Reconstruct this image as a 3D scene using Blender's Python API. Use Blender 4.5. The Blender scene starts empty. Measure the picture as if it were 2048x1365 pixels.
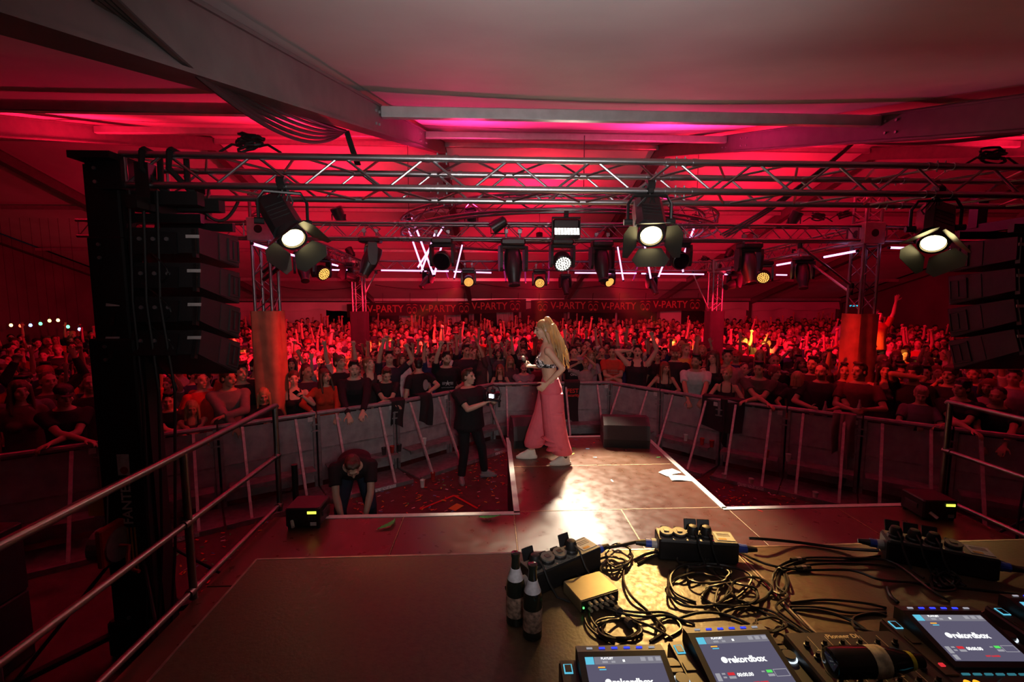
import bpy, bmesh, math, random
import numpy as np
from mathutils import Vector, Matrix, Quaternion, Euler

SC = bpy.context.scene
COL = SC.collection
R = math.radians
# ------------------------------------------------------------------ camera
CAM_H, CAM_YAW, CAM_PITCH, CAM_F = 2.95, R(2.6), R(5.68), 910.2      # focal length in pixels of the 2048 frame
cam_d = bpy.data.cameras.new('camera'); cam = bpy.data.objects.new('camera', cam_d); COL.objects.link(cam)
cam_d.sensor_width = 36; cam_d.lens = 36 * CAM_F / 2048; cam_d.clip_start = .05; cam_d.clip_end = 200
cam.location = (0, 0, CAM_H); cam.rotation_euler = (R(90) - CAM_PITCH, 0, -CAM_YAW)
SC.camera = cam
# ------------------------------------------------------------------ world, exposure
wd = bpy.data.worlds.new('night'); SC.world = wd; wd.use_nodes = True
bg = wd.node_tree.nodes['Background']; bg.inputs[0].default_value = (.02, .012, .02, 1); bg.inputs[1].default_value = .12
SC.view_settings.view_transform = 'Standard'; SC.view_settings.look = 'None'
SC.view_settings.exposure = 0.0; SC.view_settings.gamma = 1.0; SC.view_settings.use_curve_mapping = False
try:
    SC.cycles.max_bounces = 6; SC.cycles.diffuse_bounces = 3; SC.cycles.glossy_bounces = 3
    SC.cycles.transparent_max_bounces = 8; SC.cycles.caustics_reflective = False; SC.cycles.caustics_refractive = False
    SC.cycles.sample_clamp_indirect = 3.0
except Exception: pass

# ------------------------------------------------------------------ helpers
_fw = Vector((math.sin(CAM_YAW)*math.cos(CAM_PITCH), math.cos(CAM_YAW)*math.cos(CAM_PITCH), -math.sin(CAM_PITCH)))
_rt = Vector((math.cos(CAM_YAW), -math.sin(CAM_YAW), 0)); _up = _rt.cross(_fw)
def at(px, py, **k):
    """the point of the place seen at a pixel of the photograph, on the plane x=, y= or z="""
    r = _fw*CAM_F + _rt*(px-1024) + _up*(682.5-py)
    (a, v), = k.items(); i = 'xyz'.index(a); c = Vector((0, 0, CAM_H))
    return c + r*((v-c[i])/r[i])

def tag(o, label, cat, group=None):
    o['label'] = label; o['category'] = cat
    if group: o['group'] = group
    return o
def link(name, data, parent=None, loc=None, rot=None, scale=None, mat=None, mw=None):
    o = bpy.data.objects.new(name, data); COL.objects.link(o)
    if parent is not None: o.parent = parent
    if mw is not None: o.matrix_local = mw
    else:
        if loc is not None: o.location = loc
        if rot is not None: o.rotation_euler = rot
        if scale is not None: o.scale = scale
    if mat is not None and data is not None and not data.materials: data.materials.append(mat)
    return o
def thing(name, label, cat, loc=(0, 0, 0), rot=(0, 0, 0), group=None):
    o = link(name, None, None, loc, rot); o.empty_display_size = .1
    return tag(o, label, cat, group)
def struct(o): o['kind'] = 'structure'; return o

class MB:
    """collects boxes, tubes, prisms; build() links them as ONE mesh object"""
    def __init__(s): s.v = []; s.f = []
    def add(s, vs, fs):
        n = len(s.v); s.v += [tuple(v) for v in vs]; s.f += [tuple(i+n for i in f) for f in fs]; return s
    def box(s, c, d, m=None, bev=0):
        x, y, z = d[0]/2, d[1]/2, d[2]/2
        if bev > 0:
            b = bev; vs = []; 
            prof = [(-x+b, -y), (x-b, -y), (x, -y+b), (x, y-b), (x-b, y), (-x+b, y), (-x, y-b), (-x, -y+b)]
            inn = [(p[0]-math.copysign(b*.7, p[0]), p[1]-math.copysign(b*.7, p[1])) for p in prof]
            rings = [(inn, -z), (prof, -z+b), (prof, z-b), (inn, z)]
            for pr, zz in rings: vs += [Vector((p[0], p[1], zz)) for p in pr]
            fs = [tuple(range(7, -1, -1)), tuple(range(24, 32))]
            for k in range(3):
                for i in range(8): fs.append((k*8+i, k*8+(i+1) % 8, k*8+8+(i+1) % 8, k*8+8+i))
        else:
            vs = [Vector((a*x, b*y, c_*z)) for a in (-1, 1) for b in (-1, 1) for c_ in (-1, 1)]
            fs = [(0, 1, 3, 2), (4, 6, 7, 5), (0, 4, 5, 1), (2, 3, 7, 6), (0, 2, 6, 4), (1, 5, 7, 3)]
        M = (m if m is not None else Matrix()).to_4x4(); c = Vector(c)
        return s.add([M @ v + c for v in vs], fs)
    def tube(s, a, b, r, r2=None, n=10, cap=True):
        a = Vector(a); b = Vector(b); r2 = r if r2 is None else r2
        d = (b-a).normalized(); u = d.orthogonal().normalized(); w = d.cross(u)
        vs = []; 
        for p, rr in ((a, r), (b, r2)):
            for i in range(n):
                t = 2*math.pi*i/n; vs.append(p + (u*math.cos(t)+w*math.sin(t))*rr)
        fs = [(i, (i+1) % n, n+(i+1) % n, n+i) for i in range(n)]
        if cap: fs += [tuple(range(n-1, -1, -1)), tuple(range(n, 2*n))]
        return s.add(vs, fs)
    def path(s, pts, r, n=6, closed=False):
        pts = [Vector(p) for p in pts]; m = len(pts); vs = []; fs = []; u = None
        for i, p in enumerate(pts):
            if closed: d = pts[(i+1) % m]-pts[i-1]
            else: d = pts[min(i+1, m-1)]-pts[max(i-1, 0)]
            d.normalize()
            u = (u - d*u.dot(d)) if u is not None else d.orthogonal()
            if u.length < 1e-5: u = d.orthogonal()
            u.normalize(); w = d.cross(u); rr = r[i] if isinstance(r, (list, tuple)) else r
            for k in range(n):
                t = 2*math.pi*k/n; vs.append(p+(u*math.cos(t)+w*math.sin(t))*rr)
        for i in range(m if closed else m-1):
            j = (i+1) % m
            for k in range(n): fs.append((i*n+k, i*n+(k+1) % n, j*n+(k+1) % n, j*n+k))
        if not closed: fs += [tuple(range(n-1, -1, -1)), tuple(range((m-1)*n, m*n))]
        return s.add(vs, fs)
    def lathe(s, prof, n=16, M=None):
        """prof: list of (r, z)"""
        vs = []; fs = []; M = M if M is not None else Matrix()
        for r, z in prof:
            for k in range(n):
                t = 2*math.pi*k/n; vs.append(M @ Vector((r*math.cos(t), r*math.sin(t), z)))
        for i in range(len(prof)-1):
            for k in range(n): fs.append((i*n+k, i*n+(k+1) % n, (i+1)*n+(k+1) % n, (i+1)*n+k))
        fs += [tuple(range(n-1, -1, -1)), tuple(range((len(prof)-1)*n, len(prof)*n))]
        return s.add(vs, fs)
    def prism(s, poly, h, M=None):
        """poly: list of (x, y), extruded 0..h along z"""
        n = len(poly); M = M if M is not None else Matrix()
        vs = [M @ Vector((p[0], p[1], z)) for z in (0, h) for p in poly]
        fs = [tuple(range(n-1, -1, -1)), tuple(range(n, 2*n))] + [(i, (i+1) % n, n+(i+1) % n, n+i) for i in range(n)]
        return s.add(vs, fs)
    def grid(s, fn, nu, nv):
        vs = [fn(i/nu, j/nv) for j in range(nv+1) for i in range(nu+1)]
        fs = [(j*(nu+1)+i, j*(nu+1)+i+1, (j+1)*(nu+1)+i+1, (j+1)*(nu+1)+i) for j in range(nv) for i in range(nu)]
        return s.add(vs, fs)
    def mesh(s, name='m', mat=None, smooth=False):
        me = bpy.data.meshes.new(name); me.from_pydata(s.v, [], s.f); me.update()
        if smooth:
            me.polygons.foreach_set('use_smooth', [True]*len(me.polygons))
            try: me.set_sharp_from_angle(angle=R(40))
            except Exception: pass
        if mat is not None: me.materials.append(mat)
        return me
    def build(s, name, mat, parent=None, smooth=False, **k):
        return link(name, s.mesh(name, mat, smooth), parent, **k)

def frame(z, x=None):
    """rotation whose local Z is z (and local X close to x)"""
    z = Vector(z).normalized(); x = Vector(x) if x is not None else (Vector((1, 0, 0)) if abs(z.x) < .9 else Vector((0, 1, 0)))
    y = z.cross(x).normalized(); x = y.cross(z)
    return Matrix((x, y, z)).transposed()
def TRS(p, m3): return Matrix.Translation(Vector(p)) @ m3.to_4x4()

_tex = {}
def textmesh(s, size, mat, extrude=.001, offset=0, align='CENTER', spacing=1):
    c = bpy.data.curves.new('lettering', 'FONT'); c.body = s; c.size = size; c.extrude = extrude; c.offset = offset
    c.align_x = align; c.align_y = 'CENTER'; c.resolution_u = 3; c.space_character = spacing
    o = bpy.data.objects.new('tmp_text', c); me = bpy.data.meshes.new_from_object(o)
    bpy.data.objects.remove(o); bpy.data.curves.remove(c); me.materials.clear(); me.materials.append(mat); return me

# ------------------------------------------------------------------ materials
def mat(name, col, rough=.5, metal=0., emit=None, estr=0., noise=0., nscale=8., bump=0., bscale=40., spec=.5, objcol=False, attr=None, rough_var=0., stretch=None):
    m = bpy.data.materials.new(name); m.use_nodes = True; nt = m.node_tree; b = nt.nodes['Principled BSDF']
    b.inputs['Base Color'].default_value = (*col, 1); b.inputs['Roughness'].default_value = rough
    b.inputs['Metallic'].default_value = metal; b.inputs['Specular IOR Level'].default_value = spec
    if emit: b.inputs['Emission Color'].default_value = (*emit, 1); b.inputs['Emission Strength'].default_value = estr
    src = None
    if objcol:
        oi = nt.nodes.new('ShaderNodeObjectInfo'); src = oi.outputs['Color']
    if attr:
        a = nt.nodes.new('ShaderNodeAttribute'); a.attribute_name = attr
        if src is not None:
            mx = nt.nodes.new('ShaderNodeMix'); mx.data_type = 'RGBA'; mx.blend_type = 'MULTIPLY'; mx.inputs[0].default_value = 1
            nt.links.new(src, mx.inputs[6]); nt.links.new(a.outputs['Color'], mx.inputs[7]); src = mx.outputs[2]
        else: src = a.outputs['Color']
    tc = None
    if noise or bump or rough_var:
        tc = nt.nodes.new('ShaderNodeTexCoord'); vec = tc.outputs['Object']
        if stretch:
            mp = nt.nodes.new('ShaderNodeMapping'); mp.inputs['Scale'].default_value = stretch; nt.links.new(vec, mp.inputs[0]); vec = mp.outputs[0]
    if noise:
        nz = nt.nodes.new('ShaderNodeTexNoise'); nz.inputs['Scale'].default_value = nscale; nz.inputs['Detail'].default_value = 6
        nt.links.new(vec, nz.inputs['Vector'])
        rp = nt.nodes.new('ShaderNodeMapRange'); rp.inputs[1].default_value = .3; rp.inputs[2].default_value = .7
        rp.inputs[3].default_value = 1-noise; rp.inputs[4].default_value = 1+noise*.6; nt.links.new(nz.outputs[0], rp.inputs[0])
        mx = nt.nodes.new('ShaderNodeMix'); mx.data_type = 'RGBA'; mx.blend_type = 'MULTIPLY'; mx.inputs[0].default_value = 1
        if src is not None: nt.links.new(src, mx.inputs[6])
        else: mx.inputs[6].default_value = (*col, 1)
        nt.links.new(rp.outputs[0], mx.inputs[7]); src = mx.outputs[2]
        if rough_var:
            rr = nt.nodes.new('ShaderNodeMapRange'); rr.inputs[1].default_value = .3; rr.inputs[2].default_value = .7
            rr.inputs[3].default_value = max(.03, rough-rough_var); rr.inputs[4].default_value = min(1, rough+rough_var)
            nt.links.new(nz.outputs[0], rr.inputs[0]); nt.links.new(rr.outputs[0], b.inputs['Roughness'])
    if src is not None: nt.links.new(src, b.inputs['Base Color'])
    if bump:
        nb = nt.nodes.new('ShaderNodeTexNoise'); nb.inputs['Scale'].default_value = bscale; nb.inputs['Detail'].default_value = 4
        nt.links.new(vec, nb.inputs['Vector'])
        bp = nt.nodes.new('ShaderNodeBump'); bp.inputs['Strength'].default_value = bump; bp.inputs['Distance'].default_value = .01
        nt.links.new(nb.outputs[0], bp.inputs['Height']); nt.links.new(bp.outputs[0], b.inputs['Normal'])
    return m
def translucent(m, f):
    nt = m.node_tree; b = nt.nodes['Principled BSDF']; t = nt.nodes.new('ShaderNodeBsdfTranslucent'); x = nt.nodes.new('ShaderNodeMixShader'); x.inputs[0].default_value = f
    c = b.inputs['Base Color']
    if c.links: nt.links.new(c.links[0].from_socket, t.inputs[0])
    else: t.inputs[0].default_value = c.default_value
    o = [n for n in nt.nodes if n.type == 'OUTPUT_MATERIAL'][0]; nt.links.new(b.outputs[0], x.inputs[1]); nt.links.new(t.outputs[0], x.inputs[2]); nt.links.new(x.outputs[0], o.inputs[0]); return m
def glow(name, col, s):
    m = bpy.data.materials.new(name); m.use_nodes = True; nt = m.node_tree; nt.nodes.clear()
    e = nt.nodes.new('ShaderNodeEmission'); e.inputs[0].default_value = (*col, 1); e.inputs[1].default_value = s
    o = nt.nodes.new('ShaderNodeOutputMaterial'); nt.links.new(e.outputs[0], o.inputs[0]); return m

M = dict(
    alu=mat('brushed_aluminium', (.62, .62, .64), .32, 1., noise=.12, nscale=30, bump=.05, bscale=120),
    alu_dull=mat('dull_galvanised_steel', (.42, .42, .44), .5, .8, noise=.25, nscale=14),
    rail=mat('handrail_aluminium', (.28, .26, .25), .34, 1., noise=.15, nscale=20),
    black=mat('black_plastic', (.012, .012, .013), .45, noise=.2, nscale=20),
    black_metal=mat('black_painted_metal', (.016, .015, .015), .42, .2, noise=.3, nscale=12, bump=.04),
    black_matte=mat('black_matte_cloth', (.012, .011, .011), .9, noise=.3, nscale=30),
    tent=mat('tent_membrane', (.74, .73, .72), .75, noise=.10, nscale=1.3, bump=.06, bscale=3, spec=.25),
    tent_wall=mat('tent_wall_fabric', (.72, .70, .68), .8, noise=.15, nscale=1.1, bump=.1, bscale=5, spec=.2),
    beam=mat('tent_beam_aluminium', (.12, .11, .11), .5, .25, noise=.15, nscale=9),
    rubber=mat('black_rubber', (.012, .012, .012), .5),
    white=mat('white_paint', (.75, .73, .7), .6, noise=.08, nscale=10),
)
# ================================================================== the tent
RIDGE_Y, RIDGE_Z, SLOPE, EAVE_Y, BACK_Y = 10.6, 6.36, .27, 24.0, -2.8
def roof_z(y): return RIDGE_Z - SLOPE*abs(y-RIDGE_Y)
M['ground'] = mat('dirty_dance_floor_boards', (.045, .028, .02), .6, noise=.5, nscale=5, bump=.2, bscale=30, rough_var=.2)
g = MB(); g.box((1, 11, -.05), (62, 34, .1)); struct(g.build('floor', M['ground']))

RAFTERS = [-16.1, -11.1, -6.1, -1.1, 3.9, 8.9, 13.9, 18.9]
# roof membrane: one sagging sheet for each bay and slope
ceil = struct(link('ceiling', None))
for i in range(len(RAFTERS)-1):
    x0, x1 = RAFTERS[i], RAFTERS[i+1]
    for ya, yb in ((BACK_Y, RIDGE_Y), (RIDGE_Y, EAVE_Y+.3)):
        def fn(u, v, x0=x0, x1=x1, ya=ya, yb=yb):
            y = ya+(yb-ya)*v; ph = v*14 % 1
            sag = .05*math.sin(math.pi*u)*(.9+.1*math.sin(v*math.pi*5))
            return (x0+(x1-x0)*u, y, roof_z(y)+.10-sag)
        MB().grid(fn, 10, 40).build('roof_sheet', M['tent'], ceil, smooth=True)
# rafters: deep box beams that follow both slopes
side = ['far left', 'second from the left', 'left', 'left of centre', 'right of centre', 'right', 'far right', 'outermost right']
for i, x in enumerate(RAFTERS):
    t = thing('tent_rafter', 'sloping aluminium roof beam of the tent, %s of the row' % side[i], 'beam', (x, 0, 0), group='tent roof beams')
    for ya, yb in ((BACK_Y, RIDGE_Y), (RIDGE_Y, EAVE_Y)):
        b = MB(); za, zb = roof_z(ya), roof_z(yb); h = .24
        vs = []
        for y, z in ((ya, za), (yb, zb)):
            vs += [(-.075, y, z-h), (.075, y, z-h), (.075, y, z+.02), (-.075, y, z+.02)]
        b.add(vs, [(3, 2, 1, 0), (4, 5, 6, 7), (0, 1, 5, 4), (1, 2, 6, 5), (2, 3, 7, 6), (3, 0, 4, 7)])
        b.build('beam', M['beam'], t)
        for zz in (0, -h):      # flange lips of the profile
            b2 = MB(); b2.add([(sx*.09, y, z+zz+dz) for y, z in ((ya, za), (yb, zb)) for sx, dz in ((-1, -.008), (1, -.008), (1, .008), (-1, .008))],
                              [(3, 2, 1, 0), (4, 5, 6, 7), (0, 1, 5, 4), (1, 2, 6, 5), (2, 3, 7, 6), (3, 0, 4, 7)])
            b2.build('flange', M['beam'], t)
    if i in (3, 4):
        bb = MB().tube((0, 0, -.009), (0, 0, .009), .013, n=6).mesh('bolt', M['alu_dull'])
        for y in (4.3, 4.42, 6.9, 7.05, 7.5, 7.62):
            for dz in (-.06, -.17):
                for s in (-1, 1):
                    link('bolt', bb, t, (s*.08, y, roof_z(y)+dz), (0, R(90), 0))
    # the leg of the frame at the far eave
    MB().box((0, EAVE_Y-.02, (roof_z(EAVE_Y)-.05)/2), (.15, .2, roof_z(EAVE_Y)-.05)).build('leg', M['beam'], t)
# purlins between the rafters
pur_rows = [(4.5, 'lit bright above the front truss'), (7.5, 'just behind the front truss'), (10.6, 'along the ridge'), (13.8, 'beyond the ridge'), (17.0, 'low on the far slope'), (20.4, 'next to the far eave'), (23.8, 'along the far eave')]
pm = {}
M['purlin'] = mat('purlin_aluminium', (.6, .6, .61), .4, .7, noise=.12, nscale=10)
for i in range(len(RAFTERS)-1):
    for y, wh in pur_rows:
        if y < 2 and i not in (2, 3, 4): continue
        o = MB().box((0, 0, 0), (4.84, .07, .1 if y < 20 else .14), bev=.008).build('tent_purlin', M['purlin'], loc=((RAFTERS[i]+RAFTERS[i+1])/2, y, roof_z(y)-.055))
        tag(o, 'aluminium tent roof bar %s, %s' % (wh, ('outermost left bay', 'second bay from the left', 'bay above the left mast', 'centre bay', 'bay right of centre', 'second bay from the right', 'outermost right bay')[i]), 'roof bar', 'tent cross bars')
# far side wall: valance, hanging sheets, open bays
M['night'] = mat('dark_night_backdrop', (.012, .011, .014), 1)
wall = struct(link('wall_back', None))
zt = roof_z(EAVE_Y)-.12
def sheet(x0, x1, z0, z1, y, folds, amp, m, parent, name):
    def fn(u, v):
        x = x0+(x1-x0)*u
        return (x, y+amp*math.sin(u*folds*2*math.pi+.8*math.sin(3*u))*(1-.4*v), z0+(z1-z0)*v)
    return MB().grid(fn, max(8, int(folds*8)), 4).build(name, m, parent, smooth=True)
def valance(x0, x1):
    def fn(u, v):
        x = x0+(x1-x0)*u; low = .42+.06*math.sin(x*2.3)+.03*math.sin(x*5.1)
        return (x, EAVE_Y-.12-.05*math.sin(x*3.1)*(1-v)-.06*(1-v), zt-low*(1-v))
    return MB().grid(fn, 40, 5).build('valance', M['tent_wall'], wall, smooth=True)
for i in range(len(RAFTERS)-1): valance(RAFTERS[i]+.1, RAFTERS[i+1]-.1)
for a, b in ((-16, -11.2), (-11.0, -8.55), (8.9, 10.2), (12.2, 13.8), (14.0, 18.8)):
    sheet(a, b, 0, zt-.1, EAVE_Y+.06, (b-a)*.7, .05, M['tent_wall'], wall, 'wall_sheet')
for a in (-16, -5.5, 11.9): pass
# left gable far away and right gable
M['dark_wall'] = mat('dark_tent_gable', (.12, .10, .10), .9, noise=.3, nscale=.8)  # gables and front wall share one tone darker than the far wall sheets
gl = MB(); 
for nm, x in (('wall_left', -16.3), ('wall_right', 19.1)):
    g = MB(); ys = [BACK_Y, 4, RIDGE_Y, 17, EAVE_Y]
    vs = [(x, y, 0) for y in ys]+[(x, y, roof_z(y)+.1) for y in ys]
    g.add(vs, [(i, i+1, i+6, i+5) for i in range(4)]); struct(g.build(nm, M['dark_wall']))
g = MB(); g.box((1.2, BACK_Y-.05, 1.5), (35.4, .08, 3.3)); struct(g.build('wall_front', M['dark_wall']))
g = MB(); g.box((1.2, EAVE_Y+6.5, 2), (60, .1, 8)); struct(g.build('night_backdrop_1', M['night']))  # dark sheet beyond the far side, standing in for the night outside
# thin posts standing in the open bays of the far wall, cloths tied back beside them
M['post'] = mat('white_painted_post', (.6, .58, .57), .5)
for k, px in enumerate((859, 946, 1040, 1137, 1232, 1327)):
    p = at(px, 640, y=EAVE_Y+.2)
    t = tag(MB().tube((0, 0, 0), (0, 0, roof_z(EAVE_Y)-.5), .06, n=8).build('wall_post', M['post'], loc=(p.x, p.y, 0)),
        'thin pale post under the banner, %s of six counted from the left' % ('first', 'second', 'third', 'fourth', 'fifth', 'sixth')[k], 'post', 'posts of the open far side')
for k, px in enumerate((815, 905, 1010)):
    p = at(px, 640, y=EAVE_Y+.5)
    def fn(u, v): return (p.x-.45+.9*u+.02*math.sin(v*4), p.y+.07*math.sin(u*22), 2.28*v)
    tag(MB().grid(fn, 44, 4).build('tied_curtain', M['tent_wall'], smooth=True), 'pale curtain bunched in folds in the far opening, %s of three' % ('leftmost', 'middle', 'rightmost')[k], 'curtain', 'curtains in the far openings')
# the banner: two lengths of dark cloth with lettering and pairs of cartoon-like eyes
M['banner'] = mat('banner_cloth', (.022, .006, .008), .85, noise=.15, nscale=4, bump=.1, bscale=8)
M['ban_txt'] = mat('banner_print', (.55, .16, .12), .85)
def eyes_mesh(h):
    """the printed pair of eyes under brows, drawn as flat strokes; h = overall height"""
    b = MB()
    def ring(cx, cy, rx, ry, w, a0=0, a1=2*math.pi, tilt=0, n=20, taper=False):
        vs = []
        for i in range(n+1):
            t = a0+(a1-a0)*i/n; ww = w*(math.sin(math.pi*i/n) if taper else (.75+.45*max(0, math.sin(t))))
            for q in (1, 1-ww):
                x, y = rx*q*math.cos(t), ry*q*math.sin(t)
                vs.append((cx+x*math.cos(tilt)-y*math.sin(tilt), cy+x*math.sin(tilt)+y*math.cos(tilt), 0))
        b.add(vs, [(2*i, 2*i+1, 2*i+3, 2*i+2) for i in range(n)])
    for s in (-1, 1):
        ring(s*.25*h, -.12*h, .225*h, .36*h, .2, tilt=s*-.12)
        ring(s*.31*h, .30*h, .25*h, .19*h, .5, R(15), R(165), taper=True, tilt=s*-.15)
        cx, cy = s*.25*h-s*.04*h+.02*h*(s < 0), -.32*h
        n = 14; vs = [(cx, cy, 0)]+[(cx+.085*h*math.cos(R(120+310*i/n)), cy+.1*h*math.sin(R(120+310*i/n)), 0) for i in range(n+1)]
        b.add(vs, [(0, i+1, i+2) for i in range(n)])
    return b.mesh('eyes', M['ban_txt'])
EM = eyes_mesh(.5); VM = textmesh('V-PARTY', .56, M['ban_txt'], .001, .008)
VM_w = max(v.co.x for v in VM.vertices)-min(v.co.x for v in VM.vertices)
def banner(pa, pb, marks, lab):
    a = at(*pa, y=EAVE_Y-1.1); b = at(*pb, y=EAVE_Y-1.1); L = (b-a).length; H = .66
    t = thing('banner', lab, 'banner', a, (0, 0, math.atan2(b.y-a.y, b.x-a.x)), 'banners across the far side')
    dz = b.z-a.z
    def zc(u): return dz*u + .03*math.sin(u*9)
    def fn(u, v): return (L*u, .02*math.sin(u*31), zc(u)-H/2+H*v)
    MB().grid(fn, 60, 2).build('cloth', M['banner'], t, smooth=True)
    for kind, px in marks:
        u = (at(px, 615, y=EAVE_Y-1.1).x-a.x)/(b.x-a.x)
        o = link('lettering' if kind == 'V' else 'printed_eyes', VM if kind == 'V' else EM, t, (L*u, -.035, zc(u)), (R(90), R(0), 0))
        if kind == 'V': o.scale = (1.8/VM_w, .9, 1)
    for k in range(7):
        u = (k+.3)/6.6
        if u < 1: MB().tube((L*u, 0, zc(u)+H/2-.02), (L*u+.02, .0, roof_z(EAVE_Y-1.1)+.05-a.z), .012, n=5).build('tie', M['black'], t)
banner((694, 622), (1052, 612), [('V', 771), ('E', 824), ('V', 876), ('E', 928), ('V', 979), ('E', 1030)], 'dark red lettered banner hung across the left half of the far side')
banner((1062, 614), (1411, 610), [('E', 1085), ('V', 1136), ('E', 1186), ('V', 1237), ('E', 1290), ('V', 1340), ('E', 1389)], 'dark red lettered banner hung across the right half of the far side')
# overhead wires slung below the roof
def sag(a, b, s, n=14): return [a.lerp(b, i/n)-Vector((0, 0, s*4*(i/n)*(1-i/n))) for i in range(n+1)]
W = MB(); 
for pa, pb, y1, y2, s, r, lab in (
    ((530, 567), (730, 570), 20, 20, .25, .014, 'thin black wire sagging below the far roof at the left tower'),
    ((750, 570), (960, 567), 20, 20, .22, .014, 'thin black wire sagging below the far roof left of centre'),
    ((960, 568), (1200, 572), 20, 20, .2, .014, 'thin black wire sagging below the far roof behind the washes'),
    ((1200, 572), (1560, 560), 20, 20, .3, .014, 'thin black wire sagging below the far roof right of centre')):
    tag(MB().path(sag(at(*pa, y=y1), at(*pb, y=y2), s), r, 5).build('overhead_wire', M['black']), lab, 'wire', 'wires under the far roof')
t = thing('cable_bundle', 'bundle of black cables slung along the left roof beam down to the truss', 'cable', group='cables under the roof')
for k in range(6):
    a = at(165+k*9, 2-k*4, y=1.3); b = at(690, 262, y=4.4); 
    MB().path(sag(a, b, .04+.035*k, 20), .011 if k else .018, 6).build('cable', M['rubber'], t)
for k in range(3): MB().path(sag(at(690+k*3, 262, y=4.4), at(712+k*4, 330, y=4.6), .01), .012, 6).build('cable', M['rubber'], t)
t = thing('cable_bundle', 'black cable slung from the right roof beam down to the middle truss', 'cable', group='cables under the roof')
MB().path(sag(at(2060, 263, y=5.0), at(1705, 286, y=6.2), .06, 12), .022, 6).build('cable', M['rubber'], t)
for k in range(3): MB().path(sag(at(1705+k*3, 284, y=6.2), at(1440+k*6, 470+k*2, y=7.1), .10, 12), .014, 6).build('cable', M['rubber'], t)
# ================================================================== stage
DECK, TABLE = .95, 1.88
M['deck'] = mat('worn_phenolic_plywood', (.095, .047, .028), .34, noise=.10, nscale=9, rough_var=.1, spec=.5)
M['deck_edge'] = mat('deck_edge_frame', (.35, .3, .27), .4, .7, noise=.3, nscale=20)
M['tape'] = mat('white_edge_tape', (.82, .78, .74), .6, noise=.1, nscale=25)
M['skirt'] = mat('black_stage_skirt', (.012, .01, .01), .95)
M['deck_dark'] = mat('table_deck_plywood', (.085, .055, .03), .42, noise=.3, nscale=45, bump=.1, bscale=90, rough_var=.1)
XL, XR, FY = -1.98, 4.32, 4.05           # stage edges; front edge
stage = struct(link('stage', None))
def deck_panel(x0, x1, y0, y1, z, parent, m=None, name='deck_panel'):
    g = .004; o = MB().box((0, 0, -.03), (x1-x0-2*g, y1-y0-2*g, .06), bev=.004).build(name, m or M['deck'], parent, loc=((x0+x1)/2, (y0+y1)/2, z))
    return o
xs = [XL, -.8, .2, 1.21, 2.22, 3.26, XR]
for i in range(6):
    for ya, yb in ((-2.6, -1.0), (-1.0, 1.05), (1.05, 3.05), (3.05, FY)):
        deck_panel(xs[i], xs[i+1], ya, yb, DECK, stage)
for ya, yb in ((FY, 5.17), (5.17, 6.3)):
    deck_panel(.2, 2.22, ya, yb, DECK, stage)
# aluminium frame below and dark skirt
MB().box(((XL+XR)/2, .7, DECK-.12), (XR-XL-.05, 6.6, .1)).build('frame', M['deck_edge'], stage)
MB().box((1.21, 5.17, DECK-.12), (1.95, 2.2, .1)).build('frame', M['deck_edge'], stage)
MB().box(((XL+XR)/2, FY-.12, DECK/2-.1), (XR-XL-.2, .04, DECK-.2)).build('skirt', M['skirt'], stage)
MB().box((XL+.1, .7, DECK/2-.1), (.04, 6.4, DECK-.2)).build('skirt', M['skirt'], stage)
MB().box((XR-.1, .7, DECK/2-.1), (.04, 6.4, DECK-.2)).build('skirt', M['skirt'], stage)
for x in (.24, 2.18): MB().box((x, 5.15, DECK/2-.1), (.04, 2.2, DECK-.2)).build('skirt', M['skirt'], stage)
MB().box((1.21, 6.26, DECK/2-.1), (1.95, .04, DECK-.2)).build('skirt', M['skirt'], stage)
# white tape along every open edge
def tape(x0, y0, x1, y1, w=.055):
    a, b = Vector((x0, y0, 0)), Vector((x1, y1, 0)); d = b-a
    MB().box((0, 0, 0), (d.length, w, .005)).build('edge_tape', M['tape'], stage, loc=((x0+x1)/2, (y0+y1)/2, DECK+.0035), rot=(0, 0, math.atan2(d.y, d.x)))
tape(-1.5, FY-.03, .255, FY-.03); tape(.228, FY-.03, .228, 6.3); tape(2.19, FY-.03, 2.19, 6.3); tape(2.17, FY-.03, 3.95, FY-.03); tape(.2, 6.275, 2.22, 6.275, .05)
# seam dust strips (bright worn plywood edges of the panels)
M['worn'] = mat('bare_worn_wood', (.5, .33, .18), .7, noise=.4, nscale=40)
for x in xs[1:-1]:
    MB().box((x, 3.55, 0), (.007, .98, .001)).build('worn_seam', M['worn'], stage, loc=(0, 0, DECK+.0012))
for y, a, b in ((FY, .25, 2.2), (5.17, .22, 2.2)):
    MB().box(((a+b)/2, y, 0), (b-a, .009, .001)).build('worn_seam', M['worn'], stage, loc=(0, 0, DECK+.0012))
MB().box((1.21, 3.55, 0), (.012, .98, .001)).build('worn_seam', M['worn'], stage, loc=(0, 0, DECK+.0016))

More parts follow.
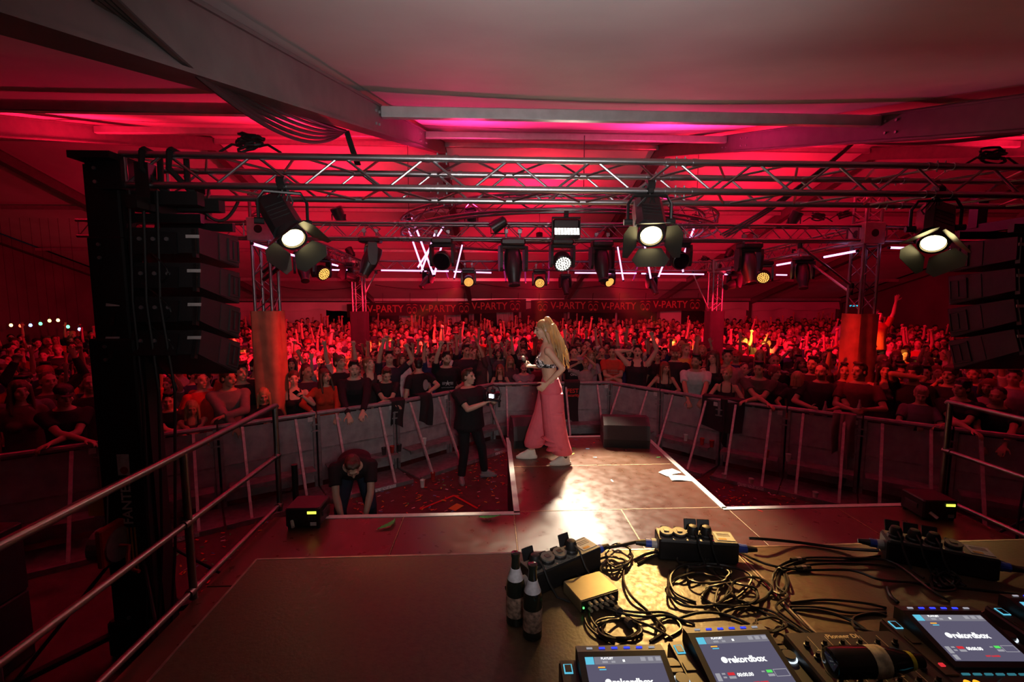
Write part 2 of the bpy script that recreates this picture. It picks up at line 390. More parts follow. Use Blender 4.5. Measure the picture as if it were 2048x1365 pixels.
# handrails on both open sides
def handrail(x, ys, label, y_end):
    t = thing('handrail', label, 'handrail', (x, 0, DECK)); r = .024
    ya, yb = ys[0], ys[-1]
    MB().path([(0, y_end, 1.0), (0, yb, 1.0), (0, yb+.02, .995), (0, yb+.03, .98)], r, 12).build('top_rail', M['rail'], t, smooth=True)
    for z in (.53, .06): MB().tube((0, y_end, z), (0, yb, z), r*.85, n=12).build('rail', M['rail'], t, smooth=True)
    for y in ys: MB().tube((0, y, 0), (0, y, .99), r, n=12).build('post', M['rail'], t, smooth=True)
    for y in ys: 
        for z in (.53, .06): MB().tube((0, y-.05, z), (0, y+.05 if y < yb else y+.02, z), r*1.15, n=12).build('joint', M['rail'], t, smooth=True)
handrail(XL, (.6, 2.93, 4.17), 'aluminium handrail along the left edge of the stage', -.6)
handrail(XR, (1.6, 4.02), 'aluminium handrail along the right edge of the stage', .2)
# ================================================================== trusses
M['alu_rig'] = mat('dark_truss_aluminium', (.30, .28, .29), .42, .9, noise=.15, nscale=20)  # darker tone than the aluminium of the front truss
CYL = {}
def cyl(parent, name, a, b, r, m, n=10):
    """a tube as its own object; all tubes of one material share one unit cylinder"""
    a = Vector(a); b = Vector(b); k = (m.name, n)
    if k not in CYL: CYL[k] = MB().tube((0, 0, 0), (0, 0, 1), 1, n=n).mesh('tube', m, True)
    d = b-a; mw = Matrix.Translation(a) @ frame(d).to_4x4() @ Matrix.Diagonal((r, r, d.length, 1))
    return link(name, CYL[k], parent, mw=mw)
def box_truss(t, A, B, u, v, wu, wv, r=.025, rb=.0095, step=None, m=None, faces='udlr', ends=True):
    m = m or M['alu_rig']; A = Vector(A); B = Vector(B); u = Vector(u).normalized(); v = Vector(v).normalized()
    L = (B-A).length; d = (B-A)/L; step = step or max(wu, wv)*1.15
    P = {(i, j): u*(i*wu/2)+v*(j*wv/2) for i in (-1, 1) for j in (-1, 1)}
    for o in P.values(): cyl(t, 'chord', A+o, B+o, r, m, 12)
    n = max(2, round(L/step)); n += n % 2
    fl = {'d': ((-1, -1), (1, -1)), 'u': ((-1, 1), (1, 1)), 'l': ((-1, -1), (-1, 1)), 'r': ((1, -1), (1, 1))}
    for f in faces:
        p, q = P[fl[f][0]], P[fl[f][1]]
        for i in range(n):
            s0, s1 = (p, q) if i % 2 == 0 else (q, p)
            cyl(t, 'brace', A+d*(L*i/n+.02)+s0, A+d*(L*(i+1)/n-.02)+s1, rb, m, 8)
        if ends:
            for e in (0.03, L-.03): cyl(t, 'brace', A+d*e+p, A+d*e+q, rb*1.2, m, 8)
def couplers(t, A, B, at_s, u, v, wu, wv, r, m):
    d = (Vector(B)-Vector(A)).normalized()
    for s in at_s:
        for i in (-1, 1):
            for j in (-1, 1):
                c = Vector(A)+d*s+Vector(u)*(i*wu/2)+Vector(v)*(j*wv/2)
                cyl(t, 'coupler', c-d*.05, c+d*.05, r*1.12, m, 12)
                for e in (-.11, .11): cyl(t, 'collar', c+d*e-d*.018, c+d*e+d*.018, r*1.18, m, 12)
                for e in (-.035, .035): cyl(t, 'pin', c+d*e-Vector((0, 0, .045)), c+d*e+Vector((0, 0, .045)), .006, M['alu_dull'], 6)
X, Y, Z = Vector((1, 0, 0)), Vector((0, 1, 0)), Vector((0, 0, 1))
FT_Y, FT_Z = 3.93, 3.905
t = thing('lighting_truss', 'bright aluminium box truss across the whole front, nearest the camera', 'truss', group='trusses')
A, B = Vector((-2.80, FT_Y, FT_Z)), Vector((5.1, FT_Y, FT_Z-.01))
box_truss(t, A, B, Y, Z, .46, .225, .0265, .0105, .335, m=M['alu'])
couplers(t, A, B, (2.42, 4.32, 6.5), Y, Z, .46, .225, .0265, M['alu'])
MT_Y, MT_Z, TWL, TWR, BK_Y, BK_Z = 7.15, 3.93, -3.42, 6.0, 12.0, 3.73
t = thing('lighting_truss', 'box truss with hanging moving heads between the two wrapped towers', 'truss', group='trusses')
box_truss(t, (TWL+.2, MT_Y, MT_Z), (TWR-.2, MT_Y, MT_Z), Y, Z, .24, .225, .024, .008, .27)
couplers(t, (TWL+.2, MT_Y, MT_Z), (TWR-.2, MT_Y, MT_Z), (1.9, 4.2, 6.2), Y, Z, .24, .225, .024, M['alu'])
t = thing('lighting_truss', 'rear box truss above the crowd carrying orange wash heads', 'truss', group='trusses')
box_truss(t, (TWL+.2, BK_Y, BK_Z), (TWR-.2, BK_Y, BK_Z), Y, Z, .24, .23, .024, .008, .27)
for x, lab in ((TWL, 'left'), (TWR, 'right')):
    t = thing('lighting_truss', '%s side box truss running back over the crowd' % lab, 'truss', group='trusses')
    box_truss(t, (x, MT_Y+.2, MT_Z), (x, BK_Y-.2, BK_Z), X, Z, .24, .23, .024, .008, .27)
t = thing('lighting_truss', 'truss piece running right from the right tower behind the right line array', 'truss', group='trusses')
box_truss(t, (TWR+.2, MT_Y, MT_Z), (TWR+3.5, MT_Y, MT_Z), Y, Z, .24, .225, .024, .008, .27)
t = thing('lighting_truss', 'truss piece running left from the left tower behind the left line array', 'truss', group='trusses')
box_truss(t, (TWL-2.6, MT_Y, MT_Z), (TWL-.2, MT_Y, MT_Z), Y, Z, .24, .225, .024, .008, .27)
# circular truss
CC, CR, CZ = Vector((1.28, 9.3, 4.24)), 2.9, 4.24
t = thing('circle_truss', 'round truss hanging in the middle of the lighting rig', 'truss', (CC.x, CC.y, CZ))
nseg = 48
for rr in (CR-.11, CR+.11):
    for dz in (-.11, .11):
        MB().path([(rr*math.cos(2*math.pi*i/nseg), rr*math.sin(2*math.pi*i/nseg), dz) for i in range(nseg)], .024, 8, True).build('chord', M['alu_rig'], t, smooth=True)
nb = 52
for i in range(nb):
    a0, a1 = 2*math.pi*i/nb, 2*math.pi*(i+1)/nb
    c = lambda r, a, z: (r*math.cos(a), r*math.sin(a), z)
    s = 1 if i % 2 else -1
    for rr in (CR-.11, CR+.11): cyl(t, 'brace', c(rr, a0, -.11*s), c(rr, a1, .11*s), .008, M['alu_rig'], 8)
    for dz in (-.11, .11): cyl(t, 'brace', c(CR-.11*s, a0, dz), c(CR+.11*s, a1, dz), .008, M['alu_rig'], 8)
for a in (0, 90, 180, 270):
    p = CC+Vector((CR*math.cos(R(a)), CR*math.sin(R(a)), 0)); zr = roof_z(p.y)-.1
    cyl(t, 'steel_sling', (p.x-CC.x, p.y-CC.y, .1), (p.x-CC.x, p.y-CC.y, zr-CZ), .006, M['black_metal'], 6)
# truss towers
M['wrap'] = mat('rust_brown_tower_wrap', (.42, .17, .10), .85, noise=.25, nscale=6, bump=.2, bscale=14)
M['wrap_black'] = mat('black_tower_wrap', (.014, .012, .012), .9, noise=.2, nscale=8)
def tower(x, y, z_top, z_wrap, wrap, label, above=0, foot=True):
    t = thing('truss_tower', label, 'truss tower', (x, y, 0), group='towers of the lighting rig')
    w = .25
    box_truss(t, (0, 0, 0.02), (0, 0, z_top-.17), X, Y, w, w, .024, .009, .27)
    if above: box_truss(t, (0, 0, z_top+.17), (0, 0, z_top+above), X, Y, w, w, .024, .009, .27)
    cb = MB().box((0, 0, z_top), (.34, .34, .34), bev=.01)
    blk = cb.build('corner_block', M['beam_red'], t)
    for sx, sy, rx in ((0, -1, (R(90), 0, 0)), (1, 0, (0, R(90), 0)), (-1, 0, (0, R(90), 0))):
        MB().tube((0, 0, -.004), (0, 0, .004), .06, n=20).build('hole_ring', M['black_metal'], blk, loc=(sx*.171, sy*.171, z_top), rot=rx)
    if foot: MB().box((0, 0, .01), (.7, .7, .02)).build('base_plate', M['alu_dull'], t)
    if z_wrap:
        h = .19 if wrap is M['wrap'] else .2
        def fn(u, v):
            a = u*2*math.pi; q = max(abs(math.cos(a)), abs(math.sin(a))); rr = min(h/q, h*1.28)+.006*math.sin(a*7+v*5)
            return (rr*math.cos(a), rr*math.sin(a), .05+(z_wrap-.05)*v)
        MB().grid(fn, 48, 6).build('wrap_cloth', wrap, t, smooth=True)
    return t
M['beam_red'] = mat('corner_block_aluminium', (.5, .48, .47), .45, .7, noise=.2, nscale=12)
tower(TWL, MT_Y, MT_Z, 2.72, M['wrap'], 'left front truss tower wrapped in rust coloured cloth', .55)
tower(TWR, MT_Y, MT_Z, 2.66, M['wrap'], 'right front truss tower wrapped in rust coloured cloth', .62)
tower(TWL, BK_Y, BK_Z, 2.55, M['wrap_black'], 'left rear truss tower wrapped in black cloth at the banner end')
tower(TWR, BK_Y, BK_Z, 2.55, M['wrap_black'], 'right rear truss tower wrapped in black cloth at the banner end')
# knee braces
def knee(a, b, lab):
    t = thing('knee_brace', lab, 'brace', group='knee braces of the rig'); cyl(t, 'strut', a, b, .022, M['alu'], 10)
    for p in (a, b): cyl(t, 'clamp', Vector(p)-Z*.04, Vector(p)+Z*.04, .035, M['black_metal'], 10)
knee(at(1600, 492, y=MT_Y), (TWR-.2, MT_Y-.02, at(1712, 572, y=MT_Y).z), 'dark diagonal strut from the right tower up to the middle truss')
knee((TWR, 8.9, MT_Z-.1), (TWR-.06, MT_Y+.16, 3.0), 'magenta lit diagonal strut from the right tower up to the right side truss')
knee(at(1385, 545, y=BK_Y), (TWR-.16, BK_Y, at(1431, 620, y=BK_Y).z), 'diagonal strut at the right rear tower')
knee(at(752, 545, y=BK_Y), (TWL+.16, BK_Y, at(722, 588, y=BK_Y).z), 'diagonal strut at the left rear tower')

# ================================================================== lamps
G = dict(warm=glow('fresnel_lens_glow', (1, .80, .36), 9), white=glow('white_led_glow', (1, .93, .82), 3.2), amber=glow('amber_led_glow', (1, .42, .09), 2.2),
         tube=glow('magenta_tube_glow', (1, .42, .9), 2.3), dimtube=glow('dim_tube_glow', (.85, .05, .35), .35), ember=glow('ember_lens_glow', (1, .2, .08), 2.0))
M['lens_off'] = mat('dark_lens_glass', (.01, .006, .01), .08, 0, spec=.9)
M['fixture'] = mat('black_fixture_shell', (.018, .016, .017), .38, noise=.15, nscale=16)
def lamp(parent, p, d, col, power, size, blend=.6, radius=.06, name='light'):
    l = bpy.data.lights.new(name, 'SPOT'); l.color = col; l.energy = power; l.spot_size = R(size); l.spot_blend = blend; l.shadow_soft_size = radius
    o = link(name, l, parent, mw=TRS(p, frame(-Vector(d)))); return o
def clamp(t, c, parent=None):
    MB().box((0, 0, .0), (.05, .06, .07), bev=.006).tube((-.03, 0, .03), (.03, 0, .03), .042, n=10).build('clamp', M['black_metal'], t, loc=c)
def fresnel(label, lens, target, hang_z, power, size, roll=0):
    lens = Vector(lens); d = (Vector(target)-lens).normalized(); c = lens-d*.24
    t = thing('fresnel_spotlight', label, 'spotlight', c, group='fresnel spotlights on the front truss'); fs = .86
    F = frame(d, X)                          # local z = beam
    Fm = Matrix.Translation(d*.03) @ F.to_4x4() @ Matrix.Scale(fs, 4)
    prof = [(-.11, -.10), (.11, -.10), (.135, -.06), (.135, .06), (.09, .115), (-.09, .115), (-.135, .06), (-.135, -.06)]
    MB().prism(prof, .46, Matrix.Translation((0, 0, -.32))).build('housing', M['fixture'], t, mw=Fm)
    for k in range(4): MB().box((0, .117-.0*k, -.17+.06*k), (.16, .006, .03)).build('cooling_fin', M['fixture'], t, mw=Fm)
    MB().lathe([(.125, .13), (.125, .2), (.118, .215), (.098, .215), (.098, .16)], 24).build('front_ring', M['fixture'], t, mw=Fm, smooth=True)
    MB().lathe([(.001, .198), (.05, .204), (.092, .196), (.092, .185)], 24).build('lens', G['warm'], t, mw=Fm, smooth=True)
    for k, (ang, op) in enumerate(((0, 32), (90, 40), (180, 22), (270, 36))):
        a, b, L = .10, .165, .2
        fl = MB().prism([(-a, 0), (a, 0), (b, L*.62), (b*.72, L), (-b*.72, L), (-b, L*.62)], .003)
        m = Fm @ Matrix.Rotation(R(ang+roll), 4, 'Z') @ Matrix.Translation((0, .125, .22)) @ Matrix.Rotation(R(90-op), 4, 'X')
        fl.build('barn_door', M['fixture'], t, mw=m)
    # yoke up to the truss
    up = hang_z-c.z; yk = MB()
    side = Vector((F[0][0], F[1][0], 0)).normalized()
    s = side*.17
    yk.path([s+Vector((0, 0, -.02)), s+Vector((0, 0, up*.55)), s*.75+Vector((0, 0, up*.8)), -s*.75+Vector((0, 0, up*.8)), -s+Vector((0, 0, up*.55)), -s+Vector((0, 0, -.02))], .013, 6)
    yk.build('yoke', M['black_metal'], t)
    for q in (s, -s): MB().tube(q*.78, q*1.18, .026, n=10).build('yoke_knob', M['black_metal'], t)
    clamp(t, (0, 0, up*.8+.05)); MB().tube((0, 0, up*.8), (0, 0, up), .012, n=8).build('hook', M['black_metal'], t)
    for k in range(4):
        rr = random.Random(k+int(c.x*100)); pts = [Vector((-.05+.03*k, .05, .12)), Vector((-.09+.05*k, .04, up*.5+.03*rr.random())), Vector((.05*rr.random(), .02, up))]
        MB().path(pts, .007, 5).build('cable', M['rubber'], t)
    lamp(t, d*.26, d, (1, .58, .17), power, size, .8, .09)
    return t
def led_disc(r, rings, m):
    b = MB(); dot = r*.115
    for k in range(rings+1):
        nn = 1 if k == 0 else 6*k
        for i in range(nn):
            a = 2*math.pi*i/nn+.2*k; q = r*.88*k/rings; n = 8
            c = Vector((q*math.cos(a), q*math.sin(a), 0)); vs = [c+Vector((dot*math.cos(2*math.pi*j/n), dot*math.sin(2*math.pi*j/n), 0)) for j in range(n)]
            vs += [v*1.0+Vector((0, 0, .006)) for v in vs]; b.add(vs, [tuple(range(n, 2*n))]+[(j, (j+1) % n, n+(j+1) % n, n+j) for j in range(n)])
    return b.mesh('led_array', m)
LED = {k: led_disc(.115, 3, G[k]) for k in ('white', 'amber')}
HM = {}
def head_meshes(kind):
    if kind in HM: return HM[kind]
    if kind == 'spot':
        body = MB().lathe([(.05, -.2), (.10, -.19), (.118, -.12), (.122, 0), (.115, .09), (.085, .2), (.074, .27), (.078, .275), (.078, .30), (.06, .30)], 16).mesh('head', M['fixture'], True)
        lens = MB().lathe([(.001, .292), (.058, .29)], 16).mesh('lens', M['lens_off'], True)
    else:
        body = MB().lathe([(.04, -.13), (.1, -.115), (.135, -.05), (.142, .04), (.14, .085), (.128, .092), (.122, .08)], 20).mesh('head', M['fixture'], True)
        lens = MB().lathe([(.001, .081), (.122, .081)], 20).mesh('lens', M['lens_off'], True)
    base = MB().box((0, 0, -.10), (.32, .22, .085), bev=.02).box((0, -.115, -.10), (.2, .012, .05)).mesh('base', M['fixture'])
    arm = MB().prism([(-.06, 0), (.06, 0), (.075, -.1), (.06, -.28), (.03, -.33), (-.03, -.33), (-.06, -.28), (-.075, -.1)], .04, Matrix(((0, 0, 1, 0), (1, 0, 0, 0), (0, 1, 0, 0), (0, 0, 0, 1)))).mesh('arm', M['fixture'])
    bar = MB().box((0, 0, -.165), (.34, .13, .05), bev=.015).mesh('yoke_bar', M['fixture'])
    HM[kind] = (body, lens, base, arm, bar); return HM[kind]
def moving_head(label, p, d, kind='spot', led=None, s=1., light=None):
    """p = centre of the head, d = where it points"""
    body, lens, base, arm, bar = head_meshes(kind); d = Vector(d).normalized()
    h = .38*s; t = thing('moving_head', label, 'stage light', Vector(p)+Vector((0, 0, h)), group='moving head lights')
    t.scale = (s, s, s); yaw = math.atan2(d.y, d.x)+R(90)
    Ry = Matrix.Rotation(yaw, 4, 'Z')
    link('base', base, t, mw=Matrix())
    for x in (-.09, .09): MB().tube((x, 0, -.06), (x, 0, .02), .014, n=6).box((x, 0, .04), (.05, .05, .05)).build('clamp', M['alu_dull'], t)
    link('yoke_bar', bar, t, mw=Ry)
    for x in (.148, -.188): link('yoke_arm', arm, t, mw=Ry @ Matrix.Translation((x, 0, -.15)))
    Hm = TRS((0, 0, -.38), frame(d, X)); hd = link('head', body, t, mw=Hm)
    if led:
        link('lens_plate', lens, hd); link('led_array', LED[led], hd, (0, 0, .083))
    elif led is None: link('lens', lens, hd)
    MB().path([(.08, .05, .03), (.13, .1, .08), (.05, .1, .12), (-.06, .08, .1), (-.1, .04, .04)], .007, 5).build('cable', M['rubber'], t)
    if light:
        for col, pw, size, tgt in (light if isinstance(light, list) else [light]):
            dd = Vector(tgt)-Vector(p); q = dd.normalized(); lamp(t, Vector((0, 0, -.38))+q*.2/s, dd, col, pw, size, .7, .09)
    return t
# ================================================================== lamps in their places
PAR_K, FRONT_P = 2.6, 430
RED, ORANGE, AMBER, PINK, WHITE = (1, .006, .04), (1, .03, .018), (1, .42, .05), (1, .02, .16), (1, .84, .62)
def fres(label, px, py, y, d, power, size, roll): L = at(px, py, y=y); fresnel(label, L, L+Vector(d), 3.80, power, size, roll)
fres('black spotlight with glowing lens left on the front truss, tilted to the right', 590, 482, 3.55, (.52, -.5, -.62), 45, 34, 20)
fres('black spotlight with open barn doors at the centre of the front truss', 1303, 476, 3.5, (-.42, -1.86, -1.5), 480, 27, 8)
fres('black spotlight with glowing lens right on the front truss beside the right line array', 1866, 492, 3.6, (-.5, -.5, -.62), 45, 34, -25)
mh = moving_head
# middle truss
mh('dark moving head left on the middle truss beside the left rear tower, pointing down left', at(742, 518, y=7.1), (-.35, -.15, -.8))
mh('dark moving head facing the camera between the crossed tubes and the left roof beam', at(885, 520, y=7.1), (-.12, -.9, -.35), 'wash')
mh('dark moving head hanging straight down left of the white wash light', at(1026, 528, y=7.0), (.05, -.25, -.95), s=1.15)
mh('bright white wash head shining at the singer, centre of the middle truss', at(1124, 522, y=6.9), (.1, -.85, -.62), 'wash', 'white', light=(WHITE, 2500, 42, (1.4, 4.55, .95)))
mh('dark moving head right of the white wash light', at(1203, 525, y=7.05), (.05, -.3, -.9))
mh('dark moving head half hidden behind the barn doors of the centre spotlight', at(1358, 520, y=7.1), (.1, -.9, -.35), 'wash')
mh('dark moving head hanging right of centre on the middle truss', at(1497, 530, y=7.1), (.0, -.3, -.9), s=1.05)
# rear truss
mh('small dark moving head under the crossed tubes on the rear truss', at(856, 560, y=11.8), (-.5, -.4, -.6), s=.95)
mh('leftmost orange lit wash head on the rear truss', at(937, 562, y=11.6), (.1, -.9, -.42), 'wash', 'amber', light=[(RED, 1250, 100, at(700, 650, y=15)), (AMBER, 2800, 11, at(752, 690, y=13.5)), ((1, .05, .02), 2600, 22, at(880, 640, y=12.6))])
mh('orange lit wash head in the middle of the rear truss', at(1079, 564, y=11.6), (.0, -.9, -.42), 'wash', 'amber', light=[(RED, 1150, 110, at(1030, 640, y=18)), (AMBER, 1200, 9, at(1085, 665, y=15)), ((1, .05, .02), 2600, 22, at(1080, 640, y=12.4))])
mh('small dark moving head below the white wash light on the rear truss', at(1130, 570, y=11.7), (.1, -.3, -.9), s=.85)
mh('rightmost orange lit wash head on the rear truss', at(1216, 562, y=11.6), (.35, -.8, -.5), 'wash', 'amber', light=[(RED, 1250, 100, at(1420, 650, y=15)), (AMBER, 2800, 10, at(1378, 700, y=13)), ((1, .05, .02), 2600, 22, at(1272, 640, y=12.6))])
mh('small dark moving head under the rear truss behind the centre spotlight', at(1303, 570, y=11.7), (.3, -.4, -.8), s=.95)
# side trusses
mh('dark moving head on the left side truss below the left spotlight', at(608, 538, x=-3.3), (.25, -.5, -.8), s=.9)
mh('orange lit wash head on the left side truss', at(643, 545, x=-3.27), (.75, -.5, -.4), 'wash', 'amber', light=[(RED, 1200, 110, (-6.5, 13, 1.6)), (AMBER, 2600, 12, at(470, 690, y=11)), (ORANGE, 600, 50, (-3.3, 9.5, 1.5))])
mh('dark moving head lying sideways on the left side truss near the rear tower', at(694, 552, x=-3.3), (.85, -.2, -.3), s=.95)
mh('dark moving head lying sideways on the right side truss near the rear tower', at(1468, 568, x=5.9), (-.85, -.3, -.3), s=.95)
mh('orange lit wash head on the right side truss', at(1527, 553, x=5.87), (-.55, -.8, -.42), 'wash', 'amber', light=[(RED, 1350, 110, (8.5, 13, 1.6)), (AMBER, 5000, 15, at(1510, 690, y=12.5)), (AMBER, 2200, 8, at(1758, 682, y=10)), (AMBER, 2600, 6, at(1900, 708, y=9.2))])
mh('dark moving head with a faint red lens on the right side truss', at(1605, 548, x=5.87), (-.12, -.35, -.9), led=False, s=1.0)
# strobe panel
p = at(1132, 465, y=6.5)
t = thing('strobe_panel', 'white LED strobe panel hanging above the singer', 'stage light', p)
MB().box((0, .02, .08), (.37, .1, .2), bev=.02).build('housing', M['fixture'], t)
MB().box((0, -.02, -.03), (.36, .1, .13), bev=.012).build('front_frame', M['fixture'], t, rot=(R(-25), 0, 0))
b = MB(); 
for i in range(8):
    for j in range(3): b.box((-.154+.044*i, -.075, -.068+.036*j), (.034, .012, .028))
b.build('led_array', G['white'], t, rot=(R(-25), 0, 0))
for s in (-1, 1): MB().box((s*.195, 0, .05), (.012, .05, .26)).build('bracket', M['black_metal'], t)
MB().box((0, 0, .2), (.4, .06, .02)).box((0, 0, .26), (.06, .06, .12)).build('clamp', M['black_metal'], t)
lamp(t, (0, -.15, -.09), Vector((.74, 5.4, 2.3))-p, WHITE, 1150, 34, .9, .12); lamp(t, (0, -.15, -.09), (0, -1, -.3), WHITE, 30, 130, .8, .15)
# LED bar pair on the left tower
t = thing('led_bar_pair', 'two slanted orange lit bars fixed to the left wrapped tower', 'stage light', (TWL+.15, MT_Y, 3.2))
for k, (a, b2) in enumerate((((527, 545), (560, 518)), ((527, 560), (566, 530)))):
    A_, B_ = at(*a, y=MT_Y)-t.location, at(*b2, y=MT_Y-.1)-t.location
    MB().path([A_, B_], .03, 6).build('bar', M['fixture'], t)
b = MB()
for k in range(6): b.add(*[(lambda c: ([c+Vector((x, y, z))*.012 for x, y, z in ((1, 0, 0), (-1, 0, 0), (0, 1, 0), (0, -1, 0), (0, 0, 1), (0, 0, -1))], [(0, 2, 4), (2, 1, 4), (1, 3, 4), (3, 0, 4), (2, 0, 5), (1, 2, 5), (3, 1, 5), (0, 3, 5)]))(at(545+k*.8, 513+k*2.6, y=MT_Y-.12)-t.location)][0])
b.build('led_row', G['ember'], t)

# LED tubes
def tube(a, ya, b, yb, lab, grp, lit=True, xa=None, xb=None):
    A = at(*a, x=xa) if xa is not None else at(*a, y=ya); B = at(*b, x=xb) if xb is not None else at(*b, y=yb)
    t = thing('led_tube', lab, 'tube light', A, group=grp); d = B-A; n = d.normalized()
    cyl(t, 'tube', n*.03, d-n*.03, .018, G['tube'] if lit else G['dimtube'], 10)
    for c in (n*0, d-n*.03): cyl(t, 'end_cap', c, c+n*.03, .02, M['black'], 10)
H = 'horizontal tubes on the trusses'
for a, b, lab in (((760, 541), (900, 543), 'at the left end, right of the left rear tower'), ((905, 543.5), (985, 546), 'left of the long dark moving head'), ((1147, 546), (1275, 547), 'right of the white wash head'),
                  ((1280, 547.5), (1410, 549), 'left of the right rear tower'), ((655, 540), (702, 541), 'left of the left rear tower'), ((1446, 549), (1466, 549.5), 'just right of the right rear tower'), ((1549, 550), (1576, 550.5), 'between the two lamps of the right side truss')):
    tube(a, 11.75, b, 11.75, 'glowing tube under the rear truss, %s' % lab, H)
XS = {'left': -3.24, 'right': 5.85}
for a, b, s, lab in (((503, 487), (556, 504), 'left', 'nearest the left tower'), ((562, 505.5), (612, 516.5), 'left', 'behind the left spotlight'), ((614, 517), (634, 521.5), 'left', 'above the left orange wash'), ((655, 527), (676, 532), 'left', 'farthest back'),
                     ((1716, 502), (1646, 515), 'right', 'nearest the right tower'), ((1586, 525), (1552, 531), 'right', 'behind the right orange wash'), ((1520, 536), (1512, 537.5), 'right', 'farthest back')):
    tube(a, 0, b, 0, 'glowing tube along the %s side truss, %s' % (s, lab), H, xa=XS[s], xb=XS[s])
tube((1776, 495.5), 6.9, (1830, 497), 6.9, 'glowing pink white tube beside the right spotlight', H)
tube((1895, 497), 6.9, (1916, 497), 6.9, 'short end of a glowing tube left of the right line array', H)
tube((258, 477), 6.9, (282, 477), 6.9, 'short glimpse of a glowing tube behind the left lift mast', H)
K = 'hanging tubes on the round truss'
for a, ya, b, yb, lit, lab in (
    ((823, 432), 8.86, (868, 553), 8.86, 1, 'longest of the left cluster, crossing to the lower right'), ((816, 455), 9.29, (847, 544), 9.29, 1, 'outermost of the left cluster'),
    ((888, 452), 9.72, (834, 538), 9.18, 1, 'falling left in the left cluster'), ((872, 462), 9.61, (841, 547), 9.07, 1, 'second one falling left in the left cluster'),
    ((884, 488), 9.29, (868, 553), 8.86, 1, 'meeting the foot of the longest one'),
    ((925, 488), 11.02, (908, 559), 10.80, 1, 'standing alone right of the left cluster'), ((1235, 492), 11.02, (1247, 563), 10.80, 1, 'standing alone left of the centre spotlight'),
    ((1284, 462), 9.72, (1302, 560), 9.72, 1, 'behind the lower barn door of the centre spotlight'), ((1394, 441), 9.18, (1368, 508), 9.18, 1, 'at the right end above the dark wash head'),
    ((1352, 462), 9.72, (1316, 557), 9.72, 1, 'crossing behind the right barn door'), ((1350, 470), 9.29, (1367, 547), 9.29, 1, 'ending right of the dark wash head'),
    ((1288, 492), 11.88, (1266, 562), 11.88, 0, 'dim one left of the centre spotlight foot'), ((885, 520), 12.10, (897, 558), 12.10, 0, 'dim one behind the left cluster'),
    ((1003, 505), 12.10, (1012, 565), 12.10, 0, 'dim one left of the long dark moving head'), ((1049, 505), 12.10, (1051, 567), 12.10, 0, 'dim one left of the middle orange wash'), ((1099, 505), 12.10, (1097, 568), 12.10, 0, 'dim one right of the middle orange wash')):
    tube(a, ya, b, yb, ('glowing' if lit else 'faint')+' tube on the round truss, '+lab, K, lit)

# red uplights for the roof, added except left and right on the round truss
def par(p, d, col, pw, size, lab):
    t = thing('par_can', lab, 'stage light', p, group='red par cans on the rig'); Fm = frame(d, X).to_4x4()
    MB().lathe([(.03, -.14), (.07, -.12), (.085, 0), (.09, .1), (.08, .1), (.078, .06)], 14).build('can', M['fixture'], t, mw=Fm, smooth=True)
    MB().lathe([(.001, .058), (.078, .058)], 14).build('lens', M['lens_off'], t, mw=Fm)
    MB().path([(-.1, 0, 0), (-.1, 0, -.12), (.1, 0, -.12), (.1, 0, 0)], .01, 5).build('bracket', M['black_metal'], t)
    lamp(t, Vector(d).normalized()*.13, d, col, pw, size, 1., .12)
PARS = ((-2.3, MT_Y, MT_Z+.25, -.25, -.35, RED, 150, 'left end of the middle truss, added uplight'), (-.3, MT_Y, MT_Z+.25, -.1, -.55, PINK, 190, 'left half of the middle truss, added uplight'), (2.6, MT_Y, MT_Z+.25, .1, -.55, PINK, 190, 'right half of the middle truss, added uplight'), (4.8, MT_Y, MT_Z+.25, .25, -.35, RED, 150, 'right end of the middle truss, added uplight'),
        (CC.x-CR, CC.y+.1, CZ+.26, -.4, -.1, RED, 200, 'left of the round truss'), (CC.x+CR, CC.y+.1, CZ+.26, .4, -.1, RED, 200, 'right of the round truss'), (CC.x, CC.y+CR, CZ+.26, 0, .2, RED, 200, 'far side of the round truss, added uplight'),
        (TWL-2.2, MT_Y, MT_Z+.25, -.5, -.1, RED, 170, 'outer left truss piece, added uplight'), (TWR+2.6, MT_Y, MT_Z+.25, .5, -.1, RED, 170, 'outer right truss piece, added uplight'), (TWL, BK_Y-.6, BK_Z+.28, -.5, .2, RED, 160, 'rear end of the left side truss, added uplight'), (TWR, BK_Y-.6, BK_Z+.28, .5, .2, RED, 160, 'rear end of the right side truss, added uplight'))
for x, y, z, dx, dy, c, pw, lab in PARS: par(Vector((x, y, z)), (dx, dy, .8), c, pw*PAR_K, 165, 'par can tilted up, on the '+lab)
for x, tg, lab in ((.1, (TWL+.1, MT_Y-.1, 1.95), 'left'), (2.5, (TWR-.1, MT_Y-.1, 1.95), 'right')):
    p = Vector((x, CC.y-math.sqrt(CR**2-(x-CC.x)**2), CZ-.28)); par(p, Vector(tg)-p, (1, .02, .012), 620, 26, 'added black par can aimed at the %s wrapped tower' % lab)  # two more par cans, added to brighten the inner faces of the wraps
# unseen lamp on a stand, added for the frontal light on roof, truss and singer
t = thing('added_front_lamp', 'added white front lamp on a stand, unseen behind the camera position', 'stage light', (.3, -.55, DECK))
MB().tube((0, 0, 0), (0, 0, 2.0), .018, n=10).build('stand_pole', M['black_metal'], t)
for a in (90, 210, 330): MB().path([(0, 0, .5), (.45*math.cos(R(a)), .45*math.sin(R(a)), 0.01)], .012, 6).build('stand_leg', M['black_metal'], t)
MB().box((0, 0, 2.16), (.4, .14, .22), bev=.02).build('housing', M['fixture'], t); MB().box((0, .075, 2.16), (.36, .01, .18)).build('lens', M['lens_off'], t)
lamp(t, (0, .16, 2.16), (-.04, 1, .10), (1, .93, .92), FRONT_P, 80, 1., .25)

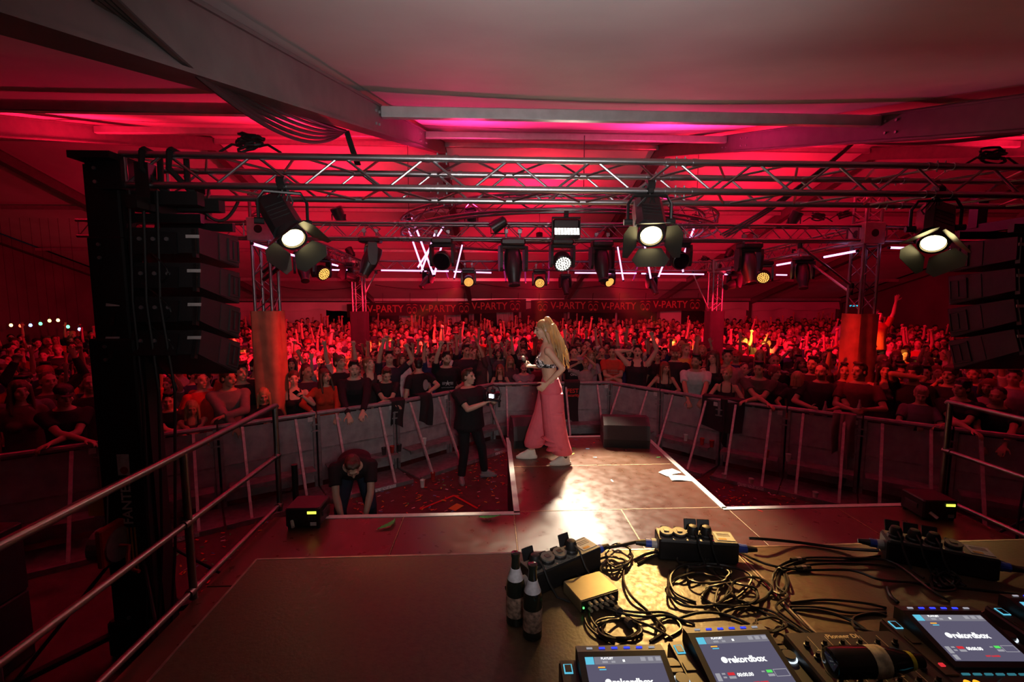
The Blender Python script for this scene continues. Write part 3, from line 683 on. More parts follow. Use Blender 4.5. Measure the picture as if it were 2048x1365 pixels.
# teal lit strips of a far bar on the right
for k, (pa, pb, yy, lab) in enumerate((((1806, 607), (1866, 604), 21., 'long teal light strip far off on the right'), ((1700, 612), (1716, 612), 21., 'short teal light strip behind the right wrapped tower'))):
    a, b = at(*pa, y=yy), at(*pb, y=yy); t = thing('light_strip', lab, 'light strip', a, group='teal light strips')
    cyl(t, 'strip', Vector((0, 0, 0)), b-a, .035, glow('teal_strip', (.02, .45, .6), 1.2), 8)
    for q in (Vector((0, 0, 0)), b-a): cyl(t, 'hanger', q, Vector((q.x, q.y, roof_z(yy)+.12-a.z)), .008, M['black'], 5)
# ================================================================== lifts, line arrays, monitors
M['mast'] = mat('black_lift_mast', (.005, .005, .005), .7, 0., noise=.2, nscale=10)
M['cab'] = mat('dark_speaker_paint', (.012, .011, .012), .6, bump=.3, bscale=220, noise=.15, nscale=30)
M['cab_side'] = mat('speaker_side_paint', (.035, .029, .03), .65, bump=.25, bscale=220, noise=.15, nscale=20)
M['grille'] = mat('speaker_grille', (.016, .015, .015), .7, .3, bump=.6, bscale=260)
M['sticker'] = mat('pale_sticker', (.55, .52, .5), .6, noise=.2, nscale=30)
M['red_paint'] = mat('red_painted_winch', (.30, .015, .012), .5, noise=.2, nscale=15)
M['yellow'] = mat('yellow_print', (.55, .25, .03), .6)
def lift(x, y, label, text):
    t = thing('lifting_tower', label, 'lifting tower', (x, y, 0), group='lifting towers')
    for k, (w, d, z0, z1, dx, dy) in enumerate(((.34, .26, .25, 2.62, .02, 0), (.27, .2, 1.2, 3.4, .0, .02), (.24, .16, 2.2, 3.97, .0, .02))):
        b = MB().box((dx, dy, (z0+z1)/2), (w, d, z1-z0), bev=.012)
        sec = b.build('mast_section', M['mast'], t)
        for s in (-1, 1): MB().box((dx+s*(w/2+.012), dy-.03, (z0+z1)/2), (.022, .06, z1-z0-.05)).build('guide_rail', M['mast'], sec)
        for zz in (z0+.08, z1-.06, z1-.16): MB().tube((dx-.04, dy-d/2-.012, zz), (dx-.04, dy-d/2+.004, zz), .014, n=8).build('bolt', M['alu_dull'], sec)
    MB().box((.02, -.03, 3.98), (.3, .3, .05)).box((.1, 0, 3.86), (.16, .2, .22)).build('head_block', M['mast'], t)
    MB().box((.33, .0, 3.70), (.72, .09, .1)).build('support_fork', M['mast'], t); MB().box((.33, .28, 3.70), (.72, .09, .1)).build('support_fork', M['mast'], t)
    MB().box((0, 0, .16), (.36, .34, .3), bev=.02).build('base', M['mast'], t)
    for a in (45, 135, 225, 315):
        d = Vector((math.cos(R(a)), math.sin(R(a)), 0))
        leg = MB().path([d*.16+Z*.2, d*.85+Z*.12], .035, 6).build('outrigger', M['mast'], t)
        MB().tube(d*.82+Z*.0, d*.82+Z*.3, .018, n=8).tube(d*.82, d*.82+Z*.02, .07, n=12).build('jack', M['alu_dull'], leg)
        cyl(t, 'stay', d*.75+Z*.15, d*.1+Z*.9, .014, M['mast'], 8)
    # winch with its crank
    w = MB().tube((-.14, -.2, 1.0), (.02, -.2, 1.0), .13, n=20).build('winch_drum', M['alu_dull'], t)
    MB().box((-.02, -.2, 1.03), (.05, .3, .3), bev=.01).build('winch_frame', M['red_paint'], w)
    MB().path([(.03, -.22, 1.0), (.10, -.22, 1.0), (.14, -.3, .86), (.24, -.32, .84)], .014, 8).build('crank', M['red_paint'], w)
    cyl(t, 'steel_cable', (-.12, -.14, 1.1), (-.03, -.07, 2.6), .006, M['alu_dull'], 6)
    MB().box((.04, -.133, 1.62), (.09, .004, .17)).build('warning_sticker', M['sticker'], t)
    MB().lathe([(.026, -.002), (.03, -.002), (.03, .002), (.026, .002)], 16, TRS((.045, -.136, 1.575), frame(Y))).build('warning_ring', M['red_paint'], t)
    link('lettering', textmesh(text, .105, M['sticker'], .001, .002), t, (.045, -.134, 1.32), (R(90), R(-90), 0))
    for k in range(4): MB().box((.0+.028*k, -.133, .92), (.012, .004, .36)).build('stripe', M['yellow'], t)
    MB().box((-.24, -.06, 1.25), (.16, .01, .16)).build('plate', M['yellow'], t)
    return t
lift(-2.95, 3.75, 'tall black lifting tower at the left edge with pale lettering', 'FANTEK')
lift(5.3, 3.85, 'black lifting tower beyond the right line array', 'FANTEK')

def line_array(x, y, ztop, n, yaw, side, sgn):
    t = thing('line_array', '%s hanging column of black loudspeakers' % side, 'line array', (x, y, 0), (0, 0, yaw), group='line arrays')
    # flying frame
    for yy in (-.24, .24): MB().box((0, yy, ztop+.06), (.66, .05, .07)).build('fly_bar', M['black_metal'], t, rot=(0, 0, 0))
    MB().box((0, 0, ztop+.14), (.08, 1.05, .09)).build('fly_beam', M['black_metal'], t)
    for yy in (-.35, .38): MB().box((0, yy, ztop+.3), (.1, .09, .3)).build('chain_hoist', M['black_metal'], t)
    z = ztop; yy = 0; ang = 0; H = .285
    for k in range(n):
        ang = R(-2-5.5*k)
        mw = Matrix.Translation((0, yy, z)) @ Matrix.Rotation(ang, 4, 'X')      # front faces +y (the audience), trapezoid side
        cab = MB()
        poly = [(-.30, -.03), (.30, 0), (.30, -H), (-.30, -H+.06)]
        cab.prism(poly, .66, Matrix(((0, 0, 1, -.33), (1, 0, 0, 0), (0, 1, 0, 0), (0, 0, 0, 1))))
        c = cab.build('cabinet', M['cab'], t, mw=mw)
        for s in (-1, 1):
            MB().prism([(-.02, -.03), (.29, -.012), (.29, -H+.012), (-.02, -H+.04)], .006, Matrix(((0, 0, 1, s*.333-.003), (1, 0, 0, 0), (0, 1, 0, 0), (0, 0, 0, 1)))).build('side_panel', M['cab_side'], c)
            fr = MB(); fr.box((s*.336, .19, -.14), (.014, .15, .17)); fr.build('handle_recess', M['black'], c)
            MB().box((s*.345, .19, -.14), (.012, .012, .15)).box((s*.342, .27, -.14), (.016, .012, .19)).box((s*.342, .11, -.14), (.016, .012, .19)).box((s*.342, .19, -.05), (.016, .17, .012)).box((s*.342, .19, -.235), (.016, .17, .012)).build('handle', M['cab_side'], c)
            MB().box((s*.3, -.3, -.15), (.03, .04, .22)).build('rigging_plate', M['black_metal'], c)
            MB().box((s*.30, -.33, -.1), (.1, .006, .025)).build('sticker', M['sticker'], c)
        MB().box((0, .303, -H/2), (.62, .006, H-.04)).build('grille', M['grille'], c)
        MB().box((0, -.305, -.15), (.34, .02, .17)).build('amp_panel', M['black'], c)
        for q in range(3): MB().tube((-.1+.1*q, -.325, -.12), (-.1+.1*q, -.31, -.12), .016, n=8).build('socket', M['alu_dull'], c)
        # next cabinet hangs below, splayed
        z -= H*math.cos(ang)+.014; yy += H*math.sin(-ang)*-1*.5
    for k in range(3):
        pts = [Vector((-.12+.1*k, -.36, ztop+.25)), Vector((-.14+.1*k, -.39, ztop-.6)), Vector((-.1+.12*k, -.42, ztop-1.3)), Vector((-.16+.1*k, -.4, .9)), Vector((-.2+.1*k, -.5, .02))]
        MB().path([pts[0].lerp(pts[1], i/4) for i in range(4)]+[pts[1].lerp(pts[2], i/4) for i in range(4)]+[pts[2].lerp(pts[3], i/4) for i in range(4)]+[pts[3], pts[4]], .011, 6).build('cable', M['rubber'], t)
    for k in range(n):
        a = Vector((-.1, -.34, ztop-.15-.3*k)); b2 = Vector((.06, -.36, ztop-.45-.3*k))
        MB().path([a.lerp(b2, i/8)+Vector((.16*math.sin(math.pi*i/8), -.06*math.sin(math.pi*i/8), -.04*math.sin(math.pi*i/8))) for i in range(9)], .007, 5).build('link_cable', M['rubber'], t)
    return t
line_array(-2.64, 4.05, 3.50, 4, R(2), 'left', 1)
line_array(4.90, 4.10, 3.48, 4, R(-2), 'right', -1)
# straps and hanging cable of the front truss
for k, x in enumerate((-2.62, -2.42)):
    tag(MB().path([(x, FT_Y-.26, FT_Z+.13), (x-.0, FT_Y-.24, FT_Z+.15), (x+.02, FT_Y-.1, FT_Z+.14), (x+.08, FT_Y-.2, FT_Z-.1), (x+.12, FT_Y-.1, FT_Z-.22), (x, FT_Y-.28, FT_Z+.0), (x, FT_Y-.26, FT_Z+.13)], .022, 6).build('round_sling', M['black_matte']),
        'black sling looped over the left end of the front truss, %s one' % ('outer', 'inner')[k], 'sling', 'slings on the front truss')
a, b = at(370, 352, y=4.0), at(480, 395, y=4.3)
tag(MB().path(sag(a, b, .28, 14), .014, 6).build('hanging_cable', M['rubber']), 'black cable sagging in a loop under the left end of the front truss', 'cable')
for k, (px, py, yy) in enumerate(((500, 292, 3.85), (1985, 318, 3.85), (1690, 432, 7.15), (1636, 437, 7.15), (1410, 520, 11.9))):
    p = at(px, py, y=yy); rr = random.Random(k+5); b = MB()
    nm = ('left end of the front truss', 'right end of the front truss', 'middle truss by the right tower', 'middle truss left of the right tower', 'right rear tower')
    t = thing('cable_coil', 'heap of black cable resting on the %s' % nm[k], 'cable', p, group='cable heaps on the rig')
    for q in range(5):
        pts = [Vector((.09*math.cos(a)*(1+.2*rr.random()), .05*math.sin(a), -.02+.02*q+.02*rr.random())) for a in [i*2*math.pi/12 for i in range(12)]]
        MB().path(pts, .011, 5, True).build('coil', M['rubber'], t, rot=(rr.uniform(-.3, .3), rr.uniform(-.4, .4), 0))
    for s in (-1, 1): MB().path([Vector((s*.07, 0, 0)), Vector((s*.14, 0, .01)), Vector((s*.24, 0, -.05))], .01, 5).build('cable_end', M['rubber'], t)
# wedge monitors at the end of the runway
def wedge(p, yaw, lab):
    t = thing('floor_monitor', lab, 'loudspeaker', p, (0, 0, yaw), group='floor monitors on the runway')
    prof = [(-.20, 0), (.20, 0), (.25, .06), (.20, .24), (.10, .37), (-.08, .385), (-.2, .3), (-.24, .12)]   # y, z section; front (towards camera) is -y
    MB().prism(prof, .56, Matrix(((0, 0, 1, -.28), (1, 0, 0, 0), (0, 1, 0, 0), (0, 0, 0, 1)))).build('cabinet', M['cab'], t)
    g = MB(); sec = [(-.205, .02), (-.243, .12), (-.203, .30), (-.082, .387)]
    def fn(u, v):
        i = min(2, int(v*3)); f = v*3-i; a, b = sec[i], sec[i+1]
        return (-.255+.51*u, a[0]+(b[0]-a[0])*f-.007, a[1]+(b[1]-a[1])*f+.004)
    g.grid(fn, 6, 9); g.build('grille', M['grille'], t)
    for s in (-1, 1):
        MB().prism(prof, .02, Matrix(((0, 0, 1, s*.29-.01), (1, 0, 0, 0), (0, 1, 0, 0), (0, 0, 0, 1)))).build('side_cheek', M['cab_side'], t)
        MB().box((s*.302, 0, .2), (.006, .12, .03)).build('handle', M['black'], t)
wedge((.56, 6.02, DECK), R(6), 'black wedge monitor on the runway left of the singer')
wedge((1.80, 5.96, DECK), R(-8), 'black wedge monitor on the runway right of the singer')
# haze machines at both front corners
def hazer(p, yaw, lab):
    t = thing('haze_machine', lab, 'haze machine', p, (0, 0, yaw), group='haze machines')
    MB().box((0, 0, .105), (.29, .26, .17), bev=.012).build('case', M['black_metal'], t)
    MB().box((.08, -.132, .15), (.075, .006, .022)).build('display', glow('yellow_display_'+lab[:4], (.75, .85, .08), 1.6), t)
    for i in range(3):
        for j in range(2): MB().box((.055+.025*i, -.132, .11-.02*j), (.015, .006, .01)).build('button', M['cab_side'], t)
    MB().box((.09, -.132, .05), (.05, .004, .03)).build('sticker', M['sticker'], t)
    MB().tube((-.09, -.13, .08), (-.06, -.18, .05), .014, n=8).build('plug', M['sticker'], t)
    for s in (-1, 1): MB().box((s*.15, 0, .11), (.01, .14, .04)).build('handle', M['cab_side'], t)
    for sx in (-.12, .12):
        for sy in (-.1, .1): MB().tube((sx, sy, 0), (sx, sy, .022), .018, n=8).build('foot', M['rubber'], t)
hazer(at(606, 1060, z=DECK)+Vector((0, .13, 0)), 0, 'low black machine with a lit display at the left front corner of the stage')
hazer(at(1880, 1040, z=DECK)+Vector((-.02, .1, 0)), R(-6), 'far black machine with a lit display at the right front corner of the stage')

# bass cabinets beside the stage
def sub(p, lab):
    t = thing('bass_cabinet', lab, 'loudspeaker', p, group='bass cabinets beside the stage')
    MB().box((0, 0, .29), (1.15, .75, .56), bev=.012).build('cabinet', M['cab'], t); MB().box((0, .38, .29), (1.08, .01, .5)).build('grille', M['grille'], t)
    for s in (-1, 1):
        MB().box((s*.576, 0, .36), (.006, .16, .08)).build('handle', M['black'], t)
        for y in (-.3, .3): MB().tube((s*.5, y, 0), (s*.5, y, .012), .03, n=8).build('foot', M['rubber'], t)
for k, (x, y) in enumerate(((-4.35, 3.3), (-4.35, 2.5), (-5.55, 3.3))):
    for z in (0, .572): sub((x, y, z), '%s black bass cabinet left of the stage, %s' % (('upper', 'lower')[z == 0], ('in the front stack', 'in the stack nearer the camera', 'in the outer stack')[k]))

p = at(592, 1000, y=4.9)
t = thing('pole_stub', 'short dark pole standing in the pit behind the left handrail', 'pole', (p.x, p.y, 0))
MB().tube((0, 0, .02), (0, 0, 1.12), .032, n=12).build('pole', M['black_metal'], t, smooth=True); MB().tube((0, 0, 0), (0, 0, .03), .16, n=16).build('base', M['black_metal'], t)
# ================================================================== crowd barriers
M['barr'] = mat('grey_barrier_sheet', (.34, .33, .33), .6, .25, noise=.3, nscale=6, bump=.25, bscale=150)
M['barr_frame'] = mat('barrier_frame', (.3, .29, .29), .5, .6, noise=.3, nscale=12)
M['strut'] = mat('barrier_strut', (.55, .51, .50), .5, .4, noise=.3, nscale=18)
M['reflect'] = mat('worn_reflective_tape', (.8, .8, .8), .4, noise=.6, nscale=60)
M['silver_print'] = mat('silver_sticker', (.6, .6, .6), .5)
LINE = {'left': [(-5.75, 5.0), (-3.75, 6.25), (-1.62, 7.62), (.02, 9.12)], 'centre': [(.02, 9.12), (2.45, 9.18)], 'right': [(2.45, 9.18), (3.95, 7.5), (6.2, 5.7), (8.0, 4.3)]}
_bar = {}
def barrier_meshes(w):
    k = round(w, 2)
    if k in _bar: return _bar[k]
    h = w/2
    d = dict(
        sheet=MB().box((0, 0, .6), (w-.08, .006, 1.02)).mesh('sheet', M['barr']),
        post=MB().box((0, 0, .59), (.045, .05, 1.16), bev=.006).mesh('post', M['barr_frame']),
        top=MB().path([(-h+.01, -.01, 1.165), (h-.01, -.01, 1.165)], .035, 8).mesh('top_rail', M['barr_frame'], True),
        mid=MB().box((0, -.006, .60), (w-.1, .02, .025)).mesh('mid_rail', M['barr_frame']),
        mullion=MB().box((0, .012, .6), (.04, .02, 1.04)).mesh('mullion', M['barr_frame']),
        strut=MB().path([(0, -.03, 1.12), (0, -.66, .05)], .024, 4).mesh('strut', M['strut']),
        lip=MB().box((0, -.70, .03), (w-.02, .04, .06)).mesh('floor_lip', M['barr_frame']),
        plate=MB().box((0, -.36, .012), (w-.02, .66, .024)).mesh('floor_plate', M['barr_frame']),
        step=MB().box((0, -.19, .36), (w*.86, .26, .02)).box((0, -.31, .335), (w*.86, .015, .05)).mesh('step', M['barr_frame']),
        tape=MB().box((0, -.722, .032), (.36, .003, .05)).mesh('reflective_tape', M['reflect']),
        latch=MB().box((0, -.04, 1.0), (.11, .02, .02)).mesh('latch', M['barr_frame']),
        card=MB().box((0, -.04, 1.09), (.07, .004, .07)).mesh('number_plate', M['sticker']))
    _bar[k] = d; return d
BARS = []      # (centre, heading normal toward the audience) for placing people
for s, pts in LINE.items():
    n_tot = 0; segs = []
    for i in range(len(pts)-1):
        a, b = Vector((*pts[i], 0)), Vector((*pts[i+1], 0)); L = (b-a).length; n = max(1, round(L/1.15))
        for k in range(n): segs.append((a.lerp(b, k/n), a.lerp(b, (k+1)/n)))
    ordn = ('first', 'second', 'third', 'fourth', 'fifth', 'sixth', 'seventh', 'eighth')
    for k, (a, b) in enumerate(segs):
        c = (a+b)/2; d = b-a; w = d.length; m = barrier_meshes(w)
        t = thing('crowd_barrier', 'grey metal crowd barrier panel, %s of the %s run counted from the left' % (ordn[k], s), 'barrier', c, (0, 0, math.atan2(d.y, d.x)), 'crowd barriers')
        link('sheet', m['sheet'], t)
        for sx in (-1, 1): link('post', m['post'], t, (sx*(w/2-.035), 0, 0)); link('strut', m['strut'], t, (sx*w*.27, 0, 0))
        for nm, key in (('top_rail', 'top'), ('mid_rail', 'mid'), ('mullion', 'mullion'), ('floor_lip', 'lip'), ('floor_plate', 'plate'), ('step', 'step')): link(nm, m[key], t)
        [link('latch', m['latch'], t, (w/2-.03, 0, dz)) for dz in (0, -.1)]; link('number_plate', m['card'], t, (w/2-.09, 0, 0))
        if k % 2 == (s == 'left'): link('reflective_tape', m['tape'], t, (w*.12, 0, 0))
        BARS.append((a, b))
# ================================================================== people
rng = random.Random(7)
V = lambda *a: np.array(a, float)
def nrm(v): return v/max(1e-9, np.linalg.norm(v))
def basis(d, hint):
    d = nrm(d); u = hint-d*np.dot(hint, d)
    if np.linalg.norm(u) < 1e-4: u = np.cross(d, V(.3, .9, .1))
    u = nrm(u); return u, np.cross(d, u), d
def rx(a): c, s = math.cos(a), math.sin(a); return np.array([[1, 0, 0], [0, c, -s], [0, s, c]])
def rz(a): c, s = math.cos(a), math.sin(a); return np.array([[c, -s, 0], [s, c, 0], [0, 0, 1]])
def ry(a): c, s = math.cos(a), math.sin(a); return np.array([[c, 0, s], [0, 1, 0], [-s, 0, c]])
class Soup:
    """overlapping closed pieces that a voxel remesh later melts into one skin"""
    def __init__(s): s.v = []; s.f = []; s.n = 0
    def add(s, v, f): s.v.append(v); s.f += [tuple(i+s.n for i in q) for q in f]; s.n += len(v)
    def loft(s, rings, n=14):
        """rings: (centre, u, w, ru, rw)"""
        t = np.arange(n)*2*math.pi/n; c, q = np.cos(t)[:, None], np.sin(t)[:, None]
        v = np.concatenate([r[0]+c*r[1]*r[3]+q*r[2]*r[4] for r in rings]); f = []
        for i in range(len(rings)-1):
            for k in range(n): f.append((i*n+k, i*n+(k+1) % n, (i+1)*n+(k+1) % n, (i+1)*n+k))
        f += [tuple(range(n-1, -1, -1)), tuple(range((len(rings)-1)*n, len(rings)*n))]; s.add(v, f)
    def cone(s, p0, p1, r0, r1, n=10, flat=False, flat0=False):
        p0, p1 = np.array(p0, float), np.array(p1, float); u, w, d = basis(p1-p0, V(1, .01, .02)); R_ = []
        if not flat0: R_ += [(p0-d*r0*a, u, w, r0*b, r0*b) for a, b in ((.97, .25), (.75, .66), (.4, .92))]
        R_ += [(p0, u, w, r0, r0), (p1, u, w, r1, r1)]
        if not flat: R_ += [(p1+d*r1*a, u, w, r1*b, r1*b) for a, b in ((.4, .92), (.75, .66), (.97, .25))]
        s.loft(R_, n)
    def ell(s, c, r, m=None, n=12):
        m = np.eye(3) if m is None else m; R_ = []
        for i in range(1, 9):
            a = math.pi*i/9; R_.append((np.array(c, float)+m @ V(0, 0, -math.cos(a)*r[2]), m[:, 0], m[:, 1], math.sin(a)*r[0], math.sin(a)*r[1]))
        s.loft(R_, n)
JOBS = []
def job(soup, voxel, smooth=2, dec=1.): JOBS.append((np.concatenate(soup.v), soup.f, voxel, smooth, dec)); return len(JOBS)-1
def run_jobs():
    """voxel-remesh every queued soup in one evaluation; returns meshes"""
    objs = []
    for v, f, vox, sm, dec in JOBS:
        me = bpy.data.meshes.new('soup'); me.from_pydata(v.tolist(), [], f); o = bpy.data.objects.new('soup', me); COL.objects.link(o)
        m = o.modifiers.new('r', 'REMESH'); m.mode = 'VOXEL'; m.voxel_size = vox
        if sm: m = o.modifiers.new('s', 'SMOOTH'); m.iterations = sm; m.factor = .5
        if dec < 1: m = o.modifiers.new('d', 'DECIMATE'); m.ratio = dec
        objs.append(o)
    dg = bpy.context.evaluated_depsgraph_get(); out = []
    for o in objs:
        me = bpy.data.meshes.new_from_object(o.evaluated_get(dg)); me.polygons.foreach_set('use_smooth', [True]*len(me.polygons)); out.append(me)
    for o in objs: d = o.data; bpy.data.objects.remove(o); bpy.data.meshes.remove(d)
    JOBS.clear(); return out

def ik(S, T, a, b, hint):
    d = T-S; L = np.linalg.norm(d); L2 = min(L, (a+b)*.995); d = d/max(L, 1e-6); T = S+d*L2
    x = (a*a-b*b+L2*L2)/(2*L2); h = math.sqrt(max(0, a*a-x*x)); p = hint-d*np.dot(hint, d); p = nrm(p)
    return S+d*x+p*h, T
CURL = dict(open=(4, 6, 8), relax=(22, 28, 25), fist=(80, 95, 60), grip=(50, 60, 45), flat=(8, 12, 10))
def hand(so, w, d, n, side, kind='relax', s=1.):
    """w wrist, d along the hand, n palm normal, side towards the thumb"""
    d = nrm(d); n = nrm(n-d*np.dot(n, d)); side = nrm(side-d*np.dot(side, d)-n*np.dot(side, n))
    so.loft([(w-d*.02*s, side, n, .026*s, .021*s), (w+d*.025*s, side, n, .033*s, .019*s), (w+d*.065*s, side, n, .042*s, .017*s), (w+d*.092*s, side, n, .041*s, .014*s)], 12)
    for i, L in enumerate((.072, .08, .075, .06)):
        k = kind
        if kind == 'point': k = 'open' if i == 0 else 'fist'
        if kind == 'horns': k = 'open' if i in (0, 3) else 'fist'
        c = CURL[k]; p = w+d*(.09-.006*abs(i-1))*s+side*(.034-.0225*i)*s; a = 0; q = nrm(d+side*(.16-.105*i)*(1 if k in ('open', 'flat', 'relax') else .2))
        for seg, fr in ((0, .45), (1, .32), (2, .25)):
            a += R(c[seg]); dr = q*math.cos(a)+n*math.sin(a); e = p+dr*L*fr*s; so.cone(p, e, (.0098-.0007*seg)*s, (.0092-.0008*seg)*s, 8); p = e
    p = w+d*.022*s+side*.03*s; cl = kind in ('fist', 'grip', 'point', 'horns')
    q = nrm(d*.65+side*(.35 if cl else .75)+n*(.6 if cl else .15)); e = p+q*.05*s; so.cone(p, e, .0135*s, .0115*s, 8)
    q2 = nrm(d*.9+side*(-.5 if cl else .4)+n*(.5 if cl else .2)); so.cone(e, e+q2*.036*s, .011*s, .0085*s, 8)
def head_soup(so, Hm, Hp, sex, s=1., mouth=0., chin=0.):
    P = lambda *a: Hp+Hm @ (V(*a)*s); E = lambda c, r: so.ell(P(*c), [q*s for q in r], Hm)
    f = sex == 'f'
    E((0, .014, .03), (.074 if f else .076, .096, .086)); E((0, -.03, -.03), (.058 if f else .062, .064, .085))
    E((0, -.058, -.1-mouth*.018), (.024 if f else .03, .024, .018)); E((0, -.02, -.075), (.05 if f else .057, .052, .035))
    so.cone(P(0, -.09, .018), P(0, -.112, -.026), .008*s, .0135*s, 8); E((0, -.103, -.031), (.017, .012, .009))
    E((0, -.084, .031), (.05, .014, .010)); 
    for q in (-1, 1):
        E((q*.038, -.066, -.028), (.024, .026, .024)); E((q*.031, -.082, .008), (.014, .010, .008)); E((q*.077, .008, -.006), (.010, .02, .031))
    E((0, -.092, -.058), (.022, .010, .0065)); E((0, -.089, -.072-mouth*.02), (.019, .010, .0075))
def torso_rings(sex, k=1.):
    if sex == 'm': return [(.80, .0, .150, .110), (.88, .0, .168, .120), (.96, .0, .160, .115), (1.06, -.005, .150, .108), (1.16, -.008, .152, .110), (1.26, -.01, .168, .120), (1.34, -.005, .176, .118), (1.40, .005, .165, .098), (1.445, .01, .115, .08), (1.48, .012, .066, .062)]
    return [(.80, .0, .150, .110), (.88, .005, .172, .125), (.96, .0, .155, .110), (1.05, -.003, .125, .090), (1.14, -.005, .128, .092), (1.24, -.006, .142, .100), (1.32, -.002, .150, .098), (1.39, .005, .140, .085), (1.435, .01, .098, .07), (1.47, .012, .056, .053)]
PEOPLE_MESH = {}
class Body:
    """lays out one figure (facing -y, feet at the origin) and queues its meshes"""
    def __init__(b, sex='m', lean=0, side=0, twist=0, hy=0, hp=0, ht=0, L=None, Rt=None, hl='relax', hr='relax', el=None, er=None, nl=None, nr=None, hipx=0, legs=None,
                 top='tee', bottom='jeans', mouth=0, bulk=1., voxel=.0095, dec=.36, pelvis=(0, 0, 0), head_fwd=0, feet=True, shoulder_lift=(0, 0), loose=1., beard=0, dl=None, dr=None, thumbl=None, thumbr=None, lean_all=0):
        f = sex == 'f'; b.sex = sex; b.mouth = mouth; b.beard = beard; pel = V(*pelvis); b.top = top
        def bend(p):
            p = np.array(p, float); z = p[2]; t = min(1, max(0, (z-.92)/.34)); t = t*t*(3-2*t); piv = V(0, 0, .95)
            q = p-piv; q = rz(R(twist)*t) @ q; q = ry(R(side)*t) @ q; q = rx(R(lean)*t) @ q
            return q+piv+pel
        def bdir(z, v): return bend(V(0, 0, z)+V(*v)*1e-3)-bend(V(0, 0, z))
        b.bend = bend
        so = Soup(); rings = torso_rings(sex)
        def ring(r, g=0., kk=1.):
            z, y, a, c = r; C = bend(V(0, y, z)); u = nrm(bdir(z, (1, 0, 0))); w = nrm(bdir(z, (0, 1, 0))); return (C, u, w, a*bulk*kk+g, c*(bulk**1.3)*kk+g)
        so.loft([ring(r) for r in rings], 18)
        if f:
            for q in (-1, 1): so.ell(bend(V(q*.068, -.085, 1.245)), (.062, .055, .06))
        # head
        neck = bend(V(0, .012, 1.45)); lm = rx(R(lean*.35))
        Hm = lm @ rz(R(hy)) @ rx(R(-hp)) @ ry(R(ht)); htop = bend(V(0, -.005, 1.5))
        Hp = htop+Hm @ V(0, -.012-head_fwd, .125); b.Hm, b.Hp = Hm, Hp
        so.cone(neck, Hp+Hm @ V(0, .025, -.06), (.052 if f else .062), (.048 if f else .056), 14)
        head_soup(so, Hm, Hp, sex, .97 if f else 1.0, mouth)
        # arms
        up, fo = (.275, .245) if f else (.295, .265); rr = (.86 if f else 1.)*bulk**.5
        sh = Soup()
        g = .018*loose; body_top = top
        for q, T, hk, eh, pn, dd, th, lift in ((1, L, hl, el, nl, dl, thumbl, shoulder_lift[0]), (-1, Rt, hr, er, nr, dr, thumbr, shoulder_lift[1])):
            S = bend(V(q*(.155 if f else .185)*bulk**.7, .005, 1.385+lift)); T = V(q*.27, -.06, .86)+pel if T is None else V(*T)
            E_, W = ik(S, T, up, fo, V(*(eh if eh is not None else (q*.6, .4, -.8))))
            so.ell(S-V(0, 0, .005), (.058*rr, .056*rr, .06*rr)); so.cone(S, E_, .05*rr, .039*rr, 10); so.cone(E_, E_+(W-E_)*.35, .040*rr, .040*rr, 10); so.cone(E_+(W-E_)*.35, W, .040*rr, .026*rr, 10)
            d = nrm(W-E_) if dd is None else nrm(V(*dd)); pn_ = V(*(pn if pn is not None else (0, -1, -.2))); sd = V(*th) if th is not None else np.cross(pn_, d)*q*-1
            if th is None and np.dot(sd, V(-q, 0, 0)) < 0 and abs(d[2]) < .8: pass
            hand(so, W+d*.012, d, pn_, sd, hk, .92 if f else 1.)
            setattr(b, 'hl' if q > 0 else 'hr', (W+d*.08, d, pn_))
            # sleeves
            if top in ('tee', 'polo'):
                e = S+(E_-S)*.66; sh.ell(S-V(0, 0, .005), (.063*rr+g*.4,)*3); sh.cone(S, e, .060*rr+g*.4, .053*rr+g*.7, 12, flat=True)
            elif top in ('long', 'hoodie'):
                gg = g if top == 'long' else g*1.8
                sh.ell(S, (.066*rr+gg*.5,)*3); sh.cone(S, E_, .056*rr+gg*.5, .047*rr+gg*.7, 12); sh.cone(E_, W-nrm(W-E_)*.01, .047*rr+gg*.7, .034*rr+gg*.5, 12, flat=True)
        # legs
        pants = Soup(); lg = legs or {}
        for q in (1, -1):
            hip = V(q*.088, .0, .88)+pel; kn, an = lg.get(q, (None, None))
            an = V(q*.11, .02, .085) if an is None else V(*an); kn = V(q*.105, -.012, .49) if kn is None else V(*kn)
            so.cone(hip, kn, .086 if f else .088, .056, 12); so.cone(kn, kn+(an-kn)*.35, .056, .056, 12); so.cone(kn+(an-kn)*.35, an, .056, .036, 12)
            if feet:
                td = V(*lg.get(('t', q), (q*.25, -1, 0))); td = nrm(td); so.cone(an-V(0, 0, .035)-td*.05, an-V(0, 0, .045)+td*.14, .042, .03, 10)
            if bottom == 'jeans':
                pants.cone(hip, kn, .104, .072, 14); pants.cone(kn, an+V(0, 0, .01), .072, .062, 14, flat=True)
            elif bottom == 'shorts': pants.cone(hip, kn+(hip-kn)*.12, .108, .095, 14, flat=True)
            setattr(b, 'ankle_l' if q > 0 else 'ankle_r', an)
        if bottom in ('jeans', 'shorts'): pants.loft([ring(r, .016) for r in rings[:3]], 16)
        elif bottom == 'skirt': pants.loft([(V(0, 0, .62)+pel, V(1, 0, 0), V(0, 1, 0), .24, .2), (V(0, 0, .82)+pel, V(1, 0, 0), V(0, 1, 0), .2, .16), ring(rings[2], .012)], 18)
        # tops
        r2 = list(rings)
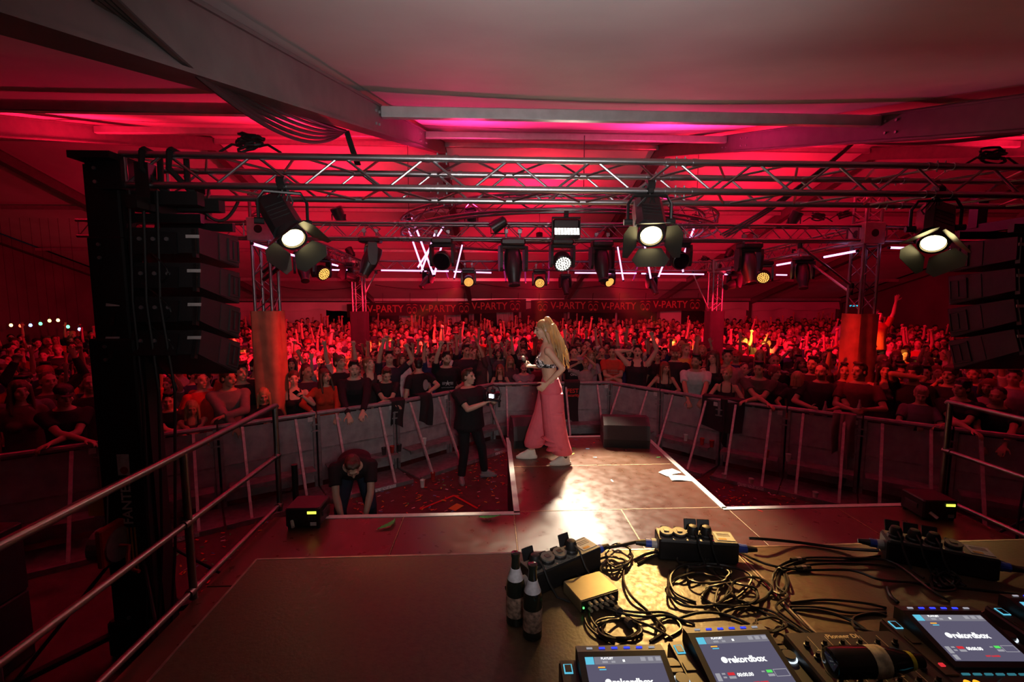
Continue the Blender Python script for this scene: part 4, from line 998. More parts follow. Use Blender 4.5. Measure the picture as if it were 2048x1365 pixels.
        if top in ('tee', 'polo', 'long', 'hoodie'):
            gg = g*(1.7 if top == 'hoodie' else 1.)
            R_ = [ring((.84, r2[0][1], r2[1][2], r2[1][3]), gg*1.4)]+[ring(r, gg*(1.25 if i < 4 else .9)) for i, r in enumerate(r2[1:-1])]+[ring((1.462, .012, r2[-1][2]+.006, r2[-1][3]+.006), .006)]
            sh.loft(R_, 20)
            if top == 'hoodie': sh.ell(bend(V(0, .09, 1.43)), (.12, .06, .08))
        elif top in ('tank', 'cami'):
            hi = 1.36 if top == 'tank' else 1.30
            R_ = [ring((.84, r2[0][1], r2[1][2], r2[1][3]), g*1.2)]+[ring(r, g*.8) for r in r2[1:6]]+[ring((hi, -.004, r2[6][2]*.92, r2[6][3]), g*.6)]
            sh.loft(R_, 20)
            for q in (-1, 1):
                w_ = .03 if top == 'tank' else .014
                pts = [bend(V(q*.085, -.10, hi-.03)), bend(V(q*.085, -.075, 1.42)), bend(V(q*.08, .02, 1.45)), bend(V(q*.085, .085, 1.36))]
                for a_, c_ in zip(pts[:-1], pts[1:]): sh.cone(a_, c_, w_, w_, 8)
        if f and top not in ('none',):
            for q in (-1, 1): sh.ell(bend(V(q*.068, -.088, 1.24)), (.070, .064, .066))
        b.soups = so, sh, pants
        b.j_body = job(so, voxel, 2, dec); b.j_top = job(sh, max(.012, voxel), 3, .55) if sh.n else None; b.j_leg = job(pants, .015, 3, .5) if pants.n else None
    def finish(b, meshes, name):
        me = meshes[b.j_body]; me.name = name; n = len(me.vertices); co = np.empty(n*3); me.vertices.foreach_get('co', co); co = co.reshape(-1, 3)
        h = (co-b.Hp) @ b.Hm; col = np.ones((n, 4))
        def el(c, r): return ((h[:, 0]-c[0])/r[0])**2+((h[:, 1]-c[1])/r[1])**2+((h[:, 2]-c[2])/r[2])**2 < 1
        for q in (-1, 1):
            col[el((q*.033, -.09, .006), (.019, .03, .0095))] = (.28, .24, .24, 1); col[el((q*.033, -.09, .027), (.026, .03, .007))] = (.38, .3, .26, 1)
        if b.mouth > .2: col[el((0, -.095, -.066-b.mouth*.008), (.021, .03, .006+.013*b.mouth))] = (.10, .04, .04, 1)
        else: col[el((0, -.098, -.063), (.026, .03, .0085))] = (.8, .45, .42, 1)
        if b.beard:
            m = (h[:, 2] < -.045) & (h[:, 1] < .01) & (h[:, 2] > -.135) & (np.abs(h[:, 0]) < .075) & ~el((0, -.098, -.063), (.022, .03, .011)); col[m] = (.42, .33, .28, 1)
        col[co[:, 2] < .1] = (.12, .1, .1, 1)
        a = me.attributes.new('tint', 'FLOAT_COLOR', 'POINT'); a.data.foreach_set('color', col.ravel())
        me.materials.append(M['skin']); b.m_body = me
        b.m_top = b.m_leg = None
        if b.j_top is not None: b.m_top = meshes[b.j_top]; b.m_top.materials.append(M['cloth'])
        if b.j_leg is not None: b.m_leg = meshes[b.j_leg]; b.m_leg.materials.append(M['cloth'])
M['skin'] = mat('skin', (.6, .4, .3), .5, objcol=True, attr='tint', noise=.06, nscale=25, spec=.35)
M['cloth'] = mat('garment_cloth', (.2, .2, .2), .85, objcol=True, noise=.14, nscale=18, bump=.25, bscale=26, spec=.25)
M['hair'] = mat('hair', (.1, .05, .03), .5, objcol=True, noise=.35, nscale=45, bump=.5, bscale=70, spec=.4, stretch=(1, 1, .15))
# ------------------------------------------------------------------ hair styles, in head space
def hair_jobs():
    J = {}
    def cap(s, g=0., fr=0.):
        s.ell((0, .024, .040), (.081+g, .098+g, .086+g)); s.ell((0, .05, -.02), (.072+g, .07+g, .07+g))
    s = Soup(); cap(s, .002); [s.ell((x*.022, -.045+.012*abs(x), .118), (.026, .04, .022)) for x in (-2, -1, 0, 1, 2)]; J['short'] = job(s, .009, 2, .6)
    s = Soup(); cap(s, -.002); J['crop'] = job(s, .01, 2, .6)
    s = Soup(); cap(s, .006); [s.ell((.05*math.cos(a)*q, .02+.06*math.sin(a)*q, .07+.06*(1-q*.6)), (.034, .034, .03)) for a in [k*.9 for k in range(7)] for q in (.45, 1.1)]; J['curly'] = job(s, .01, 1, .6)
    s = Soup(); cap(s, .006)
    s.loft([(V(0, .03, .03), V(1, 0, 0), V(0, 1, 0), .088, .085), (V(0, .045, -.06), V(1, 0, 0), V(0, 1, 0), .092, .066), (V(0, .062, -.16), V(1, 0, 0), V(0, 1, 0), .105, .052), (V(0, .075, -.26), V(1, 0, 0), V(0, 1, 0), .105, .042), (V(0, .08, -.34), V(1, 0, 0), V(0, 1, 0), .08, .03)], 16)
    for q in (-1, 1): s.cone((q*.076, -.01, .03), (q*.087, -.02, -.1), .026, .024); s.cone((q*.087, -.02, -.1), (q*.095, -.055, -.25), .024, .016)
    J['long'] = job(s, .0095, 2, .6)
    s = Soup(); cap(s, .007); s.loft([(V(0, .03, .03), V(1, 0, 0), V(0, 1, 0), .09, .088), (V(0, .04, -.05), V(1, 0, 0), V(0, 1, 0), .098, .075), (V(0, .045, -.13), V(1, 0, 0), V(0, 1, 0), .1, .068)], 16)
    for q in (-1, 1): s.cone((q*.078, -.015, .03), (q*.09, -.03, -.11), .026, .022)
    J['bob'] = job(s, .0095, 2, .6)
    s = Soup(); cap(s, .001); s.cone((0, .115, .07), (0, .15, .0), .03, .034); s.cone((0, .15, .0), (0, .12, -.2), .034, .012); J['ponytail'] = job(s, .0095, 2, .6)
    s = Soup(); cap(s, .001); s.ell((0, .08, .125), (.042, .042, .038)); J['bun'] = job(s, .0095, 2, .6)
    s = Soup(); s.loft([(V(0, .012, .048), V(1, 0, 0), V(0, 1, 0), .088, .108), (V(0, .014, .085), V(1, 0, 0), V(0, 1, 0), .085, .102), (V(0, .016, .118), V(1, 0, 0), V(0, 1, 0), .065, .078), (V(0, .016, .135), V(1, 0, 0), V(0, 1, 0), .03, .035)], 18)
    s.loft([(V(0, -.085, .050), V(1, 0, 0), V(0, .9, .1), .078, .03), (V(0, -.13, .044), V(1, 0, 0), V(0, .9, .1), .068, .052), (V(0, -.13, .052), V(1, 0, 0), V(0, .9, .1), .066, .05)], 18); J['cap'] = job(s, .008, 1, .6)
    s = Soup(); cap(s, .012); s.ell((0, .01, .09), (.08, .1, .06)); J['beanie'] = job(s, .01, 2, .6)
    return J
HAIRCOL = dict(dark=(.018, .012, .010), brown=(.06, .030, .016), blonde=(.36, .24, .11), red=(.16, .045, .02), fair=(.2, .12, .055))
SKIN = [(.55, .33, .24), (.60, .38, .28), (.5, .29, .2), (.42, .24, .16)]
def place(b, label, loc, yaw, scale=1., top=(.02, .02, .02), leg=(.03, .035, .05), hair='short', hcol='dark', skin=None, group='people in the crowd', cat='person', hatcol=None, topname=None):
    o = link('person', b.m_body, None, loc, (0, 0, yaw), (scale,)*3); tag(o, label, cat, group); o.color = (*(skin or rng.choice(SKIN)), 1)
    if b.m_top: 
        c = link({'tee': 'tshirt', 'polo': 'polo_shirt', 'long': 'sweater', 'hoodie': 'hoodie', 'tank': 'tank_top', 'cami': 'camisole'}.get(topname or b.top, 'top'), b.m_top, o); c.color = (*top, 1)
    if b.m_leg: c = link('trousers', b.m_leg, o); c.color = (*leg, 1)
    if hair:
        Hm = Matrix([list(r) for r in b.Hm]).to_4x4(); Hm.translation = Vector(b.Hp)
        if hair in ('cap', 'beanie'):
            c = link('cap' if hair == 'cap' else 'beanie', HAIR[hair], o, mw=Hm); c.color = (*(hatcol or (.015, .015, .015)), 1)
            c = link('hair', HAIR['crop'], o, mw=Hm); c.color = (*HAIRCOL[hcol], 1)
        else: c = link('hair', HAIR[hair], o, mw=Hm); c.color = (*HAIRCOL[hcol], 1)
    return o
def held(parent, b, which, mesh, name, tilt=0, loc=(0, 0, 0)):
    pass
# ------------------------------------------------------------------ the generic crowd poses
UP = dict(nl=(0, -1, 0), nr=(0, -1, 0))
GEN = {
 'idle_m': dict(sex='m', hp=-3), 'idle_f': dict(sex='f', hp=2), 'idle_m2': dict(sex='m', hy=24, hp=4, mouth=.8), 'idle_f2': dict(sex='f', hy=-22, mouth=.7),
 'raiseR_m': dict(sex='m', Rt=(-.20, -.22, 1.98), hr='point', er=(-.8, .1, -.3), mouth=.8, hp=5, shoulder_lift=(0, .03), **UP),
 'raiseL_m': dict(sex='m', L=(.26, -.16, 1.96), hl='open', el=(.8, .1, -.3), hp=4, hy=12, shoulder_lift=(.03, 0), **UP),
 'raiseR_f': dict(sex='f', Rt=(-.22, -.2, 1.9), hr='open', er=(-.8, .1, -.3), mouth=.7, shoulder_lift=(0, .03), **UP),
 'both_m': dict(sex='m', L=(.27, -.2, 1.92), Rt=(-.24, -.22, 1.96), hl='fist', hr='horns', el=(.8, .1, -.2), er=(-.8, .1, -.2), mouth=1., hp=8, shoulder_lift=(.03, .03), **UP),
 'both_f': dict(sex='f', L=(.17, -.25, 1.82), Rt=(-.15, -.25, 1.84), hl='open', hr='open', el=(.9, .1, -.2), er=(-.9, .1, -.2), mouth=.6, hp=6, **UP),
 'fwd_m': dict(sex='m', Rt=(-.1, -.52, 1.66), hr='open', er=(-.7, .2, -.6), nr=(0, -.2, -1), mouth=.5, twist=10),
 'phone_m': dict(sex='m', L=(.06, -.34, 1.58), Rt=(-.05, -.34, 1.6), hl='grip', hr='grip', nl=(-.6, -.6, 0), nr=(.6, -.6, 0), hp=2),
 'chest_f': dict(sex='f', L=(.05, -.24, 1.26), Rt=(-.05, -.25, 1.28), hl='relax', hr='relax', nl=(-1, 0, 0), nr=(1, 0, 0), hp=6),
}
STY = {'idle_m': 'standing', 'idle_f': 'standing', 'idle_m2': 'shouting', 'idle_f2': 'singing', 'raiseR_m': 'pointing up', 'raiseL_m': 'raising one hand', 'raiseR_f': 'raising one hand', 'both_m': 'arms thrown up', 'both_f': 'both hands raised', 'fwd_m': 'stretching one arm', 'phone_m': 'hands before face', 'chest_f': 'hands at chest'}
# ------------------------------------------------------------------ the front rows, as the photograph shows them
# px, py of the head centre; d = metres behind the barrier; a = extra turn (deg, + towards image right); the rest goes to Body / place
ON = dict(lean=16, L=(-.14, -.46, 1.14), Rt=(.12, -.50, 1.13), hl='relax', hr='relax', el=(1, .2, -.3), er=(-1, .2, -.3), nl=(0, -.2, -1), nr=(0, -.2, -1))
HANG = dict(lean=18, L=(.08, -.62, .98), Rt=(-.10, -.60, .94), hl='relax', hr='relax', el=(.7, -.1, .5), er=(-.7, -.1, .5), nl=(0, .6, -.6), nr=(0, .6, -.6))
B_, G_, W_ = (.012, .012, .013), (.13, .13, .135), (.6, .58, .56)
CAST = [
 # left side, behind the mast
 (35, 735, .9, 0, dict(sex='m', hy=10), dict(top=G_, hair='short'), 'man in a grey top at the far left edge of the crowd'),
 (85, 705, 1.9, 20, dict(sex='m', L=(.3, -.1, 1.85), Rt=(-.25, -.1, 1.85), hl='open', hr='fist', el=(1, 0, 0), er=(-1, 0, 0), top='long'), dict(top=B_, hair='cap', hatcol=(.3, .05, .04)), 'man in a cap raising both arms left of the lifting tower'),
 (90, 728, 1.2, 15, dict(sex='m', hy=15), dict(top=(.06, .05, .05), hair='crop', hcol='brown'), 'crop-haired man left of the lifting tower, below the cap wearer'),
 (118, 790, .25, 25, dict(sex='m', hy=12, hp=-6, **ON), dict(top=B_, hair='cap', hatcol=(.014, .013, .013)), 'man in black cap and black shirt leaning on the barrier left of the lifting tower'),
 (175, 762, .7, 10, dict(sex='m'), dict(top=B_, hair='crop', hcol='brown'), 'man with cropped hair half hidden by the left lifting tower'),
 (30, 780, .5, 20, dict(sex='f', hy=12), dict(top=(.10, .05, .05), hair='long', hcol='brown'), 'long-haired woman low at the left edge of the frame'),
 (375, 815, .25, 20, dict(sex='f', top='tank', hp=-8, **ON), dict(top=(.05, .04, .04), hair='long', hcol='blonde'), 'blonde woman leaning on the barrier below the left line array'),
 (330, 800, .45, 20, dict(sex='m', hy=-10, **ON), dict(top=B_, hair='short'), 'dark-haired man under the left line array beside the mast cables'),
 (452, 752, .3, 25, dict(sex='m', hy=38, lean=14, L=(-.08, -.42, 1.16), Rt=(.10, -.58, .92), hl='relax', hr='relax', el=(1, 0, -.2), er=(-.6, -.2, .5), nl=(0, -.2, -1), nr=(0, .6, -.6), top='long', mouth=.3), dict(top=(.16, .14, .13), hair='short', hcol='brown'), 'man in pale printed sleeves hanging one arm over the barrier, left'),
 (480, 738, .55, 15, dict(sex='m', hy=18), dict(top=B_, hair='short'), 'dark-haired man with black top right of the left line array'),
 (511, 735, .95, 20, dict(sex='m', hy=22), dict(top=(.03, .02, .02), hair='short', hcol='dark'), 'man with thick dark hair looking right below the left wrapped tower'),
 (522, 790, .25, 22, dict(sex='f', hp=-14, lean=12, L=(.05, -.3, 1.16), Rt=(-.06, -.28, 1.10), hl='grip', hr='relax', nl=(-.7, -.5, 0), nr=(.7, -.5, 0), el=(.9, .3, -.4), er=(-.9, .3, -.4), top='hoodie'), dict(top=B_, hair='long', hcol='blonde'), 'small blonde girl in a black hooded top looking down at the barrier'),
 (550, 740, .8, 20, dict(sex='f', hy=8, top='cami'), dict(top=B_, hair='long', hcol='blonde'), 'blonde woman in a low black top behind the girl at the left barrier'),
 (585, 757, .35, 25, dict(sex='f', hp=-3, L=(.10, -.30, 1.38), Rt=(-.2, -.2, 1.0), hl='grip', el=(.8, .2, -.9), nl=(-.4, -.9, 0), top='cami'), dict(top=B_, hair='ponytail', hcol='brown'), 'woman in a black top holding up a phone at the left barrier'),
 (612, 745, .8, 25, dict(sex='m', hy=30, mouth=.5), dict(top=(.05, .02, .03), hair='crop', hcol='brown'), 'man behind the raised phone at the left barrier'),
 (648, 752, .28, 20, dict(sex='f', hy=26, hp=8, mouth=1., lean=10, L=(.12, -.50, 1.02), Rt=(-.22, -.34, 1.13), hl='relax', hr='relax', el=(.9, .2, -.2), er=(-.9, .2, -.2), nl=(0, .4, -.8), nr=(0, -.2, -1), top='long'), dict(top=(.50, .045, .02), hair='long', hcol='brown'), 'woman in an orange red sweater with open mouth leaning on the left barrier'),
 (678, 725, .8, 25, dict(sex='f', hy=40, hp=5), dict(top=B_, hair='bun', hcol='brown'), 'woman with tied hair in profile behind the orange red sweater'),
 (706, 724, .3, 22, dict(sex='m', hy=6, mouth=.4, top='long', **HANG), dict(top=(.016, .014, .016), hair='short'), 'man in a dark long-sleeved shirt letting both hands hang over the left barrier'),
 (738, 728, .6, 25, dict(sex='f', hy=30, hp=12, top='tank'), dict(top=(.03, .02, .02), hair='ponytail', hcol='fair'), 'fair-haired woman looking up to the right behind the left barrier'),
 (771, 748, .28, 15, dict(sex='m', hy=8, hp=-20, top='polo', bulk=.95, **ON), dict(top=B_, hair='short', hcol='brown'), 'young man in a black polo shirt looking down, arms folded on the barrier'),
 (778, 716, .9, 15, dict(sex='m', L=(.3, -.2, 1.8), Rt=(-.1, -.2, 1.9), hl='fist', hr='grip', el=(1, 0, 0), er=(-1, 0, -.2)), dict(top=(.02, .02, .03), hair='short'), 'man raising both fists behind the young man in the polo shirt'),
 (836, 728, .32, 150, dict(sex='m', hy=-20, lean=0, Rt=(.0, .34, 1.17), er=(-1, .4, -.2), hr='relax', nr=(0, 0, -1)), dict(top=B_, hair='crop'), 'man in a black printed T-shirt standing with his back to the stage'),
 (892, 716, .30, 15, dict(sex='m', hy=22, lean=14, mouth=.3, Rt=(-.10, -.36, 1.86), hr='fist', er=(-.9, .1, -.5), L=(.2, -.3, 1.1), bulk=1.08, beard=1, **dict(nr=(0, -1, 0))), dict(top=B_, hair='short'), 'man in a black T-shirt with a white star emblem raising one fist'),
 (932, 702, .75, 12, dict(sex='m', hy=20, mouth=.3, bulk=1.05), dict(top=(.016, .016, .018), hair='short'), 'man in a dark T-shirt right of the star emblem shirt'),
 (962, 705, .6, 60, dict(sex='f', hy=30, L=(.16, -.2, 1.86), hl='open', el=(.9, .1, -.2)), dict(top=(.05, .03, .03), hair='long', hcol='red'), 'woman with long reddish hair seen from the side raising one arm'),
 (1000, 748, .28, 5, dict(sex='f', hy=-6, mouth=.7, L=(.09, -.26, 1.30), Rt=(-.08, -.26, 1.30), hl='fist', hr='fist', el=(.9, .1, -.9), er=(-.9, .1, -.9), nl=(-1, 0, 0), nr=(1, 0, 0), top='tank'), dict(top=B_, hair='long', hcol='red'), 'shouting woman in a black top with both hands at her chest'),
 (1020, 722, .8, 10, dict(sex='f', hy=15, mouth=.6), dict(top=(.05, .04, .04), hair='long', hcol='fair'), 'light-haired woman behind the shouting woman'),
 (1048, 735, .30, 5, dict(sex='m', hy=4, mouth=1., bulk=1.12, **ON), dict(top=(.24, .21, .23), hair='crop', hcol='brown'), 'stout man in a grey T-shirt shouting left of the singer'),
 (1075, 730, .8, 0, dict(sex='m', hy=10), dict(top=(.08, .03, .03), hair='short'), 'man half hidden right behind the shouting man in grey'),
 (1148, 705, .5, -5, dict(sex='m', hp=4), dict(top=B_, hair='short'), 'man in a black lettered T-shirt right behind the hair of the singer'),
 (1172, 728, .30, -5, dict(sex='f', hy=-10, Rt=(-.2, .02, 1.62), L=(.02, -.20, 1.78), hl='relax', hr='relax', el=(1, -.2, .2), er=(-1, .1, 0), nl=(0, 0, -1), bulk=1.1, mouth=.4), dict(top=(.25, .22, .20), hair='bun', hcol='fair'), 'woman in a grey top holding one arm above her head right of the singer'),
 (1226, 703, .30, -5, dict(sex='m', hy=-18, hp=-8, lean=8, L=(-.05, -.42, 1.12), Rt=(.05, -.42, 1.12), hl='grip', hr='grip', el=(.9, .3, -.4), er=(-.9, .3, -.4), nl=(-1, 0, -.3), nr=(1, 0, -.3)), dict(top=(.55, .05, .03), hair='short'), 'man in a red printed T-shirt with clasped hands on the barrier'),
 (1275, 697, .33, -8, dict(sex='m', hp=10, mouth=1., Rt=(-.14, .06, 1.64), L=(.26, -.05, 1.92), hl='fist', hr='relax', er=(-1, -.2, .3), el=(.9, .1, -.1), bulk=1.1, top='tank', shoulder_lift=(.03, .03)), dict(top=B_, hair='short'), 'shouting man in a black tank top, one fist up'),
 (1331, 735, .28, -5, dict(sex='f', hy=26, lean=8, L=(.14, -.36, 1.13), Rt=(-.16, -.32, 1.15), hl='grip', hr='relax', el=(.9, .2, -.5), er=(-.9, .2, -.5), top='cami'), dict(top=B_, hair='long', hcol='red'), 'red-haired woman in a black strap top looking right at the right barrier'),
 (1350, 706, .75, -8, dict(sex='m', mouth=.3, bulk=1.1, beard=1), dict(top=B_, hair='cap', hatcol=(.2, .04, .03)), 'bearded man in a cap and black T-shirt behind the red-haired woman'),
 (1393, 722, .28, -8, dict(sex='m', hy=-24, hp=4, beard=1, bulk=1.04, **HANG), dict(top=W_, hair='short'), 'bearded man in a white T-shirt hanging his hands over the right barrier'),
 (1372, 690, 1.4, -10, dict(sex='m', hy=20), dict(top=(.6, .45, .1), hair='short', hcol='blonde'), 'fair-haired young man in a shirt coloured like amber light behind the right barrier'),  # the amber beam is put into the shirt colour
 (1428, 712, .7, -10, dict(sex='f', hy=-25, top='tank'), dict(top=B_, hair='long', hcol='brown'), 'woman with loose brown hair looking left behind the white T-shirt'),
 (1456, 748, .28, -10, dict(sex='f', hy=-26, hp=8, lean=8, Rt=(-.16, -.38, 1.13), L=(.14, -.38, 1.15), hl='grip', hr='fist', el=(.9, .2, -.5), er=(-.9, .2, -.5), top='cami'), dict(top=B_, hair='bun', hcol='blonde'), 'blonde woman with tied hair and a necklace holding the black cloth'),
 (1455, 700, .9, -10, dict(sex='m', hy=8, hp=5), dict(top=(.3, .16, .16), hair='short'), 'man in a striped pale shirt behind the blonde woman at the right barrier'),
 (1520, 737, .28, -14, dict(sex='m', hy=-16, bulk=1.1, **ON), dict(top=(.055, .06, .04), hair='short'), 'man with glasses in an olive T-shirt folding his arms on the right barrier'),
 (1550, 702, .9, -14, dict(sex='m', hy=10, mouth=.5), dict(top=B_, hair='crop', hcol='brown'), 'crop-haired man in black behind the olive T-shirt'),
 (1553, 745, .6, -30, dict(sex='f', hy=40), dict(top=(.03, .02, .03), hair='beanie', hatcol=(.2, .04, .05)), 'person in a reddish beanie turned right behind the olive T-shirt'),
 (1600, 757, .28, -150, dict(sex='f', hy=20, lean=-4, L=(.02, .36, 1.10), el=(1, .4, -.2), hl='relax', nl=(0, 0, -1)), dict(top=B_, hair='bob', hcol='blonde'), 'woman with a blonde bob turning her back to the stage, arm on the barrier'),
 (1628, 718, .75, -20, dict(sex='m', hy=-20, mouth=.6), dict(top=(.05, .02, .02), hair='short'), 'dark-haired man shouting between the blonde bob and the raised arm'),
 (1646, 742, .28, -16, dict(sex='m', hy=-24, beard=1, mouth=.4, lean=8, bulk=1.05, L=(.14, -.40, 1.12), Rt=(-.12, -.36, 1.12), hl='grip', hr='relax', el=(.9, .2, -.4), er=(-.9, .2, -.4), nl=(-1, 0, 0)), dict(top=(.02, .016, .016), hair='crop'), 'bearded man in a dark T-shirt holding a bottle at the right barrier'),
 (1694, 742, .75, -20, dict(sex='m', hy=-8, Rt=(-.22, -.2, 1.92), hr='fist', er=(-.8, .1, -.3)), dict(top=(.03, .02, .02), hair='short'), 'man raising one fist beside the foot of the right tower'),
 (1722, 735, .28, -18, dict(sex='m', hy=-36, bulk=1.1, L=(.10, -.34, 1.16), Rt=(-.06, -.36, 1.14), hl='grip', hr='grip', el=(.9, .3, -.5), er=(-.9, .3, -.5), nl=(-1, 0, 0), nr=(1, 0, 0)), dict(top=(.075, .02, .022), hair='short', hcol='brown'), 'man in a dark red T-shirt in profile holding a cup below the right tower'),
 (1773, 740, .7, -18, dict(sex='f', hy=6, top='tank'), dict(top=(.07, .04, .04), hair='long', hcol='dark'), 'dark-haired woman facing the stage right of the right tower'),
 (1832, 727, .6, -20, dict(sex='m', hy=-20, Rt=(.02, -.12, 1.58), hr='fist', er=(-1, .1, -.3)), dict(top=B_, hair='beanie', hatcol=(.02, .02, .02)), 'man in black with a hand before his face right of the right tower'),
 (1850, 790, .25, -18, dict(sex='m', hp=-16, L=(.08, -.36, 1.18), Rt=(-.05, -.38, 1.18), hl='grip', hr='grip', el=(.9, .3, -.5), er=(-.9, .3, -.5)), dict(top=(.08, .09, .09), hair='beanie', hatcol=(.42, .24, .2)), 'person with a pale cloth on the head looking at a phone at the right barrier'),
 (1930, 775, .25, -22, dict(sex='m', hy=-30, hp=6, **ON), dict(top=B_, hair='curly'), 'curly-haired man in black looking up left beside the right handrail'),
 (1905, 745, .7, -22, dict(sex='m', hy=-20), dict(top=(.03, .02, .02), hair='curly', hcol='brown'), 'man with thick hair behind the curly-haired man at the right handrail'),
 (2005, 790, .3, -25, dict(sex='m', hy=-20, **HANG), dict(top=B_, hair='crop'), 'man in black letting his hands hang over the barrier at the right edge'),
]
# ------------------------------------------------------------------ queue all meshes
T_ = {}
for k, v in GEN.items(): T_[k] = Body(**{**dict(voxel=.0105, dec=.3), **v})
CB = []
for c in CAST: CB.append(Body(**{**dict(dec=.34), **c[4]}))
HJ = hair_jobs()
# ------------------------------------------------------------------ singer, camera operator, stagehand: queued with the rest
# singer faces image left; local -y is her front. rotated so that -y points to world -x
SING = Body(sex='f', lean=6, twist=-4, hy=4, hp=-6, top='none', bottom='none', voxel=.0075, dec=.7,
            Rt=(-.13, -.20, 1.15), hr='grip', er=(-.4, .7, -.7), nr=(.5, -.1, .8), thumbr=(0, -.4, .9), dr=(.1, -.95, .15), L=(.205, -.06, 1.0), hl='relax', el=(.3, .9, -.2), nl=(-1, .2, 0), thumbl=(0, -.8, .2), dl=(-.1, -.75, -.6), feet=False,
            legs={1: ((.10, .03, .50), (.12, .17, .09)), -1: ((-.11, -.10, .50), (-.12, -.22, .09)), ('t', 1): (.1, -1, 0), ('t', -1): (-.05, -1, 0)})
s = Soup()          # wide cargo trousers
def Lp(so, pts, n=18):
    so.loft([(V(*c), V(1, 0, 0), V(0, 1, 0), a, b) for c, a, b in pts], n)
Lp(s, [((0, .0, 1.03), .128, .100), ((0, .0, 1.00), .140, .108), ((0, .005, .93), .172, .130), ((0, .01, .84), .178, .138), ((0, .01, .76), .168, .13)])
Lp(s, [((.085, .01, .86), .105, .135), ((.10, .02, .72), .112, .135), ((.105, .03, .58), .118, .135), ((.11, .045, .44), .122, .138), ((.115, .07, .30), .124, .142), ((.12, .11, .18), .122, .138), ((.12, .14, .125), .105, .118)])
Lp(s, [((-.085, .0, .86), .105, .135), ((-.10, -.03, .72), .112, .13), ((-.105, -.06, .58), .116, .13), ((-.11, -.10, .44), .12, .135), ((-.115, -.145, .30), .122, .138), ((-.12, -.18, .19), .118, .13), ((-.12, -.19, .14), .1, .11)])
for q, y in ((1, .03), (-1, -.08)):       # cargo pockets and folds
    s.ell((q*.19, y+.02, .56), (.035, .085, .095)); s.ell((q*.195, y+.02, .635), (.032, .088, .018))
    for k in range(4): s.ell((q*(.12+.02*k), y-.07+.05*k, .42-.055*k), (.09, .05, .016), rx(.5-.3*k) @ ry(.4*q))
    for k in range(3): s.ell((q*.12, y-.03+.03*k, .30-.05*k), (.125, .13, .013), rx(.25*(k-1)))
J_PANT = job(s, .0085, 2, .7)
s = Soup()          # bikini top
for q in (-1, 1): s.ell(SING.bend(V(q*.066, -.094, 1.232)), (.072, .062, .066)); s.cone(SING.bend(V(q*.075, -.13, 1.27)), SING.bend(V(q*.055, -.02, 1.45)), .008, .008, 8); s.cone(SING.bend(V(q*.055, -.02, 1.45)), SING.bend(V(0, .06, 1.46)), .008, .008, 8)
s.loft([(SING.bend(V(0, -.006, z)), V(1, 0, 0), V(0, 1, 0), .148, .106) for z in (1.17, 1.215)], 22)
J_BRA = job(s, .007, 1, .7)
s = Soup(); hr_ = random.Random(3)          # waist-long wavy hair, tied half up
s.ell((0, .016, .042), (.077, .095, .082)); s.ell((0, .06, .122), (.028, .032, .026)); s.ell((0, .055, .02), (.07, .066, .08)); s.cone((0, .075, .11), (0, .105, .03), .034, .042)
for k in range(72):
    a = hr_.uniform(-1, 1); dep = hr_.uniform(-.5, .5); L = hr_.uniform(.40, .64)*(1-.12*abs(a)); ph = hr_.uniform(0, 6); p = V(a*.05, .07+dep*.05, .07-.05*abs(a)); fq = hr_.uniform(16, 22)
    for i in range(1, 15):
        t = i/14; q = V(a*(.05+.05*t)+.008*math.sin(fq*t*L+ph), .085+dep*(.06+.13*t)+.055*math.sin(min(1, t*1.5)*1.57)+.011*math.sin(fq*t*L+ph*1.3)+.02*t, .07-L*t)
        s.cone(p, q, .0135*(1-.6*(t-.07)), .0135*(1-.6*t), 6); p = q
for q in (-1, 1): s.cone((q*.072, -.02, .05), (q*.079, .01, -.06), .011, .011, 8); s.cone((q*.079, .01, -.06), (q*.074, .04, -.18), .011, .010, 8)
J_SHAIR = job(s, .006, 1, .7)
s = Soup()          # chunky sneaker, sole at z=0, toe to -y
s.loft([(V(0, .0, z), V(1, 0, 0), V(0, 1, 0), a, b) for z, a, b in ((0, .046, .135), (.03, .047, .137), (.034, .044, .132))], 20)
s.loft([(V(0, .0, .03), V(1, 0, 0), V(0, 1, 0), .042, .128), (V(0, .012, .06), V(1, 0, 0), V(0, 1, 0), .04, .105), (V(0, .04, .09), V(1, 0, 0), V(0, 1, 0), .036, .07), (V(0, .055, .115), V(1, 0, 0), V(0, 1, 0), .035, .05)], 20)
J_SHOE = job(s, .006, 2, .6)
# camera operator in the pit
OPER = Body(sex='m', feet=False, lean=-2, twist=14, hy=30, hp=4, voxel=.0085, dec=.5, top='tee', bulk=1.28, loose=1.4,
            Rt=(.10, -.33, 1.27), hr='grip', er=(-.6, -.1, -.8), nr=(.6, -.2, .5), L=(.26, -.36, 1.27), hl='grip', el=(.8, .1, -.8), nl=(-.5, -.3, .6),
            legs={1: ((.19, -.05, .5), (.26, .0, .085)), -1: ((-.11, -.05, .49), (-.15, -.02, .085)), ('t', 1): (.9, -.45, 0), ('t', -1): (-.3, -1, 0)})
